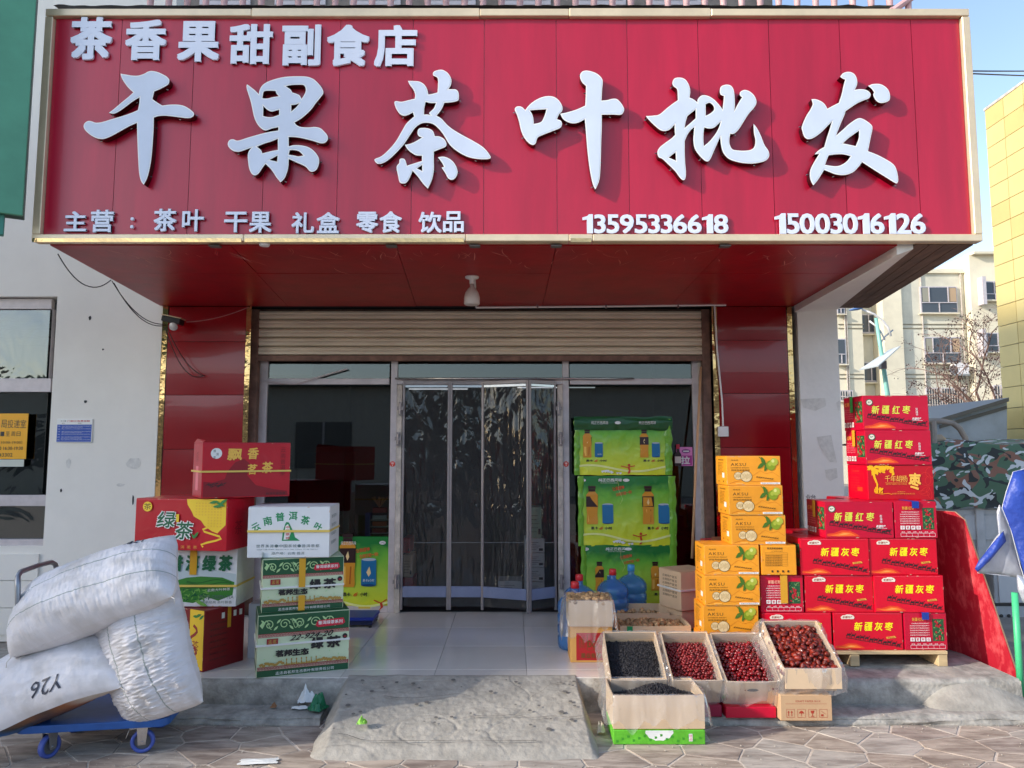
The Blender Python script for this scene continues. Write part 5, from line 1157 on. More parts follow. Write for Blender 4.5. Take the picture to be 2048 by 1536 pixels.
# small cartons under the leaning boxes
def base_box(label, uL, uR, Y, h, m, z=Zl, art=None, d=.3):
    x0 = xat(uL, 1430, Y); x1 = xat(uR, 1430, Y); t = thing('support_carton', label, 'carton', (x0, Y, z)); 
    MB().box(0, x1-x0, 0, d, 0, h).build('carton_body', m, t, bevel=.004)
    if art: place_art(art(x1-x0, h).mesh('front_print'), 'front_print', t, (0,0,0))
    return t
def art_icons(w, h):
    a = Art(); IK = K('icon_red', 176, 60, 40)
    a.text('KRAFT PAPER BOX', w*.3, h*.72, w*.78, h*.8, IK, res=1); a.line([(w*.1, h*.66), (w*.9, h*.66)], .0015, IK)
    for k in range(4):
        x = w*(.12 + .21*k); s = w*.15; y = h*.14; a.line([(x, y), (x+s, y), (x+s, y+s), (x, y+s), (x, y)], .0022, IK)
        if k == 0: [a.poly([(x+s*q, y+s*.15), (x+s*(q+.1), y+s*.15), (x+s*(q+.1), y+s*.6), (x+s*(q+.2), y+s*.6), (x+s*(q+.05), y+s*.85), (x+s*(q-.1), y+s*.6), (x+s*q, y+s*.6)], IK) for q in (.2, .6)]
        if k == 1: a.poly([(x+s*.15, y+s*.5), (x+s*.3, y+s*.75), (x+s*.5, y+s*.85), (x+s*.7, y+s*.75), (x+s*.85, y+s*.5)], IK); a.line([(x+s*.5, y+s*.5), (x+s*.5, y+s*.15)], .003, IK)
        if k == 2: a.poly([(x+s*.25, y+s*.85), (x+s*.75, y+s*.85), (x+s*.65, y+s*.5), (x+s*.35, y+s*.5)], IK); a.line([(x+s*.5, y+s*.5), (x+s*.5, y+s*.15)], .004, IK); a.line([(x+s*.3, y+s*.15), (x+s*.7, y+s*.15)], .004, IK)
        if k == 3: a.rect(x+s*.2, y+s*.15, x+s*.5, y+s*.4, IK); a.line([(x+s*.2, y+s*.8), (x+s*.8, y+s*.4)], .002, IK)
    return a
base_box('thin bright red carton edge under the middle box of jujubes', 1452, 1553, 4.77, .065, M_dred2)
base_box('crimson carton edge under the box of small jujubes', 1345, 1444, 4.79, .07, pm('carton_crimson', srgb(150, 20, 60), .45))
base_box('brown kraft carton with red handling icons, at the right end of the fruit boxes', 1561, 1665, 4.72, .155, M_kraft, art=art_icons)
base_box('kraft carton hidden behind the front mulberry box', 1224, 1330, 4.80, .07, M_kraft)
gfb = 'open fruit cartons lined with clear plastic'
# N4 and N5: individual jujubes
def dome(h, k, s=0): return lambda x, y: h + k*sin(pi*min(1, max(0, x)))*sin(pi*min(1, max(0, y))) + s*(y - .5)
D_ = .42; H_ = .185
loc, w = fbox(1568, 1684, 1345, 4.80, Zl + .155, D_, H_, TA)
t5 = open_box('fruit_box', 'open plastic-lined box of big wrinkled dark jujubes, rightmost of the row', loc, w, D_, H_, rz=.0, tilt=TA, group=gfb, flap=(.12, radians(62)), holes=False); liner(t5, w, D_, H_, .16, 5, .06)
n5 = fill(t5, w, D_, dome(.135, .04), .034, me_big, 'big_jujube', 'big wrinkled dark red jujube in the rightmost open box', 'big jujubes in the rightmost box', fr_, stuff_name='jujube_heap')
loc, w = fbox(1454, 1561, 1364, 4.83, Zl + .068, D_, H_, TA)
t4 = open_box('fruit_box', 'open box of glossy deep red jujubes, second from the right, on a red carton', loc, w, D_, H_, tilt=TA, group=gfb); liner(t4, w, D_, H_, .13, 4)
n4 = fill(t4, w, D_, dome(.118, .03), .0255, me_mid, 'jujube', 'glossy deep red jujube in the second box from the right', 'jujubes in the second box from the right', fr_, stuff_name='jujube_heap')
loc, w = fbox(1346, 1446, 1366, 4.84, Zl + .072, D_, H_, TA)
t3 = open_box('fruit_box', 'open box of small bright red jujubes, between the mulberries and the glossy jujubes', loc, w, D_, H_, tilt=TA, group=gfb); liner(t3, w, D_, H_, .13, 3)
fill(t3, w, D_, dome(.10, .03), .0212, me_sm, '', 'many small bright red jujubes filling the open box beside the mulberries', '', fr_, stuff_name='small_jujube_heap', stuff_only=True)
me_mul = [blob('mulberry_mesh', M_mul, .0045, .0045, .013, i + 40, 6, 5, .2, 5) for i in range(3)]
loc, w = fbox(1222, 1334, 1364, 4.85, Zl + .072, D_, H_, TA)
t2 = open_box('fruit_box', 'open box of black dried mulberries leaning on the step, leftmost of the row', loc, w, D_, H_, tilt=TA, group=gfb, holes=False); liner(t2, w, D_, H_, .13, 2)
fill(t2, w, D_, dome(.105, .03), .0098, me_mul, '', 'heap of black dried mulberries in the leaning box behind', '', fr_, stuff_name='mulberry_heap', stuff_only=True)
pL, rz1, w1_ = from_base(1227, 1489, 1403, 1487, 0)
w1_ = .535
t1 = open_box('fruit_box', 'open box of black dried mulberries on a green carton, lowest and nearest of all', (pL.x, pL.y, .088), w1_, .33, .19, rz=.0, group=gfb, holes=False); liner(t1, w1_, .33, .19, .15, 1)
fill(t1, w1_, .33, lambda x, y: .10 + .09*math.exp(-((x-.55)/.32)**2 - ((y-.55)/.4)**2), .0098, me_mul, '', 'mound of black dried mulberries in the nearest box', '', fr_, stuff_name='mulberry_heap', stuff_only=True)
tg = thing('support_carton', 'bright green carton with white scalloped emblem under the nearest mulberry box', 'carton', (pL.x + .0, pL.y - .004, 0))
M_lime = pm('carton_lime', srgb(98, 186, 50), .4, var=.25, vscale=14)
MB().box(0, w1_, 0, .33, 0, .082).build('carton_body', M_lime, tg, bevel=.004); MB().box(.01, w1_ - .01, .01, .32, .083, .088).build('lid_edge', K('lid_yellow', 214, 190, 60), tg)
ag = Art(); ag.poly([(w1_*(.50 + .15*cos(q*pi/12)*(1 + .06*(q % 2))), .08 - .055*sin(q*pi/12)*(1 + .08*(q % 2))) for q in range(13)], WHT)
for i in range(16): ag.ell(w1_*(.04 + .06*i), .02 + .035*(i*.37 % 1), .008, .008, K('lime_dark', 60, 150, 40), 8, 0, .3)
ag.rect(w1_*.82, .02, w1_*.86, .062, WHT); ag.text('精', w1_*.825, .042, w1_*.855, .058, K('badge_red',0,0,0)); ag.text('品', w1_*.825, .024, w1_*.855, .040, K('badge_red',0,0,0))
place_art(ag.mesh('front_print'), 'front_print', tg, (0, 0, 0))
# walnut boxes
pb = PZ(1141, 1325, Zp); wb = xat(1208, 1325, pb.y) - pb.x
def art_ry(w, h):
    a = Art(); R_ = K('stall_red', 196, 30, 40); O = K('brown_print', 120, 80, 30)
    a.rect(w*.14, h*.06, w - .004, h*.82, R_); a.chars('核桃', w*.2, h*.4, w*.34, h*.7, O)
    for k in range(3): a.line([(w*(.4 + .18*k), h*.34), (w*(.4 + .18*k), h*.78), (w*(.54 + .18*k), h*.78), (w*(.54 + .18*k), h*.34), (w*(.4 + .18*k), h*.34)], .004, O)
    a.text('DC', w*.42, h*.42, w*.6, h*.6, O, bold=.03); a.text('果业有限公司', w*.25, h*.12, w*.95, h*.26, O, bold=.03)
    return a
tb = thing('support_carton', 'red and yellow carton carrying the small box of walnuts', 'carton', (pb.x, pb.y, Zp)); wb = .30
MB().box(0, wb, 0, .26, 0, .25).build('carton_body', pm('carton_yellow', srgb(236, 176, 92), .5), tb, bevel=.004); place_art(art_ry(wb, .25).mesh('front_print'), 'front_print', tb, (0,0,0))
tw = open_box('walnut_box', 'small open kraft box of walnuts wrapped in plastic, left of the others', (pb.x - .01, pb.y - .02, Zp + .253), .31, .30, .18, M_kraft2, holes=False); liner(tw, .31, .30, .18, .24, 7, .045, .03)
fill(tw, .31, .30, dome(.165, .02), .038, me_wal, 'walnut', 'walnut in the small plastic-wrapped box on the red carton', 'walnuts in the small box', fr_, stuff_name='walnut_heap', cat='nut')
x0 = xat(1240, 1253, 5.55); x1 = xat(1382, 1253, 5.55)
tw2 = open_box('walnut_box', 'wide open carton of pale walnuts, behind the jujube boxes', (x0, 5.55, Zp), x1-x0, .36, .222, M_kraft2, holes=False)
MB().box(.05, .09, -.012, -.006, .0, .22).build('green_print', K('brush_green',0,0,0), tw2)
fill(tw2, x1-x0, .36, dome(.165, .03, .02), .042, me_wal, 'walnut', 'pale walnut in the wide open carton behind the jujubes', 'walnuts in the wide carton', fr_, stuff_name='walnut_heap', cat='nut', size=(1, 1.25))
x0 = xat(1228, 1228, 6.02); x1 = xat(1340, 1228, 6.02)
tw3 = open_box('walnut_box', 'nearly empty open carton furthest back, below the blue bottles', (x0, 6.02, Zp), x1-x0, .38, .215, M_kraft2, holes=False)
fill(tw3, x1-x0, .38, dome(.15, .0, .02), .08, me_wal, 'walnut', 'loose walnut in the furthest back carton', 'walnuts in the back carton', fr_, stuff_name='walnut_heap', cat='nut')
print('INDIVIDUALS', n4, n5)
# plain kraft cartons beside the amber pile
kp = Art(); 
for i in range(6): kp.text('云南特产普洱', .05, .24 - .03*i, .24, .26 - .03*i, M_ink, res=1)
me_kp = kp.mesh('side_print')
pk = PY(1362, 1196, 5.92)
t = carton('kraft_carton', 'plain kraft carton with a white strap, upper of two beside the walnut pile', 'carton', (pk.x, 5.92, Zp + .248), .30, .29, .30, M_kraft2, None, me_kp, None, .42)
MB().box(-.012, .302, -.012, .30, .15, .162).build('strap', M_wstrap, t)
gp = Art(); gp.rect(.02, .03, .28, .10, K('brush_green',0,0,0)); 
t = carton('kraft_carton', 'plain kraft carton with green band, lower of two beside the walnut pile', 'carton', (pk.x + .01, 5.95, Zp), .32, .31, .245, M_kraft2, gp.mesh('front_print'), None, None, .42)

# ================================================================== WATER BOTTLES
M_bot = bpy.data.materials.new('bottle_blue'); M_bot.use_nodes = True; _n = M_bot.node_tree; _p = _n.nodes['Principled BSDF']
_p.inputs['Base Color'].default_value = (.10, .28, .62, 1); _p.inputs['Roughness'].default_value = .12; _p.inputs['Coat Weight'].default_value = .5
_t = _n.nodes.new('ShaderNodeBsdfTransparent'); _t.inputs[0].default_value = (.45, .68, .95, 1); _mx = _n.nodes.new('ShaderNodeMixShader'); _mx.inputs[0].default_value = .5
_n.links.new(_t.outputs[0], _mx.inputs[1]); _n.links.new(_p.outputs[0], _mx.inputs[2]); _n.links.new(_mx.outputs[0], _n.nodes['Material Output'].inputs[0])
prof = [(0, 0), (.11, 0), (.128, .012), (.134, .04), (.134, .09), (.127, .10), (.127, .112), (.134, .122), (.134, .17), (.127, .18), (.127, .192), (.134, .202), (.134, .25), (.127, .26), (.127, .272), (.134, .282), (.134, .325), (.128, .345), (.105, .375), (.07, .398), (.034, .412), (.029, .42), (.029, .462)]
mb_ = MB().lathe(prof, 32); me_bot = mb_.mesh('bottle_body', M_bot, smooth=True, fixn=False)
def cap(m): return MB().lathe([(0, .498), (.026, .498), (.031, .492), (.032, .45), (.030, .448)], 20).mesh('cap', m, smooth=True)
me_cr = cap(K('cap_red', 206, 40, 50)); me_cb = cap(K('cap_blue', 70, 160, 214))
for label, u, Y, cm in (('blue water bottle with red cap, leftmost and nearest, behind the walnut box', 1150, 5.80, me_cr), ('blue water bottle with red cap directly behind the leftmost one', 1159, 6.14, me_cr),
                        ('blue water bottle with red cap, middle of the group', 1226, 6.42, me_cr), ('blue water bottle with a blue cap, rightmost of the four', 1263, 6.66, me_cb)):
    t = thing('water_bottle', label, 'bottle', (xat(u, 1200, Y), Y, Zp), 0, 'large blue water bottles'); link(bpy.data.objects.new('bottle_body', me_bot), t); link(bpy.data.objects.new('cap', cm), t)

# ================================================================== POSTERS / PRINTED FILM
def grad_mat(name, stops, rough=.25, bump=.4, bscale=9, nscale=.25):
    m = bpy.data.materials.new(name); m.use_nodes = True; n = m.node_tree; p = n.nodes['Principled BSDF']; p.inputs['Roughness'].default_value = rough
    tc = n.nodes.new('ShaderNodeTexCoord'); sx = n.nodes.new('ShaderNodeSeparateXYZ'); n.links.new(tc.outputs['Generated'], sx.inputs[0])
    nz = n.nodes.new('ShaderNodeTexNoise'); nz.inputs['Scale'].default_value = 2.2; n.links.new(tc.outputs['Generated'], nz.inputs['Vector'])
    ad = n.nodes.new('ShaderNodeMath'); ad.operation = 'MULTIPLY_ADD'; ad.inputs[1].default_value = nscale; n.links.new(nz.outputs[0], ad.inputs[0]); n.links.new(sx.outputs[2], ad.inputs[2])
    cr = n.nodes.new('ShaderNodeValToRGB'); n.links.new(ad.outputs[0], cr.inputs[0])
    while len(cr.color_ramp.elements) < len(stops): cr.color_ramp.elements.new(.5)
    for e_, (q, c) in zip(cr.color_ramp.elements, stops): e_.position = q; e_.color = (*c, 1)
    n.links.new(cr.outputs[0], p.inputs['Base Color'])
    nb = n.nodes.new('ShaderNodeTexNoise'); nb.inputs['Scale'].default_value = bscale; nb.inputs['Detail'].default_value = 4; n.links.new(tc.outputs['Object'], nb.inputs['Vector'])
    bp = n.nodes.new('ShaderNodeBump'); bp.inputs['Strength'].default_value = bump; bp.inputs['Distance'].default_value = .02; n.links.new(nb.outputs[0], bp.inputs['Height']); n.links.new(bp.outputs[0], p.inputs['Normal'])
    return m
M_post = grad_mat('printed_film_green', [(.2, srgb(216, 222, 56)), (.5, srgb(182, 212, 70)), (.85, srgb(110, 184, 66)), (1, srgb(40, 124, 60))])
M_film_dark = K('film_dark_green', 26, 84, 44, .3)
AMB = K('tea_drink', 214, 146, 40); LBL = K('bottle_label', 50, 26, 28); CAN = K('can_blue', 24, 110, 160); FLM = K('flame', 240, 210, 150)
def drink(a, x, y, s):
    a.poly([(x - .05*s, y), (x - .055*s, y + .02*s), (x - .05*s, y + .10*s), (x - .055*s, y + .16*s), (x - .055*s, y + .28*s), (x - .03*s, y + .31*s), (x + .03*s, y + .31*s), (x + .055*s, y + .28*s), (x + .055*s, y + .16*s), (x + .05*s, y + .10*s), (x + .055*s, y + .02*s), (x + .05*s, y)], AMB)
    a.poly([(x - .04*s, y + .02*s), (x - .01*s, y + .02*s), (x - .012*s, y + .14*s), (x - .04*s, y + .14*s)], K('tea_drink_light', 244, 190, 90)); a.line([(x + .02*s, y + .02*s), (x + .025*s, y + .14*s)], .01*s, K('tea_drink_dark', 170, 90, 20))
    a.rect(x - .057*s, y + .165*s, x + .057*s, y + .265*s, LBL); a.poly([(x, y + .18*s), (x + .013*s, y + .205*s), (x + .004*s, y + .245*s), (x - .012*s, y + .21*s)], FLM)
    a.rect(x - .033*s, y + .312*s, x + .033*s, y + .335*s, LBL); a.rect(x - .036*s, y + .338*s, x + .036*s, y + .365*s, LBL)
    cx = x + .15*s
    a.rect(cx - .052*s, y + .012*s, cx + .052*s, y + .185*s, CAN); a.ell(cx, y + .188*s, .05*s, .010*s, K('can_rim', 180, 190, 200), 14); a.ell(cx, y + .012*s, .05*s, .009*s, K('can_blue_dark', 16, 70, 120), 14)
    a.poly([(cx, y + .07*s), (cx + .016*s, y + .095*s), (cx + .004*s, y + .14*s), (cx - .016*s, y + .10*s)], FLM); a.text('黑卡6小时', cx - .04*s, y + .035*s, cx + .04*s, y + .055*s, WHT, res=1)
def poster_art(w, h, xs, top=True, dark=.0, person=.52, s=1, bottoms=True):
    a = Art(); 
    if top:
        for x in [q for q in xs if w*q + .29 < w] + []: a.text('纯正巴西风味', w*x + .06, h*.92, w*x + .28, h*.965, WHT, shear=.1, bold=.02); a.text('巴西进口瓜拉纳粉', w*x + .08, h*.895, w*x + .24, h*.908, WHT, res=1)
        for x in (.01, .47): a.ell(w*x + .02, h*.94, .03, .014, WHT, 18); a.text('达利园', w*x, h*.93, w*x + .04, h*.95, M_ink)
    for x in xs:
        drink(a, w*x, h*.31, s*h*1.5)
        a.text('黑卡', w*x - .01, h*.235, w*x + .05, h*.275, M_ink, bold=.03); a.text('6', w*x + .065, h*.235, w*x + .10, h*.275, K('orange_ink', 206, 90, 20), shear=.4, bold=.03); a.text('小时', w*x + .115, h*.235, w*x + .18, h*.275, M_ink, bold=.03)
        if top and x < .5: a.text('让我提神', w*x + .19, h*.80, w*x + .30, h*.85, K('orange_red', 226, 90, 50), rot=.2, bold=.02); a.text('立刻打起一刻!', w*x + .22, h*.73, w*x + .37, h*.775, K('orange_red',0,0,0), rot=.2, bold=.02)
    pw_ = K('pale_lime', 228, 234, 150); n = 24
    a.line([(w*i/n, h*(.12 + .055*sin(i/n*6.3*1.05 + .6))) for i in range(n+1)], .018, pw_)
    px = w*person; RP = K('runner_red', 200, 60, 30)
    a.poly([(px, h*.02), (px + .01, h*.08), (px + .004, h*.14), (px + .022, h*.135), (px + .03, h*.08), (px + .022, h*.03)], RP); a.line([(px - .06, h*.16), (px, h*.135), (px + .07, h*.165)], .009, RP); a.ell(px + .015, h*.175, .013, .013, RP, 10)
    a.text('图片仅供参考以实物为准', px - .2, h*.045, px - .06, h*.06, M_ink, res=1)
    for k in range(3):          # lightning strokes and water splashes
        r = random.Random(k + 3); x, y = w*(.3 + .4*r.random()), h*.95; pts = []
        for i in range(6): pts.append((x, y)); x += r.uniform(-.03, .05); y -= h*.07
        if top and k == 0: a.line(pts, .002, pw_)
    for i in range(14):
        r = random.Random(i*7 + 1); a.ell(px - .18 + r.uniform(-.06, .12), h*(.03 + .05*r.random()), .012, .009, WHT, 7, 0, .35)
    return a
pil = thing('film_wrapped_stack', 'three courses of green and yellow printed drink film against the right shop window', 'packaging', (0, 0, 0))
Yw = Yg - .12
def film(uv, art_args, seed, amp=.009, name='film_sheet', fold=False):
    (u0, v0), (u1, v1) = uv; a = PY(u0, v1, Yw); b_ = PY(u1, v0, Yw); w, h = b_.x - a.x, b_.z - a.z
    def wob(x, z): return -.006*sin(pi*min(1, max(0, x/w)))**.5 - amp*(noise.noise(Vector((x*5, z*4, seed))) + .7*noise.noise(Vector((x*14, z*9, seed + 3))) + .35*noise.noise(Vector((x*30, z*26, seed))))
    root = thing(name, None, None); root.parent = pil; root.location = a
    b = MB(); b.grid(lambda s_, t_: (w*s_ + .008*noise.noise(Vector((t_*5, s_*2, seed))), wob(w*s_, h*t_), h*t_ + .006*noise.noise(Vector((s_*6, t_, seed + 9)))), 60, 50)
    b.build('film', M_post, root, smooth=True, fixn=False)
    ar = poster_art(w, h, *art_args) if not callable(art_args) else art_args(w, h)
    ar.v = [(x, wob(x, z) + y - .003, z) for x, y, z in ar.v]; link(bpy.data.objects.new('print', ar.mesh('print')), root)
    # folded green edges
    for x0_, x1_ in ((-.015, .035), (w - .055, w + .012)):
        b = MB(); b.grid(lambda s_, t_: (x0_ + (x1_-x0_)*s_ + .012*noise.noise(Vector((t_*7, s_, seed + x0_))), wob(min(w, max(0, x0_)), h*t_) - .006 - .010*sin(pi*s_) - .006*noise.noise(Vector((s_*3, t_*20, seed))), h*t_), 6, 40)
        b.build('folded_edge', K('film_lime', 110, 170, 50, .25), root, smooth=True, fixn=False)
    return root, w, h, wob
film(((1166, 1090), (1350, 1222)), ((.18, .78), True, 0, .5, .8), 3)
def artmid(w, h): return poster_art(w, h, (.13, .72), True, 0, .62, 1)
r_, w, h, wob = film(((1160, 952), (1348, 1092)), artmid, 2)
def arttop(w, h):
    a = poster_art(w, h*1.0, (.12, .72), False, 0, .54, .92); return a
r_, w, h, wob = film(((1152, 838), (1340, 950)), arttop, 1)
b = MB(); b.grid(lambda s_, t_: (w*(1.04*s_ - .02), wob(w*s_, h) - .014 - .012*sin(pi*t_) - .008*noise.noise(Vector((s_*12, t_*4, 6))), h*(.80 + .24*t_) + .012*noise.noise(Vector((s_*5, t_, 3)))), 40, 10)
b.build('folded_top', K('film_dark_green', 0,0,0), r_, smooth=True, fixn=False)
ar = Art(); ar.text('纯正巴西风味', w*.16, h*.90, w*.34, h*.96, WHT, shear=.1); ar.text('纯正巴西风味', w*.66, h*.90, w*.84, h*.96, WHT, shear=.1); ar.ell(w*.44, h*.93, .028, .014, WHT, 18); ar.text('达利园', w*.42, h*.92, w*.46, h*.94, M_ink)
ar.v = [(x, wob(x, z) + y - .034, z) for x, y, z in ar.v]; link(bpy.data.objects.new('print', ar.mesh('print')), r_)
MB().add([PY(1262, 826, Yw - .03), PY(1300, 828, Yw - .06), PY(1344, 836, Yw - .05), PY(1344, 850, Yw - .04), PY(1300, 842, Yw - .06)], [(0,1,2,3,4)]).build('loose_flap', K('film_dark_green',0,0,0), r_)
# poster behind the left pane
a = PY(660, 1224, Yg + .05); b_ = PY(779, 1072, Yg + .05); w, h = b_.x - a.x + .25, b_.z - a.z
lp = thing('drink_poster', 'green and yellow drink poster at the foot of the left shop window', 'poster', (a.x - .25, Yg + .004, a.z))
MB().grid(lambda s_, t_: (w*s_, .004*noise.noise(Vector((s_*5, t_*6, 2))), h*t_), 30, 20).build('sheet', M_post, lp, smooth=True, fixn=False)
ar = Art(); ar.v = []; drink(ar, w*.52, h*.34, .90*h/.47); ar.text('纯正巴西风味', w*.44, h*.89, w*.62, h*.94, WHT); ar.ell(w*.93, h*.92, .03, .017, WHT, 18); ar.text('达利园', w*.905, h*.905, w*.955, h*.935, M_ink)
ar.text('让我提神', w*.62, h*.80, w*.78, h*.85, K('orange_red',0,0,0), rot=.15, bold=.02); ar.text('立刻打起一刻!', w*.66, h*.73, w*.88, h*.78, K('orange_red',0,0,0), rot=.15, bold=.02); ar.text('黑卡', w*.48, h*.22, w*.56, h*.27, M_ink, bold=.03); ar.text('6', w*.60, h*.22, w*.65, h*.27, K('orange_ink',0,0,0), shear=.4, bold=.03); ar.text('小时', w*.68, h*.22, w*.76, h*.27, M_ink, bold=.03)
ar.line([(w*i/20, h*(.14 + .05*sin(i/20*6.3))) for i in range(21)], .02, K('pale_lime',0,0,0)); ar.line([(w*.84, h*.17), (w*.92, h*.13), (w*.99, h*.18)], .01, K('runner_red',0,0,0)); ar.poly([(w*.91, h*.13), (w*.94, h*.13), (w*.95, h*.08), (w*.89, h*.02), (w*.92, h*.08)], K('runner_red',0,0,0)); ar.rect(w*.66, h*.06, w*.8, h*.085, K('lid_yellow',0,0,0))
place_art(ar.mesh('print'), 'print', lp, (0, -.008, 0)); MB().box(0, w, -.002, .004, -.05, -.002).build('red_border', K('badge_red',0,0,0), lp)
# pink sticker with bottle, on the right window
a = PY(1353, 932, Yg - .01); b_ = PY(1385, 894, Yg - .01); w, h = b_.x - a.x, b_.z - a.z
st = thing('window_sticker', 'small pink sticker with white character on the right shop window', 'sticker', (a.x, Yg - .01, a.z)); MB().box(0, w, 0, .003, 0, h).build('sticker_base', K('sticker_pink', 232, 140, 200), st, bevel=.001)
ar = Art(); ar.rect(w*.1, h*.04, w*.95, h*.55, K('sticker_magenta', 176, 50, 140)); ar.text('拉', w*.3, h*.10, w*.82, h*.5, WHT, bold=.03); ar.ell(w*.6, h*.78, w*.26, h*.11, K('sticker_purple', 130, 60, 130), 16); ar.rect(w*.42, h*.74, w*.78, h*.81, WHT)
ar.poly([(-w*.1, h*.0), (-w*.1, h*.62), (w*.02, h*.75), (w*.02, h*1.12), (w*.2, h*1.12), (w*.2, h*.75), (w*.3, h*.62), (w*.3, h*.0)], K('sauce_bottle', 44, 16, 18)); ar.rect(0, h*.9, w*.22, h*1.14, K('badge_red',0,0,0)); ar.rect(-w*.09, h*.15, w*.29, h*.5, K('label_cream',0,0,0))
place_art(ar.mesh('sticker_print'), 'sticker_print', st, (0, 0, 0))
# leaning stick beside the right window
tag(MB().tube([PY(1384, 1117, Yg - .35), PY(1392, 930, Yg - .25), PY(1402, 734, Yg - .12)], .012, 8).build('wooden_stick', M_plyedge, smooth=True), 'long thin pale stick leaning in the right corner of the shop window', 'stick')
bpy.data.objects['wooden_stick'].data.transform(Matrix.Identity(4))
# floor scale
sc_ = thing('platform_scale', 'low blue platform scale on the tiles left of the door', 'scale', PZ(690, 1256, Zp)); sp = sc_.location
MB().box(-.05, .24, .0, .32, .055, .085).build('platform', K('scale_blue', 30, 54, 150), sc_, bevel=.008); MB().box(-.04, .23, .01, .31, .02, .055).build('base', K('scale_dark', 26, 34, 70), sc_, bevel=.004)
for x, y in ((-.03, .02), (.21, .02), (-.03, .29), (.21, .29)): MB().lathe([(0, 0), (.014, 0), (.014, .02), (0, .02)], 10, Matrix.Translation((x, y, 0))).build('foot', M_black, sc_)

# ================================================================== THINGS INSIDE THE SHOP
def ibox(label, u0, v0, u1, v1, Y, m, name='stock_carton', d=.3, group=None, printed=True):
    a = PY(u0, v1, Y); b_ = PY(u1, v0, Y); w, h = b_.x - a.x, b_.z - a.z; t = thing(name, label, 'carton', (a.x, Y, a.z), 0, group); MB().box(0, w, 0, d, 0, h).build('carton_body', m, t, bevel=.003)
    if printed:
        ar = Art(); [ar.line([(w*.1, h*(.2 + .13*i)), (w*(.6 + .1*(i % 3)), h*(.2 + .13*i))], .004, M_ink) for i in range(5)]; ar.rect(w*.72, h*.12, w*.92, h*.3, M_ink); place_art(ar.mesh('print'), 'print', t, (0, 0, 0))
    return t
M_iw = pm('indoor_white_carton', srgb(206, 206, 204), .6, var=.05); M_ir = pm('indoor_red_carton', srgb(180, 40, 50), .5)
for k, (v0, v1) in enumerate(((1077, 1105), (1106, 1134), (1135, 1163), (1164, 1193))):
    ibox('white stock carton in the pile behind the curtain, %s from the top' % ('first', 'second', 'third', 'fourth')[k], 1049, v0, 1089, v1, 7.75, M_iw, group='white cartons behind the curtain')
ibox('single white stock carton on the floor behind the curtain door', 996, 1162, 1044, 1193, 7.72, M_iw)
ibox('upright red carton behind the left curtain panel, bottom', 806, 1156, 826, 1192, 7.5, M_ir); ibox('cream carton behind the left curtain panel', 806, 1110, 825, 1154, 7.5, M_kraft2); ibox('red carton behind the left curtain panel, top', 806, 1076, 820, 1106, 7.5, M_ir)
ibox('green and white carton on top of the white pile indoors', 1060, 1014, 1083, 1076, 7.76, K('indoor_green', 150, 176, 150))
ibox('big dark cabinet inside behind the left window', 587, 905, 690, 1200, 8.6, M_dark2, 'cabinet', .6, printed=False)
ibox('low dark counter inside on the right', 1150, 1080, 1380, 1205, 8.2, M_dark2, 'counter', .6, printed=False)
ibox('red crate inside behind the right window', 1142, 1070, 1388, 1215, 7.6, K('crate_red', 130, 16, 26), 'crate', .3, printed=False)
rk = thing('snack_rack', 'small rack of snacks with a bunch of orange sticks behind the left window', 'rack', PY(740, 1072, 7.35)); 
for k in range(3): MB().box(0, .17, 0, .12, .02 + k*.065, .026 + k*.065).build('shelf', M_iw, rk); MB().box(.02, .15, .01, .09, .03 + k*.065, .07 + k*.065).build('snack_pack', (M_ir, K('orange_red',0,0,0), M_iw)[k], rk)
MB().box(-.05, -.002, 0, .1, 0, .22).build('blue_side', K('scale_blue',0,0,0), rk); MB().box(.02, .15, .01, .09, .225, .27).build('red_cup', M_ir, rk)
b = MB(); 
for i in range(26): a_ = fr_.uniform(-.5, .5); b.tube([(.08, .05, .27), (.08 + a_*.17, .05 + fr_.uniform(-.04, .04), .34 + fr_.uniform(0, .04))], [.002, .008], 5)
tag(b.build('snack_stick', K('orange_stick', 196, 130, 70), rk), kind='stuff')

# ================================================================== TROLLEY AND SACKS
M_tblue = pm('trolley_blue', srgb(30, 84, 156), .5, var=.2, vscale=6, bump=.1)
tr_a = PZ(112, 1450, .2); tr_b = PZ(336, 1438, .2); rzt = math.atan2(tr_b.y - tr_a.y, tr_b.x - tr_a.x)
TL, TW_ = .80, .56
org = tr_b - Vector((cos(rzt)*TL, sin(rzt)*TL, 0))
tro = thing('platform_trolley', 'blue platform trolley with grey tube handle, loaded with three white sacks', 'trolley', (org.x, org.y, 0), rzt)
def rr_prism(x0, x1, y0, y1, z0, z1, r, m, name):
    P_ = []
    for cx, cy, a0 in ((x1-r, y0+r, -pi/2), (x1-r, y1-r, 0), (x0+r, y1-r, pi/2), (x0+r, y0+r, pi)):
        for k in range(6): a = a0 + pi/2*k/5; P_.append((cx + r*cos(a), cy + r*sin(a), z0))
    return MB().prism(P_, (0, 0, z1 - z0)).build(name, m, tro, bevel=.006, seg=2)
rr_prism(0, TL, 0, TW_, .158, .2, .06, M_tblue, 'deck')
M_tyre = K('wheel_blue', 70, 90, 170, .5)
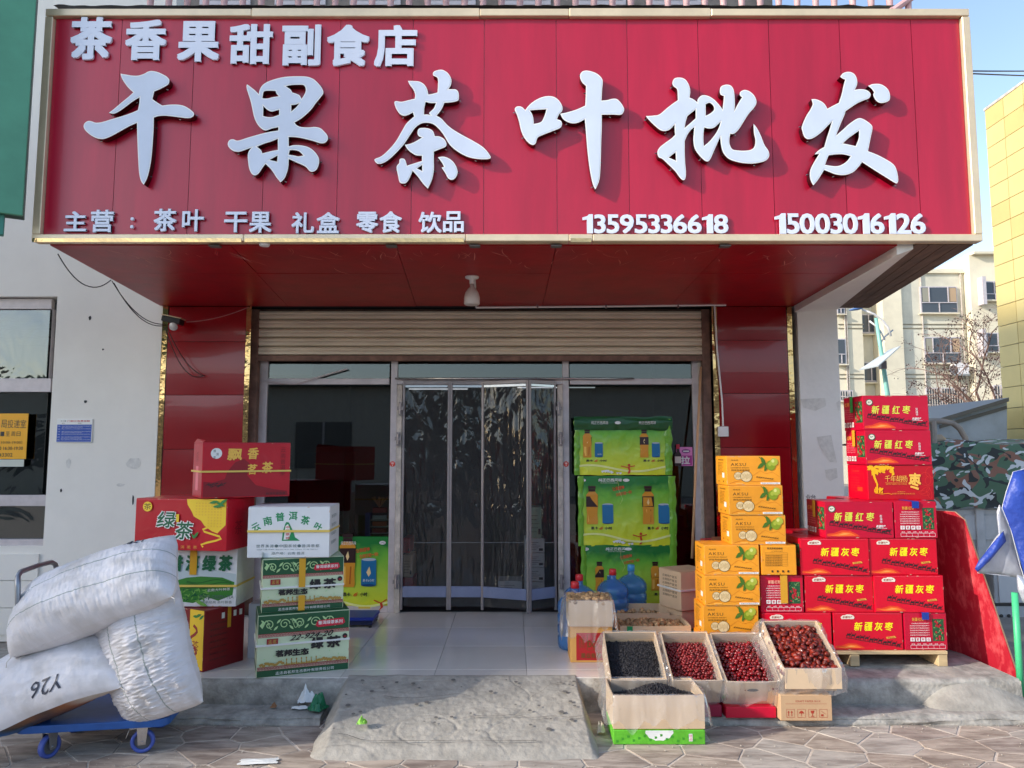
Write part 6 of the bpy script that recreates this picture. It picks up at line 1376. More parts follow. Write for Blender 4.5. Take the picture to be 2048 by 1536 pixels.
def wheel(cx, cy, ang, R=.064):
    M = Matrix.Translation((cx, cy, R)) @ Matrix.Rotation(ang, 4, 'Z') @ Matrix.Rotation(pi/2, 4, 'X')
    w_ = MB().lathe([(R*.70, -.014), (R*.95, -.016), (R, -.010), (R, .010), (R*.95, .016), (R*.70, .014), (R*.70, -.014)], 28, M).build('wheel', M_tyre, tro, smooth=True)
    b = MB().lathe([(0, -.012), (R*.25, -.016), (R*.3, -.008), (R*.68, -.006), (R*.68, .006), (R*.3, .008), (R*.25, .016), (0, .012)], 20, M); b.build('hub', K('hub_grey', 90, 92, 96), w_)
    F_ = Matrix.Translation((cx, cy, 0)) @ Matrix.Rotation(ang, 4, 'Z'); b = MB()
    for s_ in (-.024, .024): b.add([F_ @ Vector(p) for p in ((-.02, s_-.002, R-.015), (.02, s_-.002, R-.015), (.03, s_-.002, .15), (-.03, s_-.002, .15), (-.02, s_+.002, R-.015), (.02, s_+.002, R-.015), (.03, s_+.002, .15), (-.03, s_+.002, .15))], [(0,1,2,3),(7,6,5,4),(0,4,5,1),(1,5,6,2),(2,6,7,3),(3,7,4,0)])
    b.box(-.045, .045, -.04, .04, .146, .156, F_); b.tube([F_ @ Vector((0, -.03, R)), F_ @ Vector((0, .03, R))], .007, 8); b.build('caster_fork', M_steel, w_)
wheel(TL - .15, .075, .08); wheel(TL - .17, TW_ - .09, .2); wheel(.16, .08, 1.1); wheel(.14, TW_ - .09, .9)
M_tube2 = pm('grey_tube', srgb(150, 152, 158), .3, metal=.7, var=.15)
hz = .2; H1 = 1.02
hp = [(.03, .03, hz)] + [(.02 - .05*t, .03, hz + (H1 - hz - .07)*t) for t in (.3, .6, 1)] + [(-.04, .045, H1 - .02), (-.045, .09, H1), (-.045, .3, H1 + .005), (-.045, TW_ - .09, H1), (-.04, TW_ - .045, H1 - .02)] + [(.02 - .05*t, TW_ - .03, hz + (H1 - hz - .07)*t) for t in (1, .6, .3)] + [(.03, TW_ - .03, hz)]
MB().tube(hp, .0145, 10).build('handle', M_tube2, tro, smooth=True)
MB().prism([(.005, .046, hz + .24), (.005, TW_ - .046, hz + .24), (-.012, TW_ - .046, hz + .5), (-.012, .046, hz + .5)], (.004, 0, 0)).build('handle_panel', K('panel_grey', 110, 112, 118), tro)

def sack_mat(name, stripes, wr_dir, print_side=False, dust=.1):
    m = bpy.data.materials.new(name); m.use_nodes = True; n = m.node_tree; p = n.nodes['Principled BSDF']; p.inputs['Roughness'].default_value = .8; p.inputs['Sheen Weight'].default_value = .1
    uv = n.nodes.new('ShaderNodeUVMap'); uv.uv_map = 'uv'; sx = n.nodes.new('ShaderNodeSeparateXYZ'); n.links.new(uv.outputs[0], sx.inputs[0])
    base = n.nodes.new('ShaderNodeTexNoise'); base.inputs['Scale'].default_value = 5; base.inputs['Detail'].default_value = 6; n.links.new(uv.outputs[0], base.inputs['Vector'])
    cr = n.nodes.new('ShaderNodeValToRGB'); cr.color_ramp.elements[0].position = .3; cr.color_ramp.elements[1].position = .55; cr.color_ramp.elements[0].color = (*srgb(196, 192, 190), 1); cr.color_ramp.elements[1].color = (*srgb(226, 224, 228), 1)
    n.links.new(base.outputs[0], cr.inputs[0]); last = cr.outputs[0]
    def mixc(fac, col):
        nonlocal last
        mx = n.nodes.new('ShaderNodeMix'); mx.data_type = 'RGBA'; n.links.new(fac, mx.inputs[0]); n.links.new(last, mx.inputs[6]); mx.inputs[7].default_value = (*col, 1); last = mx.outputs[2]
    for s_ in stripes:
        a = n.nodes.new('ShaderNodeMath'); a.operation = 'SUBTRACT'; n.links.new(sx.outputs[1], a.inputs[0]); a.inputs[1].default_value = s_
        b = n.nodes.new('ShaderNodeMath'); b.operation = 'ABSOLUTE'; n.links.new(a.outputs[0], b.inputs[0])
        c = n.nodes.new('ShaderNodeMapRange'); n.links.new(b.outputs[0], c.inputs[0]); c.inputs[1].default_value = .004; c.inputs[2].default_value = .0085; c.inputs[3].default_value = .8; c.inputs[4].default_value = 0
        mixc(c.outputs[0], srgb(128, 142, 136))
    n.links.new(last, p.inputs['Base Color'])
    wv = n.nodes.new('ShaderNodeTexWave'); wv.inputs['Scale'].default_value = 90; wv.bands_direction = 'X'; n.links.new(uv.outputs[0], wv.inputs['Vector']); 
    w2 = n.nodes.new('ShaderNodeTexNoise'); mp = n.nodes.new('ShaderNodeMapping'); mp.inputs['Scale'].default_value = wr_dir; n.links.new(uv.outputs[0], mp.inputs[0]); n.links.new(mp.outputs[0], w2.inputs['Vector']); w2.inputs['Scale'].default_value = 1; w2.inputs['Detail'].default_value = 5
    ad = n.nodes.new('ShaderNodeMath'); ad.operation = 'MULTIPLY_ADD'; ad.inputs[1].default_value = .08; n.links.new(wv.outputs[0], ad.inputs[0]); n.links.new(w2.outputs[0], ad.inputs[2])
    bp = n.nodes.new('ShaderNodeBump'); bp.inputs['Strength'].default_value = .8; bp.inputs['Distance'].default_value = .012; n.links.new(ad.outputs[0], bp.inputs['Height']); n.links.new(bp.outputs[0], p.inputs['Normal'])
    return m
def pillow(name, label, ctr, a, n0, L, Wd, T, mats, wr, bend=0, twist=0, seed=0, pin=.05, texts=(), pw=3.0, taper=0, ridge=0, rnd=.13):
    a = Vector(a).normalized(); n0 = Vector(n0); n0 = (n0 - a*a.dot(n0)).normalized(); bb = n0.cross(a).normalized(); ctr = Vector(ctr)
    def surf(u, v, side):
        U = 2*u - 1; V = 2*v - 1
        x = L*U*(1 - pin*(1 - V*V)*abs(U))*sqrt(1 - rnd*V**4); wv_ = Wd*(1 + taper*U)*sqrt(1 - rnd*U**4)
        y = wv_*V*(1 - pin*1.3*(1 - U*U)*abs(V) + .04*noise.noise(Vector((U*2, V, seed))))
        tt = max(0, (1 - abs(U)**pw)*(1 - abs(V)**(pw*.75)))**.56
        t = T*tt*(1 + .14*noise.noise(Vector((U*1.4, V*1.4, seed + side*3)))) * side
        w = noise.noise(Vector((U*wr[0], V*wr[1], seed + 5*side)))*.006 + noise.noise(Vector((U*wr[0]*2.3, V*wr[1]*2.1, seed + 1)))*.0035
        if ridge: w += ridge*(abs(noise.noise(Vector((U*34, V*3.2, seed + 8)))) + .5*abs(noise.noise(Vector((U*60, V*5, seed + 2)))))*min(1, 2.2*tt)
        t += (w*min(1, tt*1.6 + .15))*side + bend*(1 - U*U)
        return ctr + a*x + bb*y + n0*(t + .03*noise.noise(Vector((U*1.1, V*1.1, seed + 20))))
    NU, NV = 150, 90; vs = []; fs = []; uvs = []
    for side in (1, -1):
        base_i = len(vs)
        for j in range(NV + 1):
            for i in range(NU + 1):
                vs.append(surf(i/NU, j/NV, side))
        for j in range(NV):
            for i in range(NU):
                q = base_i + j*(NU + 1) + i; f = (q, q+1, q+NU+2, q+NU+1); uv_ = [(i/NU, j/NV), ((i+1)/NU, j/NV), ((i+1)/NU, (j+1)/NV), (i/NU, (j+1)/NV)]
                if side < 0: f = f[::-1]; uv_ = uv_[::-1]
                fs.append(f); uvs += uv_
    t = thing(name, label, 'sack', (ctr.x, ctr.y, min(v.z for v in vs)), 0, 'white woven sacks on the blue trolley'); o0 = t.location
    me = bpy.data.meshes.new('sack_body'); me.from_pydata([v - o0 for v in vs], [], fs); ul = me.uv_layers.new(name='uv')
    for i, q in enumerate(uvs): ul.data[i].uv = q
    for m in mats: me.materials.append(m)
    half = len(fs)//2; me.polygons.foreach_set('material_index', [0]*half + [len(mats)-1]*half); me.polygons.foreach_set('use_smooth', [True]*len(fs)); me.update()
    link(bpy.data.objects.new('sack_body', me), t)
    # sewn seam with loose thread ends at both ends
    b = MB()
    for U0 in (.004, .996):
        pts = [surf(U0, k/24, 1)*.5 + surf(U0, k/24, -1)*.5 - o0 for k in range(25)]; b.tube(pts, .0035, 5)
        b.tube([pts[0], pts[0] + a*(.02 if U0 > .5 else -.02) - bb*.02, pts[0] + a*(.02 if U0 > .5 else -.02) - bb*.03 + Vector((0, 0, -.02))], .0025, 4)
    b.build('stitched_seam', K('sack_thread', 206, 200, 192), t, smooth=True)
    for (txt, u0, v0, u1, v1, ro, sh_) in texts:
        vs2, fs2, w, h = text2d(txt, 0, sh_, 2); ar = MB(); out = []
        for q, (dx, dy) in enumerate(((0, 0), (.0015, .002))):
            pts = []
            for x, y in vs2:
                X = x/w - .5; Y = y/h - .5; X, Y = X*cos(ro)*(u1-u0) - Y*sin(ro)*(u1-u0), X*sin(ro)*(v1-v0) + Y*cos(ro)*(v1-v0)
                pts.append(surf((u0+u1)/2 + X + dx, (v0+v1)/2 + Y + dy, 1) + n0*(.004 + q*.001) - o0)
            ar.add(pts, fs2)
        ar.build('marker_writing', K('marker', 50, 54, 70), t, fixn=False)
    return t
SM1 = sack_mat('woven_sack_striped', (.30, .62), (40, 5, 1)); SM2 = sack_mat('woven_sack_creased', (.36, .66), (46, 4, 1)); SM3 = sack_mat('woven_sack_plain', (), (9, 7, 1))
M_sprint = grad_mat('sack_print', [(.1, srgb(60, 90, 90)), (.4, srgb(30, 100, 170)), (.6, srgb(60, 60, 60)), (.8, srgb(150, 96, 60)), (.95, srgb(190, 180, 170))], .5, .6, 12, .9)
# upper sack, lying across the two others
c1 = PY(192, 1190, 4.33)
pillow('sack', 'long white woven sack with two grey stripes, lying slanted on top', c1, (.93, .05, .36), (-.10, -.72, .66), .49, .23, .185, [SM1], (5, 4), .02, 0, 1, .04, (('128/', .74, .80, .86, .90, 3.3, .4),), 3.4, .04, .008)
c2 = PY(298, 1302, 4.38)
pillow('sack', 'white creased woven sack with thin green stripes, standing on its corner at the right', c2, (.36, -.10, -.93), (-.20, -.93, .16), .40, .285, .17, [SM2], (7, 4), .02, 0, 2, .06, (), 2.6, -.10, .020)
c3 = PY(104, 1358, 4.34)
pillow('sack', 'plump white sack with marker writing and coloured print underneath, lowest on the trolley', c3, (.93, .10, .33), (-.22, -.62, .76), .46, .27, .19, [SM3, M_sprint], (4, 4), .02, 0, 3, .07, (('Y26', .50, .07, .68, .20, pi, .3),), 2.4, 0, .004)

# ================================================================== LAMP, CONDUIT, SWITCH, CAMERA, CABLES
q = PZ(944, 553, zSof)
lp_ = thing('ceiling_lamp', 'white ceiling lamp holder with a drum-shaped bulb under the red canopy', 'lamp', (q.x, q.y, zSof - .26)); 
MB().lathe([(0, .26), (.055, .26), (.052, .245), (.02, .235), (.019, .20), (0, .20)], 24).build('lamp_base', M_white, lp_, smooth=True)
MB().lathe([(0, .20), (.017, .20), (.017, .175), (.03, .165), (.052, .13), (.062, .09), (.062, .045), (.055, .035), (0, .035)], 28).build('bulb', pm('bulb_shell', srgb(206, 196, 190), .35), lp_, smooth=True)
xl = q.x + .02; Ycd = Yg - .16
cdt = thing('conduit', 'thin white cable conduit from the lamp along the shutter to the switch', 'conduit', (0, 0, 0))
zc0 = zSof - .012
MB().tube([(xl, q.y + .02, zSof - .01), (PY(952, 615, Yf - .05).x, Yf - .05, zSof - .01), PY(952, 615, Yf - .05)], .008, 8).build('pipe', M_white, cdt)
p1 = PY(952, 613, Ycd); p2 = PY(1452, 608, Ycd - .2)
MB().tube([PY(952, 615, Yf - .05), PY(1200, 613, Yf - .05), PY(1424, 610, Yf - .05), PY(1452, 610, Yf - .05)], .010, 8).build('pipe', M_white, cdt)
for u in (1075, 1212, 1356): p = PY(u, 613, Yf - .05); MB().box(p.x - .008, p.x + .008, p.y - .012, p.y + .012, p.z - .014, p.z + .014).build('clip', M_steel, cdt)
MB().tube([PY(1429, 612, Yf - .022), PY(1434, 700, Yf - .024), PY(1444, 800, Yf - .024), PY(1446, 852, Yf - .024)], .008, 8).build('pipe', M_white, cdt)
a = PY(1437, 873, Yf - .03); b_ = PY(1457, 853, Yf - .03)
sw_ = thing('light_switch', 'square white light switch on the right red pillar', 'switch', (a.x, Yf - .03, a.z)); MB().box(0, b_.x - a.x, 0, .025, 0, b_.z - a.z).build('plate', M_white, sw_, bevel=.003); MB().box(.018, b_.x - a.x - .018, -.005, -.001, .022, b_.z - a.z - .022).build('rocker', M_white, sw_, bevel=.002)
fl = thing('floodlight', 'small black floodlight with a pale lens under the left end of the canopy', 'lamp', PY(346, 640, Yf - .14)); 
Mr = Matrix.Rotation(radians(12), 4, 'Y'); MB().box(-.085, .085, -.05, .05, -.03, .02, Mr).build('housing', M_black, fl, bevel=.004); MB().box(-.09, .09, -.055, .055, .022, .03, Mr).build('top_plate', M_gold, fl)
MB().lathe([(0, -.012), (.034, -.012), (.04, 0), (.036, .01), (0, .014)], 20, Matrix.Translation((.02, -.03, -.065)) @ Matrix.Rotation(pi/2 + .4, 4, 'X')).build('lens', pm('lens', srgb(206, 206, 204), .15), fl, smooth=True)
MB().tube([(0, .04, .0), (-.01, .13, .02)], .012, 8).build('bracket', M_steel, fl)
def sag(p0, p1, s_, n=14): return [Vector(p0).lerp(Vector(p1), k/n) - Vector((0, 0, s_*4*(k/n)*(1 - k/n))) for k in range(n + 1)]
cb = [(PY(116, 508, 4.9), PZ(222, 560, zSof), .13), (PZ(224, 562, zSof), PY(330, 648, Yf - .1), .10), (PZ(228, 566, zSof), PY(334, 650, Yf - .1), .12), (PY(372, 644, Yf - .12), PY(498, 614, Yf - .04), .03), (PY(334, 655, Yf - .1), PY(410, 752, Yf - .03), .09), (PY(330, 655, Yf - .1), PY(408, 751, Yf - .03), .16)]
M_cab = K('cable', 40, 30, 26, .5); M_cab2 = K('cable_pink', 176, 110, 110, .5)
for lab, (p0, p1, s_), m in zip(('black cable sagging from the sign corner to the canopy edge', 'black cable looping from the canopy edge to the floodlight', 'second black cable looping close beside the first to the floodlight', 'pale pink cable running from the floodlight to the shutter corner', 'black cable hanging on the left red pillar, ending at a hook', 'lower looping black cable on the left red pillar'), cb, (M_cab, M_cab, M_cab, M_cab2, M_cab, M_cab)):
    tag(MB().tube(sag(p0, p1, s_), .0042, 5).build('cable', m, smooth=True), lab, 'cable')
for lab, p0, p1 in (('upper black power line leaving the right edge of the sign', PY(1925, 142, 5.2), PY(2300, 132, 12)), ('lower black power line leaving the right edge of the sign', PY(1935, 147, 5.2), PY(2300, 150, 12)), ('thin power line running down to the roof of the yellow building', PY(2300, 60, 16), PY(1975, 212, 14.6))):
    tag(MB().tube(sag(p0, p1, .03), .006, 5).build('power_line', M_cab), lab, 'cable')
# small stubs and a red hook at the front edge of the soffit
for u in (432, 784, 1112, 1448, 950):
    p = PZ(u, 492, zSof); MB().box(p.x - .035, p.x + .035, Ys + .02, Ys + .07, zSof - .012, zSof - .001).build('bracket', K('bracket_grey', 96, 90, 88), sign)
p = PZ(432, 498, zSof); tag(MB().tube([p, p + Vector((-.006, 0, -.03)), p + Vector((.008, 0, -.045)), p + Vector((.012, 0, -.02))], .0028, 6).build('wire_hook', K('hook_red', 190, 60, 60)), 'tiny red wire loop hanging from the front edge of the canopy', 'hook')

# ================================================================== LITTER
def crumple(name, label, u, v, z, w, d, m, seed, h=.02, cat='litter', rz=0):
    p = PZ(u, v, z); b = MB(); b.grid(lambda s_, t_: ((s_-.5)*w*(1 + .3*noise.noise(Vector((t_*3, seed, 0)))), (t_-.5)*d*(1 + .3*noise.noise(Vector((s_*3, 0, seed)))), .004 + h*sin(pi*s_)*sin(pi*t_)*(1.1 + noise.noise(Vector((s_*4, t_*4, seed)))) + h*.35*abs(noise.noise(Vector((s_*7, t_*6, seed))))), 22, 18)
    o = b.build(name, m, smooth=False, fixn=False); o.location = p; o.rotation_euler = (0, 0, rz); return tag(o, label, cat)
crumple('paper_scrap', 'flat white paper strip lying on the paving at the bottom', 517, 1524, .004, .21, .075, WHT, 3, .006, rz=.1)
o = crumple('tissue', 'crumpled white tissue on the step beside the ramp', 616, 1402, .07, .13, .10, WHT, 7, .055, rz=.3)
crumple('tissue', 'flat white tissue lying at the foot of the step', 602, 1417, .056, .12, .05, WHT, 9, .01)
crumple('plastic_bag', 'crumpled green plastic bag beside the white tissue', 636, 1418, .06, .10, .12, K('bag_green', 20, 110, 70, .25), 12, .07, rz=-.4)
crumple('sweet_wrapper', 'small green and white wrapper lying on the ramp', 724, 1448, .115, .055, .05, K('wrapper_green', 130, 190, 60), 15, .03)
crumple('dry_leaf', 'brown dry leaf on the step left of the tissue', 547, 1415, .056, .035, .04, K('leaf_brown', 150, 100, 60), 18, .02)
crumple('pebble', 'small pale stone beside the mulberry boxes', 1202, 1466, .01, .05, .035, M_mortar, 22, .05)
crumple('paper_scrap', 'small white scrap on the paving before the mound', 1903, 1437, .004, .05, .02, WHT, 25, .02)
rl = random.Random(5)
dots = MB()
for i in range(46):
    x = rl.uniform(-1.05, .42); y = rl.uniform(4.45, 5.0); r_ = rl.uniform(.004, .017)
    t_ = (y - 4.24)/(Ye + .07 - 4.24); z = Zp*(t_**.85) + .022 + .0035; 
    dots.add([(x + r_*cos(a)*(1 + .2*sin(3*a + i)), y + r_*.8*sin(a), z + r_*.8*sin(a)*.28) for a in [2*pi*q/10 for q in range(10)]], [tuple(range(10))])
tag(dots.build('gum_spot', K('gum_grey', 100, 96, 92, .9), fixn=False), 'dark spots trodden into the concrete ramp', 'stain', None, 'stuff')

# ================================================================== RIGHT SIDE: BOARD, PARASOL, TRUCK
Bn = Vector((3.54, 5.28, 0.0)); Tn = Vector((3.27, 5.44, 1.26)); dirb = Vector((-.2, .52, .0)).normalized()
Bf = Bn + dirb*.62 + Vector((0, 0, .16)); Tf = Tn + dirb*.60 + Vector((0, 0, .02)); nb_ = (Tn - Bn).cross(dirb).normalized()
pts = [Bn, Bn.lerp(Tn, .955), Tn + dirb*.06, Tf, Bf]; pts[3] = pts[1] + (Tn - Bn)*.045 + dirb*.6; pts[4] = pts[0] + dirb*.62 + (Tn - Bn)*.10
bd = thing('leaning_board', 'scuffed red plywood board leaning between the red cartons and the truck', 'board', (Bn.x, Bn.y, 0))
o0 = Vector((Bn.x, Bn.y, 0)); pp = [p - o0 for p in pts]
bdm = MB(); nrm = nb_*.012 if nb_.x < 0 else -nb_*.012
bdm.prism([p + nrm*.03 for p in pp], nrm*.3); bdm.build('face', M_ply, bd, fixn=False)
MB().prism([p for p in pp], -nrm).build('ply_edge', M_plyedge, bd)
# closed parasol hanging on its green pole
M_pblue = pm('parasol_blue', srgb(44, 72, 164), .45, var=.15, vscale=6, bump=.8, bscale=6, bdist=.05); M_psil = pm('parasol_silver', srgb(186, 190, 200), .35, metal=.3, var=.15, vscale=6, bump=.6, bscale=9, bdist=.02)
par = thing('closed_parasol', 'folded blue and silver parasol on a green pole at the right edge', 'parasol', (PZ(2043, 1408, 0).x, PZ(2043, 1408, 0).y, 0))
pb_ = par.location.copy(); Yq = pb_.y
MB().tube([(0, 0, .0), (0, 0, PY(2043, 1185, Yq).z)], .021, 12).build('pole', K('pole_green', 70, 190, 130), par, smooth=True)
def cloth(px, m, name, dy, bulge, seed, edge=None):
    P3 = [PY(u, v, Yq + dy + (w_ if len(t3) > 2 else 0)) - pb_ for t3 in px for (u, v, w_) in [(t3 + (0,))[:3]]]
    n = len(P3); c = sum(P3, Vector())/n; b = MB(); R_ = 7
    vs = [c + Vector((0, -bulge, 0))]
    for k in range(1, R_ + 1):
        for i in range(n*4):
            a_ = P3[i//4].lerp(P3[(i//4 + 1) % n], (i % 4)/4); p = c.lerp(a_, k/R_); f = 1 - (k/R_)**2
            an = 2*pi*i/(n*4); p.y += -bulge*f + .035*noise.noise(Vector((p.x*9, p.z*4, seed)))*(k/R_) ; vs.append(p)
    N_ = n*4; fs = [(0, 1 + i, 1 + (i+1) % N_) for i in range(N_)] + [(1 + (k-1)*N_ + i, 1 + k*N_ + i, 1 + k*N_ + (i+1) % N_, 1 + (k-1)*N_ + (i+1) % N_) for k in range(1, R_) for i in range(N_)]
    b.add(vs, fs); o = b.build(name, m, par, smooth=True, fixn=False)
    so_ = o.modifiers.new('thickness', 'SOLIDIFY'); so_.thickness = .003
    rim = MB().tube([P3[k % n] for k in range(n + 1)], .0025, 5).build('hem', K('hem_white', 214, 216, 224), par) if edge else None
    return o
cloth([(2026, 944), (2048, 938), (2140, 950), (2150, 1150), (2048, 1156, -.02), (2040, 1130), (2022, 1060), (2004, 1016), (2012, 985)], M_pblue, 'canopy_fold', 0, .05, 1, True)
cloth([(1999, 1010), (2010, 1030), (2030, 1100), (2044, 1156), (2000, 1150), (1956, 1146), (1951, 1136), (1975, 1100), (2003, 1062), (1994, 1024)], M_psil, 'canopy_fold', .06, .02, 2, True)
cloth([(2006, 1062), (2012, 1082), (1978, 1122), (1956, 1144), (1951, 1138), (1958, 1122), (1985, 1088)], M_pblue, 'canopy_fold', .03, .025, 3)
cloth([(2036, 1150), (2060, 1156), (2062, 1210), (2046, 1205), (2036, 1180)], M_psil, 'canopy_fold', -.02, .03, 4)
# cargo tricycle / small truck with a camouflage sheet
M_body = pm('truck_body_grey', srgb(176, 178, 180), .45, var=.15, vscale=5, bump=.1); M_body2 = pm('truck_frame_grey', srgb(140, 132, 124), .55, var=.2, vscale=8)
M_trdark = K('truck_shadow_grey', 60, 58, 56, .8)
tk = thing('cargo_truck', 'small pale grey cargo truck parked behind the stacks, bed covered', 'truck', (xat(1990, 1245, 7.9), 7.9, 0)); Yt = 7.9; t0 = tk.location.copy()
def tb2(u0, v0, u1, v1, d, m, name, dy=0, bev=.006, par_=None):
    a = PY(u0, v1, Yt); b_ = PY(u1, v0, Yt); return MB().box(a.x - t0.x, b_.x - t0.x, dy, dy + d, a.z, b_.z).build(name, m, par_ or tk, bevel=bev)
tb2(1800, 1018, 2260, 1128, 1.5, M_body, 'bed_side', .02)
for u0, u1 in ((1932, 1960), (1966, 2070), (2078, 2180)): tb2(u0, 1030, u1, 1080, .012, M_body, 'side_panel', .004, .004)
tb2(1956, 1008, 1966, 1132, .03, M_body, 'corner_post', -.014)
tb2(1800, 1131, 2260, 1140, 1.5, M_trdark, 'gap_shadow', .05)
tb2(1992, 1142, 2260, 1238, 1.4, M_body, 'lower_side', .0)
tb2(1998, 1150, 2120, 1205, .01, K('truck_panel_light', 196, 198, 200), 'lower_panel', -.012, .004)
tb2(1990, 1206, 2260, 1212, .012, M_trdark, 'seam', -.006, 0); tb2(1990, 1238, 2260, 1262, 1.2, M_trdark, 'underbody', .1, 0)
for u in (2003, 2018): p = PY(u, 1232, Yt - .014) - t0; MB().lathe([(0, -.006), (.018, -.006), (.02, 0), (0, .004)], 12, Matrix.Translation(p) @ Matrix.Rotation(pi/2, 4, 'X')).build('bolt', M_trdark, tk)
for u in (1870, 2150):
    p = PY(u, 1240, Yt + .1) - t0; MB().lathe([(0, -.09), (.17, -.09), (.26, -.10), (.29, -.06), (.29, .06), (.26, .1), (0, .09)], 24, Matrix.Translation((p.x, .1, .29)) @ Matrix.Rotation(pi/2, 4, 'X')).build('wheel', K('tyre', 30, 30, 30, .8), tk, smooth=True)
rl_ = [PY(1800, 841, Yt), PY(1880, 842, Yt), PY(1905, 846, Yt), PY(1920, 858, Yt), PY(1930, 875, Yt), PY(1936, 900, Yt)]
MB().tube([p - t0 for p in rl_], .03, 10).build('headboard_rail', M_body2, tk, smooth=True)
MB().tube([PY(1866, 842, Yt) - t0, PY(1868, 905, Yt) - t0], .035, 8).build('headboard_post', M_body2, tk)
MB().box(PY(1874, 888, Yt).x - t0.x, PY(1910, 888, Yt).x - t0.x, .1, .5, zat(900, Yt), zat(868, Yt)).build('seat_back', K('seat_tan', 170, 150, 126), tk, bevel=.05)
cm = bpy.data.materials.new('camouflage_cloth'); cm.use_nodes = True; n = cm.node_tree; p = n.nodes['Principled BSDF']; p.inputs['Roughness'].default_value = .75
tc = n.nodes.new('ShaderNodeTexCoord'); last = None
cols = [srgb(74, 104, 84), srgb(128, 92, 78), srgb(44, 50, 52), srgb(190, 196, 200)]
for k, (sc, th) in enumerate(((3.2, .53), (4.0, .575), (4.6, .60))):
    mp = n.nodes.new('ShaderNodeMapping'); mp.inputs['Location'].default_value = (k*3.1 + 1, k*1.7, k*2.3); mp.inputs['Scale'].default_value = (1, 1, 1.5); n.links.new(tc.outputs['Object'], mp.inputs[0])
    nz = n.nodes.new('ShaderNodeTexNoise'); nz.inputs['Scale'].default_value = sc; nz.inputs['Detail'].default_value = 1.5; nz.inputs['Distortion'].default_value = 1.6; n.links.new(mp.outputs[0], nz.inputs['Vector'])
    gt_ = n.nodes.new('ShaderNodeMath'); gt_.operation = 'GREATER_THAN'; gt_.inputs[1].default_value = th; n.links.new(nz.outputs[0], gt_.inputs[0])
    mx = n.nodes.new('ShaderNodeMix'); mx.data_type = 'RGBA'; n.links.new(gt_.outputs[0], mx.inputs[0])
    if last is None: mx.inputs[6].default_value = (*cols[0], 1)
    else: n.links.new(last, mx.inputs[6])
    mx.inputs[7].default_value = (*cols[k + 1], 1); last = mx.outputs[2]
n.links.new(last, p.inputs['Base Color'])
b = MB()
def camo(s_, t_):
    u = 1800 + 460*s_; q = PY(u, 1016, Yt); zt = zat(886, Yt) ; zb_ = zat(1016 - 8*noise.noise(Vector((s_*12, 1, 1))), Yt)
    if t_ < .72: f = t_/.72; return (q.x, Yt - .05 - .03*sin(f*3) - .03*noise.noise(Vector((q.x*3, f*2, 4))) - .012*noise.noise(Vector((q.x*9, f*6, 2))), lerp(zb_, zt, f))
    f = (t_ - .72)/.28; return (q.x, Yt - .03 + 1.5*f, zt + .05*sin(pi*f) + .05*noise.noise(Vector((q.x*2, f*2, 7))))
b.grid(camo, 90, 50); o = b.build('camouflage_sheet', cm, smooth=True, fixn=False); tag(o, 'camouflage cloth in green, brown, black and grey spread over the truck bed', 'cloth')

# ================================================================== BACKGROUND ON THE RIGHT
# yellow tiled building
yb_ = thing('yellow_building', 'yellow building clad in square panels at the right edge', 'building', (0, 0, 0)); Xy = xat(1974, 300, 14.5); Yy = 14.5
M_yp = [pm('yellow_panel_%s' % n_, c, .35, var=.06, vscale=1.5) for n_, c in (('a', srgb(212, 190, 122)), ('b', srgb(204, 180, 110)))]
zty = zat(222, Yy); ph = .405; pw_ = .56
MB().box(Xy + .04, Xy + 9, 8.2, Yy - .02, 0, zty - .01).build('core', K('joint_brown', 120, 100, 60), yb_)
for r in range(int(zty/ph)):
    for c in range(10):
        y1_ = Yy - c*pw_; MB().box(Xy, Xy + .038, y1_ - pw_ + .006, y1_ - .006, zty - (r+1)*ph + .006, zty - r*ph - .006).build('wall_panel', M_yp[(r*7 + c*3) % 5 == 0], yb_)
MB().box(Xy - .01, Xy + .3, 8.2, Yy + .02, zty, zty + .05).build('coping', M_aluold, yb_)
# grey-blue shed with a dark sloping roof
shd = thing('shed', 'low blue grey shed with dark sloping roof beside the yellow building', 'shed', (0, 0, 0)); Ysd = 13.2
pts = [PY(1870, 842, Ysd), PY(2014, 800, Ysd), PY(2014, 1000, Ysd), PY(1870, 1000, Ysd)]
MB().prism(pts, (0, 2.5, 0)).build('wall', pm('shed_blue', srgb(160, 174, 190), .6, var=.15, vscale=2), shd)
pts = [PY(1862, 842, Ysd - .1), PY(2018, 795, Ysd - .1), PY(2018, 803, Ysd - .1), PY(1862, 850, Ysd - .1)]; MB().prism(pts, (0, 2.7, 0)).build('roof', K('roof_grey', 96, 98, 100), shd)
pts = [PY(1880, 850, Ysd - .02), PY(2014, 811, Ysd - .02), PY(2014, 818, Ysd - .02), PY(1880, 857, Ysd - .02)]; MB().prism(pts, (0, .019, 0)).build('gutter', K('roof_grey',0,0,0), shd)
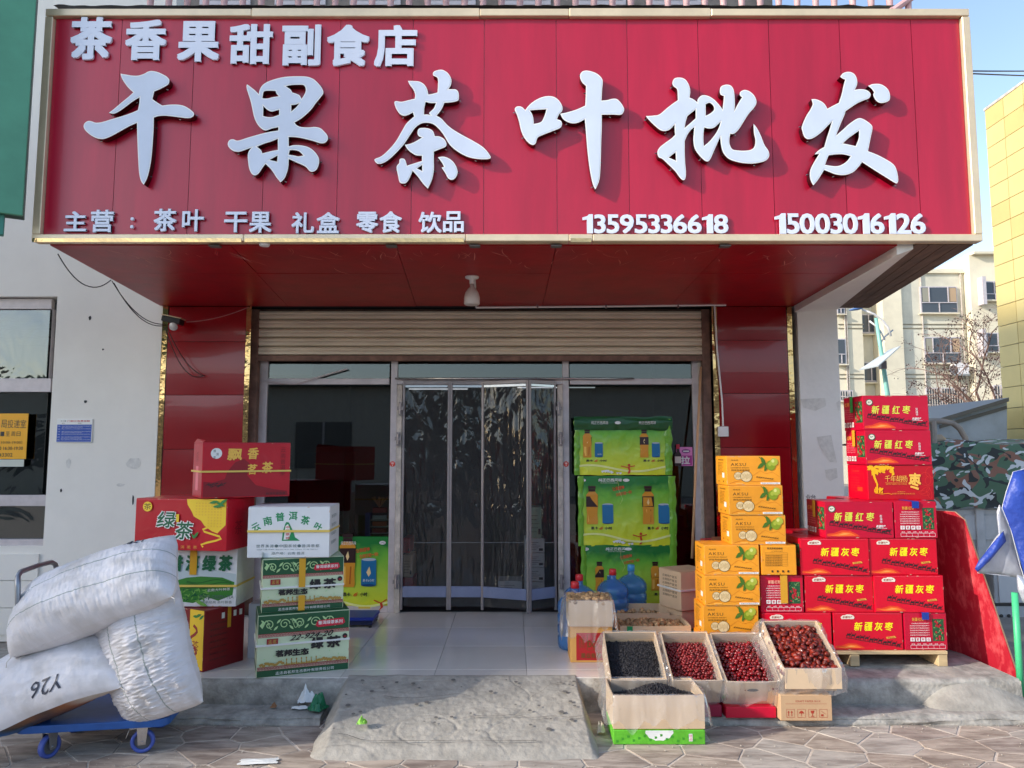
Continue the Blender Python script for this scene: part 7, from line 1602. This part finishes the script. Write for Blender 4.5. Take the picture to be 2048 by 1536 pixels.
# apartment block
YB = 41
ap = thing('apartment_block', 'cream apartment block with white framed windows and bay windows behind', 'building', (0, 0, 0))
M_cr = pm('cream_render', srgb(226, 216, 190), .85, var=.14, vscale=.5, bump=.1); M_cr2 = pm('cream_render_shaded', srgb(212, 207, 188), .85, var=.2, vscale=.5)  # second tone puts the shade of the recess and shadow side into the colour
def ab(u0, v0, u1, v1, d, m, name, dy=0, par_=None, ext=0):
    a = PY(u0, v1, YB); b_ = PY(u1, v0, YB); vm_ = (v0 + min(v1, 850))/2; a.x = xat(u0, vm_, YB); b_.x = xat(u1, vm_, YB); return MB().box(a.x, b_.x, YB + dy - d, YB + dy, (0 if ext else a.z), b_.z).build(name, m, par_ or ap)
ab(1590, 548, 1727, 1000, 6, M_cr, 'wall', 6, ext=1); ab(1727.2, 540, 1764, 1000, 5.6, M_cr2, 'wall', 6.6, ext=1); ab(1764.2, 538, 1802, 1000, 6.3, M_cr, 'wall', 6.0, ext=1)
ab(1802.2, 538, 1934, 1000, 6, M_cr2, 'wall', 6, ext=1); ab(1934.2, 515, 2120, 1000, 6.6, M_cr, 'wall', 6, ext=1)
ab(1590, 543, 1934, 547, .2, M_cr, 'parapet', .06); ab(1928, 511, 2120, 516, 1.0, M_cr, 'parapet', .06)
for v in (648, 656, 748, 756): ab(1676, v, 1727, v + 1.3, .05, K('groove', 130, 120, 100), 'string_course'); ab(1803, v, 1934, v + 1.3, .05, K('groove',0,0,0), 'string_course')
def awin(u0, v0, u1, v1, parts, dy=0, frame=True, low=.38, curtain=False):
    w = ab(u0 - 2.2, v0 - 2.2, u1 + 2.2, v1 + 2.2, .12, M_alu, 'window', dy - .003)
    ab(u0, v0, u1, v1, .02, K('window_dark', 70, 76, 84, .15), 'pane', dy - .125, w)
    H = v1 - v0; vm = v1 - H*low
    ab(u0, vm - .8, u1, vm + .8, .05, M_alu, 'glazing_bar', dy - .146, w)
    for f in parts: uu = lerp(u0, u1, f); ab(uu - .8, v0, uu + .8, vm - .9, .05, M_alu, 'glazing_bar', dy - .147, w)
    ab(lerp(u0, u1, .5) - .7, vm + .9, lerp(u0, u1, .5) + .7, v1, .05, M_alu, 'glazing_bar', dy - .148, w)
    if curtain: ab(u0 + 1, v0 + 1, lerp(u0, u1, .2), vm - 2, .01, K('curtain', 150, 146, 130), 'curtain', dy - .147, w); ab(lerp(u0, u1, .78), v0 + 1, u1 - 1, vm - 2, .01, K('curtain2', 176, 150, 120), 'curtain', dy - .147, w)
    ab(u0 - 4, v1 + 2.4, u1 + 4, v1 + 4.4, .3, M_cr, 'sill', dy, w); return w
awin(1841, 576, 1910, 625, (.2, .75), curtain=True); awin(1849, 677, 1917, 725, (.2, .72), curtain=True)
awin(1950, 571, 1993, 604, (.45,), -.66, low=.3); awin(1958, 672, 2000, 706, (.45,), -.66, low=.3)
awin(1674, 602, 1685, 627, (), 0); awin(1674, 680, 1688, 727, (), 0)
awin(1732, 625, 1769, 661, (.5,), .95, low=.02); awin(1738, 723, 1775, 760, (.5,), .95, low=.02)
for (u0, v0, u1, v1, dy) in ((1853, 778, 1928, 830, 0), (1972, 775, 2004, 803, -.66), (1680, 783, 1702, 800, 0)):
    w = awin(u0, v0, u1, v1, (.35, .7), dy); k = u0
    while k < u1: ab(k, v0, k + .9, v1, .03, M_aluold, 'security_bar', dy - .3, w); k += 5
# bay window boxes
for v0, v1 in ((562, 616), (664, 718)): ab(1941, v0, 1948, v1, .5, M_alu, 'bay_side', -.61)
# air conditioner
ac = thing('air_conditioner', 'white air conditioner unit below a window of the cream block', 'air conditioner', (0, 0, 0)); 
ab(1896, 729, 1924, 750, .5, M_white, 'casing', -.15, ac); q = PY(1908, 739.5, YB - .66); MB().lathe([(0, 0), (.24, 0), (.26, -.02), (.22, -.03), (0, -.01)], 20, Matrix.Translation(q) @ Matrix.Rotation(pi/2, 4, 'X')).build('fan_grille', K('fan_grey', 120, 120, 120), ac)
ab(1894, 751, 1926, 753, .5, M_steel, 'bracket', -.15, ac)
for u in (1690, 1694, 1846, 1926): tag(ab(u, 545, u + 1.2, 1000, .1, M_aluold, 'drain_pipe', -.02), None)
# wall of houses closing the horizon at the right, behind the yellow building's gap
# solar street lamp
YL = 24; sl_ = thing('street_lamp', 'teal solar street lamp with curved white arm and tilted solar panel', 'street lamp', (PY(1778, 1000, YL).x, YL, 0)); s0 = sl_.location.copy()
MB().tube([Vector((0, 0, 0)), PY(1775, 790, YL) - s0, PY(1762, 700, YL) - s0, PY(1752, 636, YL) - s0], [.09, .08, .065, .055], 10).build('pole', K('pole_teal', 134, 190, 176, .4), sl_, smooth=True)
MB().tube([PY(u, v, YL - .05) - s0 for u, v in ((1782, 672), (1776, 655), (1764, 640), (1748, 628), (1724, 619))], .035, 8).build('arm', M_white, sl_, smooth=True)
MB().tube([PY(u, v, YL + .02) - s0 for u, v in ((1770, 680), (1762, 664), (1752, 652), (1739, 642))], .03, 8).build('arm', M_white, sl_, smooth=True)
MB().tube([PY(u, v, YL) - s0 for u, v in ((1758, 694), (1768, 675), (1786, 660))], .025, 8).build('brace', M_steel, sl_, smooth=True)
b = MB(); c = PY(1712, 618, YL - .1) - s0; b.lathe([(0, -.24), (.05, -.2), (.085, -.05), (.07, .12), (.03, .22), (0, .24)], 12, Matrix.Translation(c) @ Matrix.Rotation(radians(-100), 4, 'Y') @ Matrix.Diagonal((.6, 1, 1, 1))); b.build('lamp_head', K('lamp_blue', 86, 120, 170), sl_, smooth=True)
pa = [PY(1719, 741, YL - .3), PY(1757, 733, YL - .5), PY(1801, 694, YL - .3), PY(1778, 702, YL + .4)]; MB().prism([p - s0 for p in pa], (0, 0, .04)).build('solar_panel', K('panel_pale', 190, 196, 196), sl_)
MB().box(-.09, .09, -.09, .09, PY(1765, 738, YL).z, PY(1765, 722, YL).z).build('clamp', K('clamp_dark', 120, 110, 110), sl_)
# bare tree
bt = thing('bare_tree', 'leafless tree with thin twigs and dark seed clusters before the cream block', 'tree', (PY(2008, 900, 22).x, 22, 0)); tb0 = bt.location.copy()
rt = random.Random(8); trunk = MB(); twigs = MB(); seeds = MB(); tips = []
def grow(p, d, L, r, lev):
    pts = [p]; rr = [r]; n = 5
    for k in range(n):
        d = (d + Vector((rt.uniform(-.2, .2), rt.uniform(-.2, .2), rt.uniform(-.08, .14) - (.10 if lev > 1 else 0)))).normalized(); p = p + d*L/n; pts.append(p); rr.append(r*(1 - .5*(k+1)/n))
        if lev < 4 and k >= 1:
            for _ in range(1 if (lev > 0 or rt.random() < .8) else 2):
                sd = Vector((rt.uniform(-1, 1), rt.uniform(-.8, .8), rt.uniform(-.1, .7))).normalized(); grow(p, (d*.6 + sd*.8).normalized(), L*rt.uniform(.45, .68), r*.5, lev + 1)
        if lev >= 2 and rt.random() < .2: tips.append(p)
    (trunk if lev < 2 else twigs).tube(pts, rr, 5 if lev < 2 else 3, cap=False)
grow(Vector((0, 0, 0)), Vector((-.02, 0, 1)), 3.6, .07, 0)
for s_ in ((-.5, 2.2), (-.75, 1.9), (-.3, 2.7), (-.9, 2.2)): grow(Vector((0, 0, s_[1])), Vector((s_[0], rt.uniform(-.3, .3), .75)).normalized(), 2.3, .035, 1)
M_bark = K('bark', 140, 112, 100, .9)
trunk.build('trunk', M_bark, bt, smooth=True, fixn=False); tag(twigs.build('branches', M_bark, bt, fixn=False), kind='stuff')
for p in tips:
    for _ in range(2):
        c = p + Vector((rt.uniform(-.06, .06), rt.uniform(-.06, .06), rt.uniform(-.10, 0))); r_ = rt.uniform(.012, .026)
        seeds.add([c + Vector(q)*r_ for q in ((1,0,0),(-1,0,0),(0,1,0),(0,-1,0),(0,0,1.3),(0,0,-1.3))], [(0,2,4),(2,1,4),(1,3,4),(3,0,4),(2,0,5),(1,2,5),(3,1,5),(0,3,5)])
tag(seeds.build('seed_clusters', K('seed_dark', 70, 48, 44, .9), bt, fixn=False), kind='stuff')
print('TREE', len(twigs.f), len(seeds.f))

# ================================================================== ACROSS THE STREET (seen in the glass)
ob = thing('house_across_street', 'long low pale house across the street, mirrored in the shop glass', 'building', (0, -15, 0))
M_opp = pm('opposite_render', srgb(196, 190, 178), .85, var=.1)
MB().box(-30, 26, -6, 0, 0, 4.3).build('wall', M_opp, ob); MB().box(-30.4, 26.4, -6.4, .4, 4.31, 4.55).build('roof', K('roof_green_grey', 90, 104, 98), ob)
for k in range(14):
    x = -28 + k*3.9; w = MB().box(x, x + 2.2, .001, .06, 1.1, 2.9).build('window', K('opposite_pane', 96, 96, 96, .3), ob); MB().box(x + 1.06, x + 1.14, .062, .09, 1.1, 2.9).build('glazing_bar', M_alu, w)

blk = thing('shading_block', 'unseen tall cream block of flats down the street, set to shade the left of the shop', 'building', (0, 0, 0))  # out of view; corner set along the sun's bearing to shade the left half
e_ = Vector((-sin(SUN_AZ), -cos(SUN_AZ), 0)); q_ = Vector((-.6, 4.75, 0)) + e_*46
MB().box(q_.x - 22, q_.x, q_.y, q_.y + 26, 0, 31).build('wall', M_cr, blk)
for r in range(9):
    for c in range(6): MB().box(q_.x + .002, q_.x + .05, q_.y + 1.2 + c*4, q_.y + 3 + c*4, 2 + r*3.2, 3.6 + r*3.2).build('window', K('window_dark',0,0,0), blk)

rr2 = random.Random(12); b = MB()
def rib(pts, w):
    vs = []
    for i, (x, y) in enumerate(pts):
        a = pts[max(0, i-1)]; c = pts[min(len(pts)-1, i+1)]; dx, dy = c[0]-a[0], c[1]-a[1]; l = sqrt(dx*dx+dy*dy) or 1
        k = w*sin(pi*(i + .6)/(len(pts) + .2)); vs += [(x - dy/l*k, y + dx/l*k, zSof - .0062), (x + dy/l*k, y - dx/l*k, zSof - .0056)]
    b.add(vs, [(2*i, 2*i+1, 2*i+3, 2*i+2) for i in range(len(pts)-1)])
for i in range(90):
    x = rr2.uniform(lF + .3, rF - .2); y = Ys + .08 + abs(rr2.gauss(0, .22)); a = rr2.uniform(.9, 2.2); L = rr2.uniform(.04, .22); cv = rr2.uniform(-1.2, 1.2); pts = []
    for k in range(7): pts.append((x, y)); x += cos(a)*L/6; y += sin(a)*L/6; a += cv/6
    if y < ymid + .1: rib(pts, rr2.choice((.0015, .0022, .0035)))
tag(b.build('scratches', pm('scratch_pale', srgb(214, 130, 120), .6), shop, fixn=False), kind='stuff')

def rampz(x, y): t_ = max(0, (y - 4.24)/(Ye + .07 - 4.24)); return Zp*(t_**.85) + .0145
rc = random.Random(31); b = MB()
for (x, y, a, n) in ((-1.0, 4.42, .25, 26), (-.35, 4.55, -.2, 22), (.1, 4.75, 1.0, 10), (-.8, 4.8, -.5, 12)):
    pts = []
    for k in range(n): pts.append((x, y)); a += rc.uniform(-.45, .45); a *= .85; x += .05*cos(a); y = min(5.0, max(4.36, y + .05*sin(a)))
    vs = []
    for i, (px_, py_) in enumerate(pts): w_ = rc.uniform(.001, .0035); vs += [(px_, py_ - w_, rampz(px_, py_) + .016), (px_, py_ + w_, rampz(px_, py_) + .016)]
    b.add(vs, [(2*i, 2*i+1, 2*i+3, 2*i+2) for i in range(len(pts) - 1)])
tag(b.build('concrete_crack', K('crack_dark', 92, 86, 80, .95), bpy.data.objects['concrete_ramp'], fixn=False), kind='stuff')
g_ = MB()
for i in range(900):
    x = rc.uniform(-3.4, 3.8); y = rc.choice((4.80, 4.81, 5.02, 4.22)) - abs(rc.gauss(0, .05)) if rc.random() < .7 else rc.uniform(3.9, 4.8); z = .004 if y < 4.8 else Zl + .006
    if -1.35 < x < .5 and y > 4.2: continue
    r_ = rc.uniform(.002, .007); c = Vector((x, y, z)); g_.add([c + Vector(q)*r_*rc.uniform(.6, 1.2) for q in ((1,0,0),(-1,0,0),(0,1,0),(0,-1,0),(0,0,.8))], [(0,2,4),(2,1,4),(1,3,4),(3,0,4)])
tag(g_.build('grit', K('grit', 176, 166, 152, .95), fixn=False), 'loose grit and dust gathered along the step and paving', 'grit', None, 'stuff')
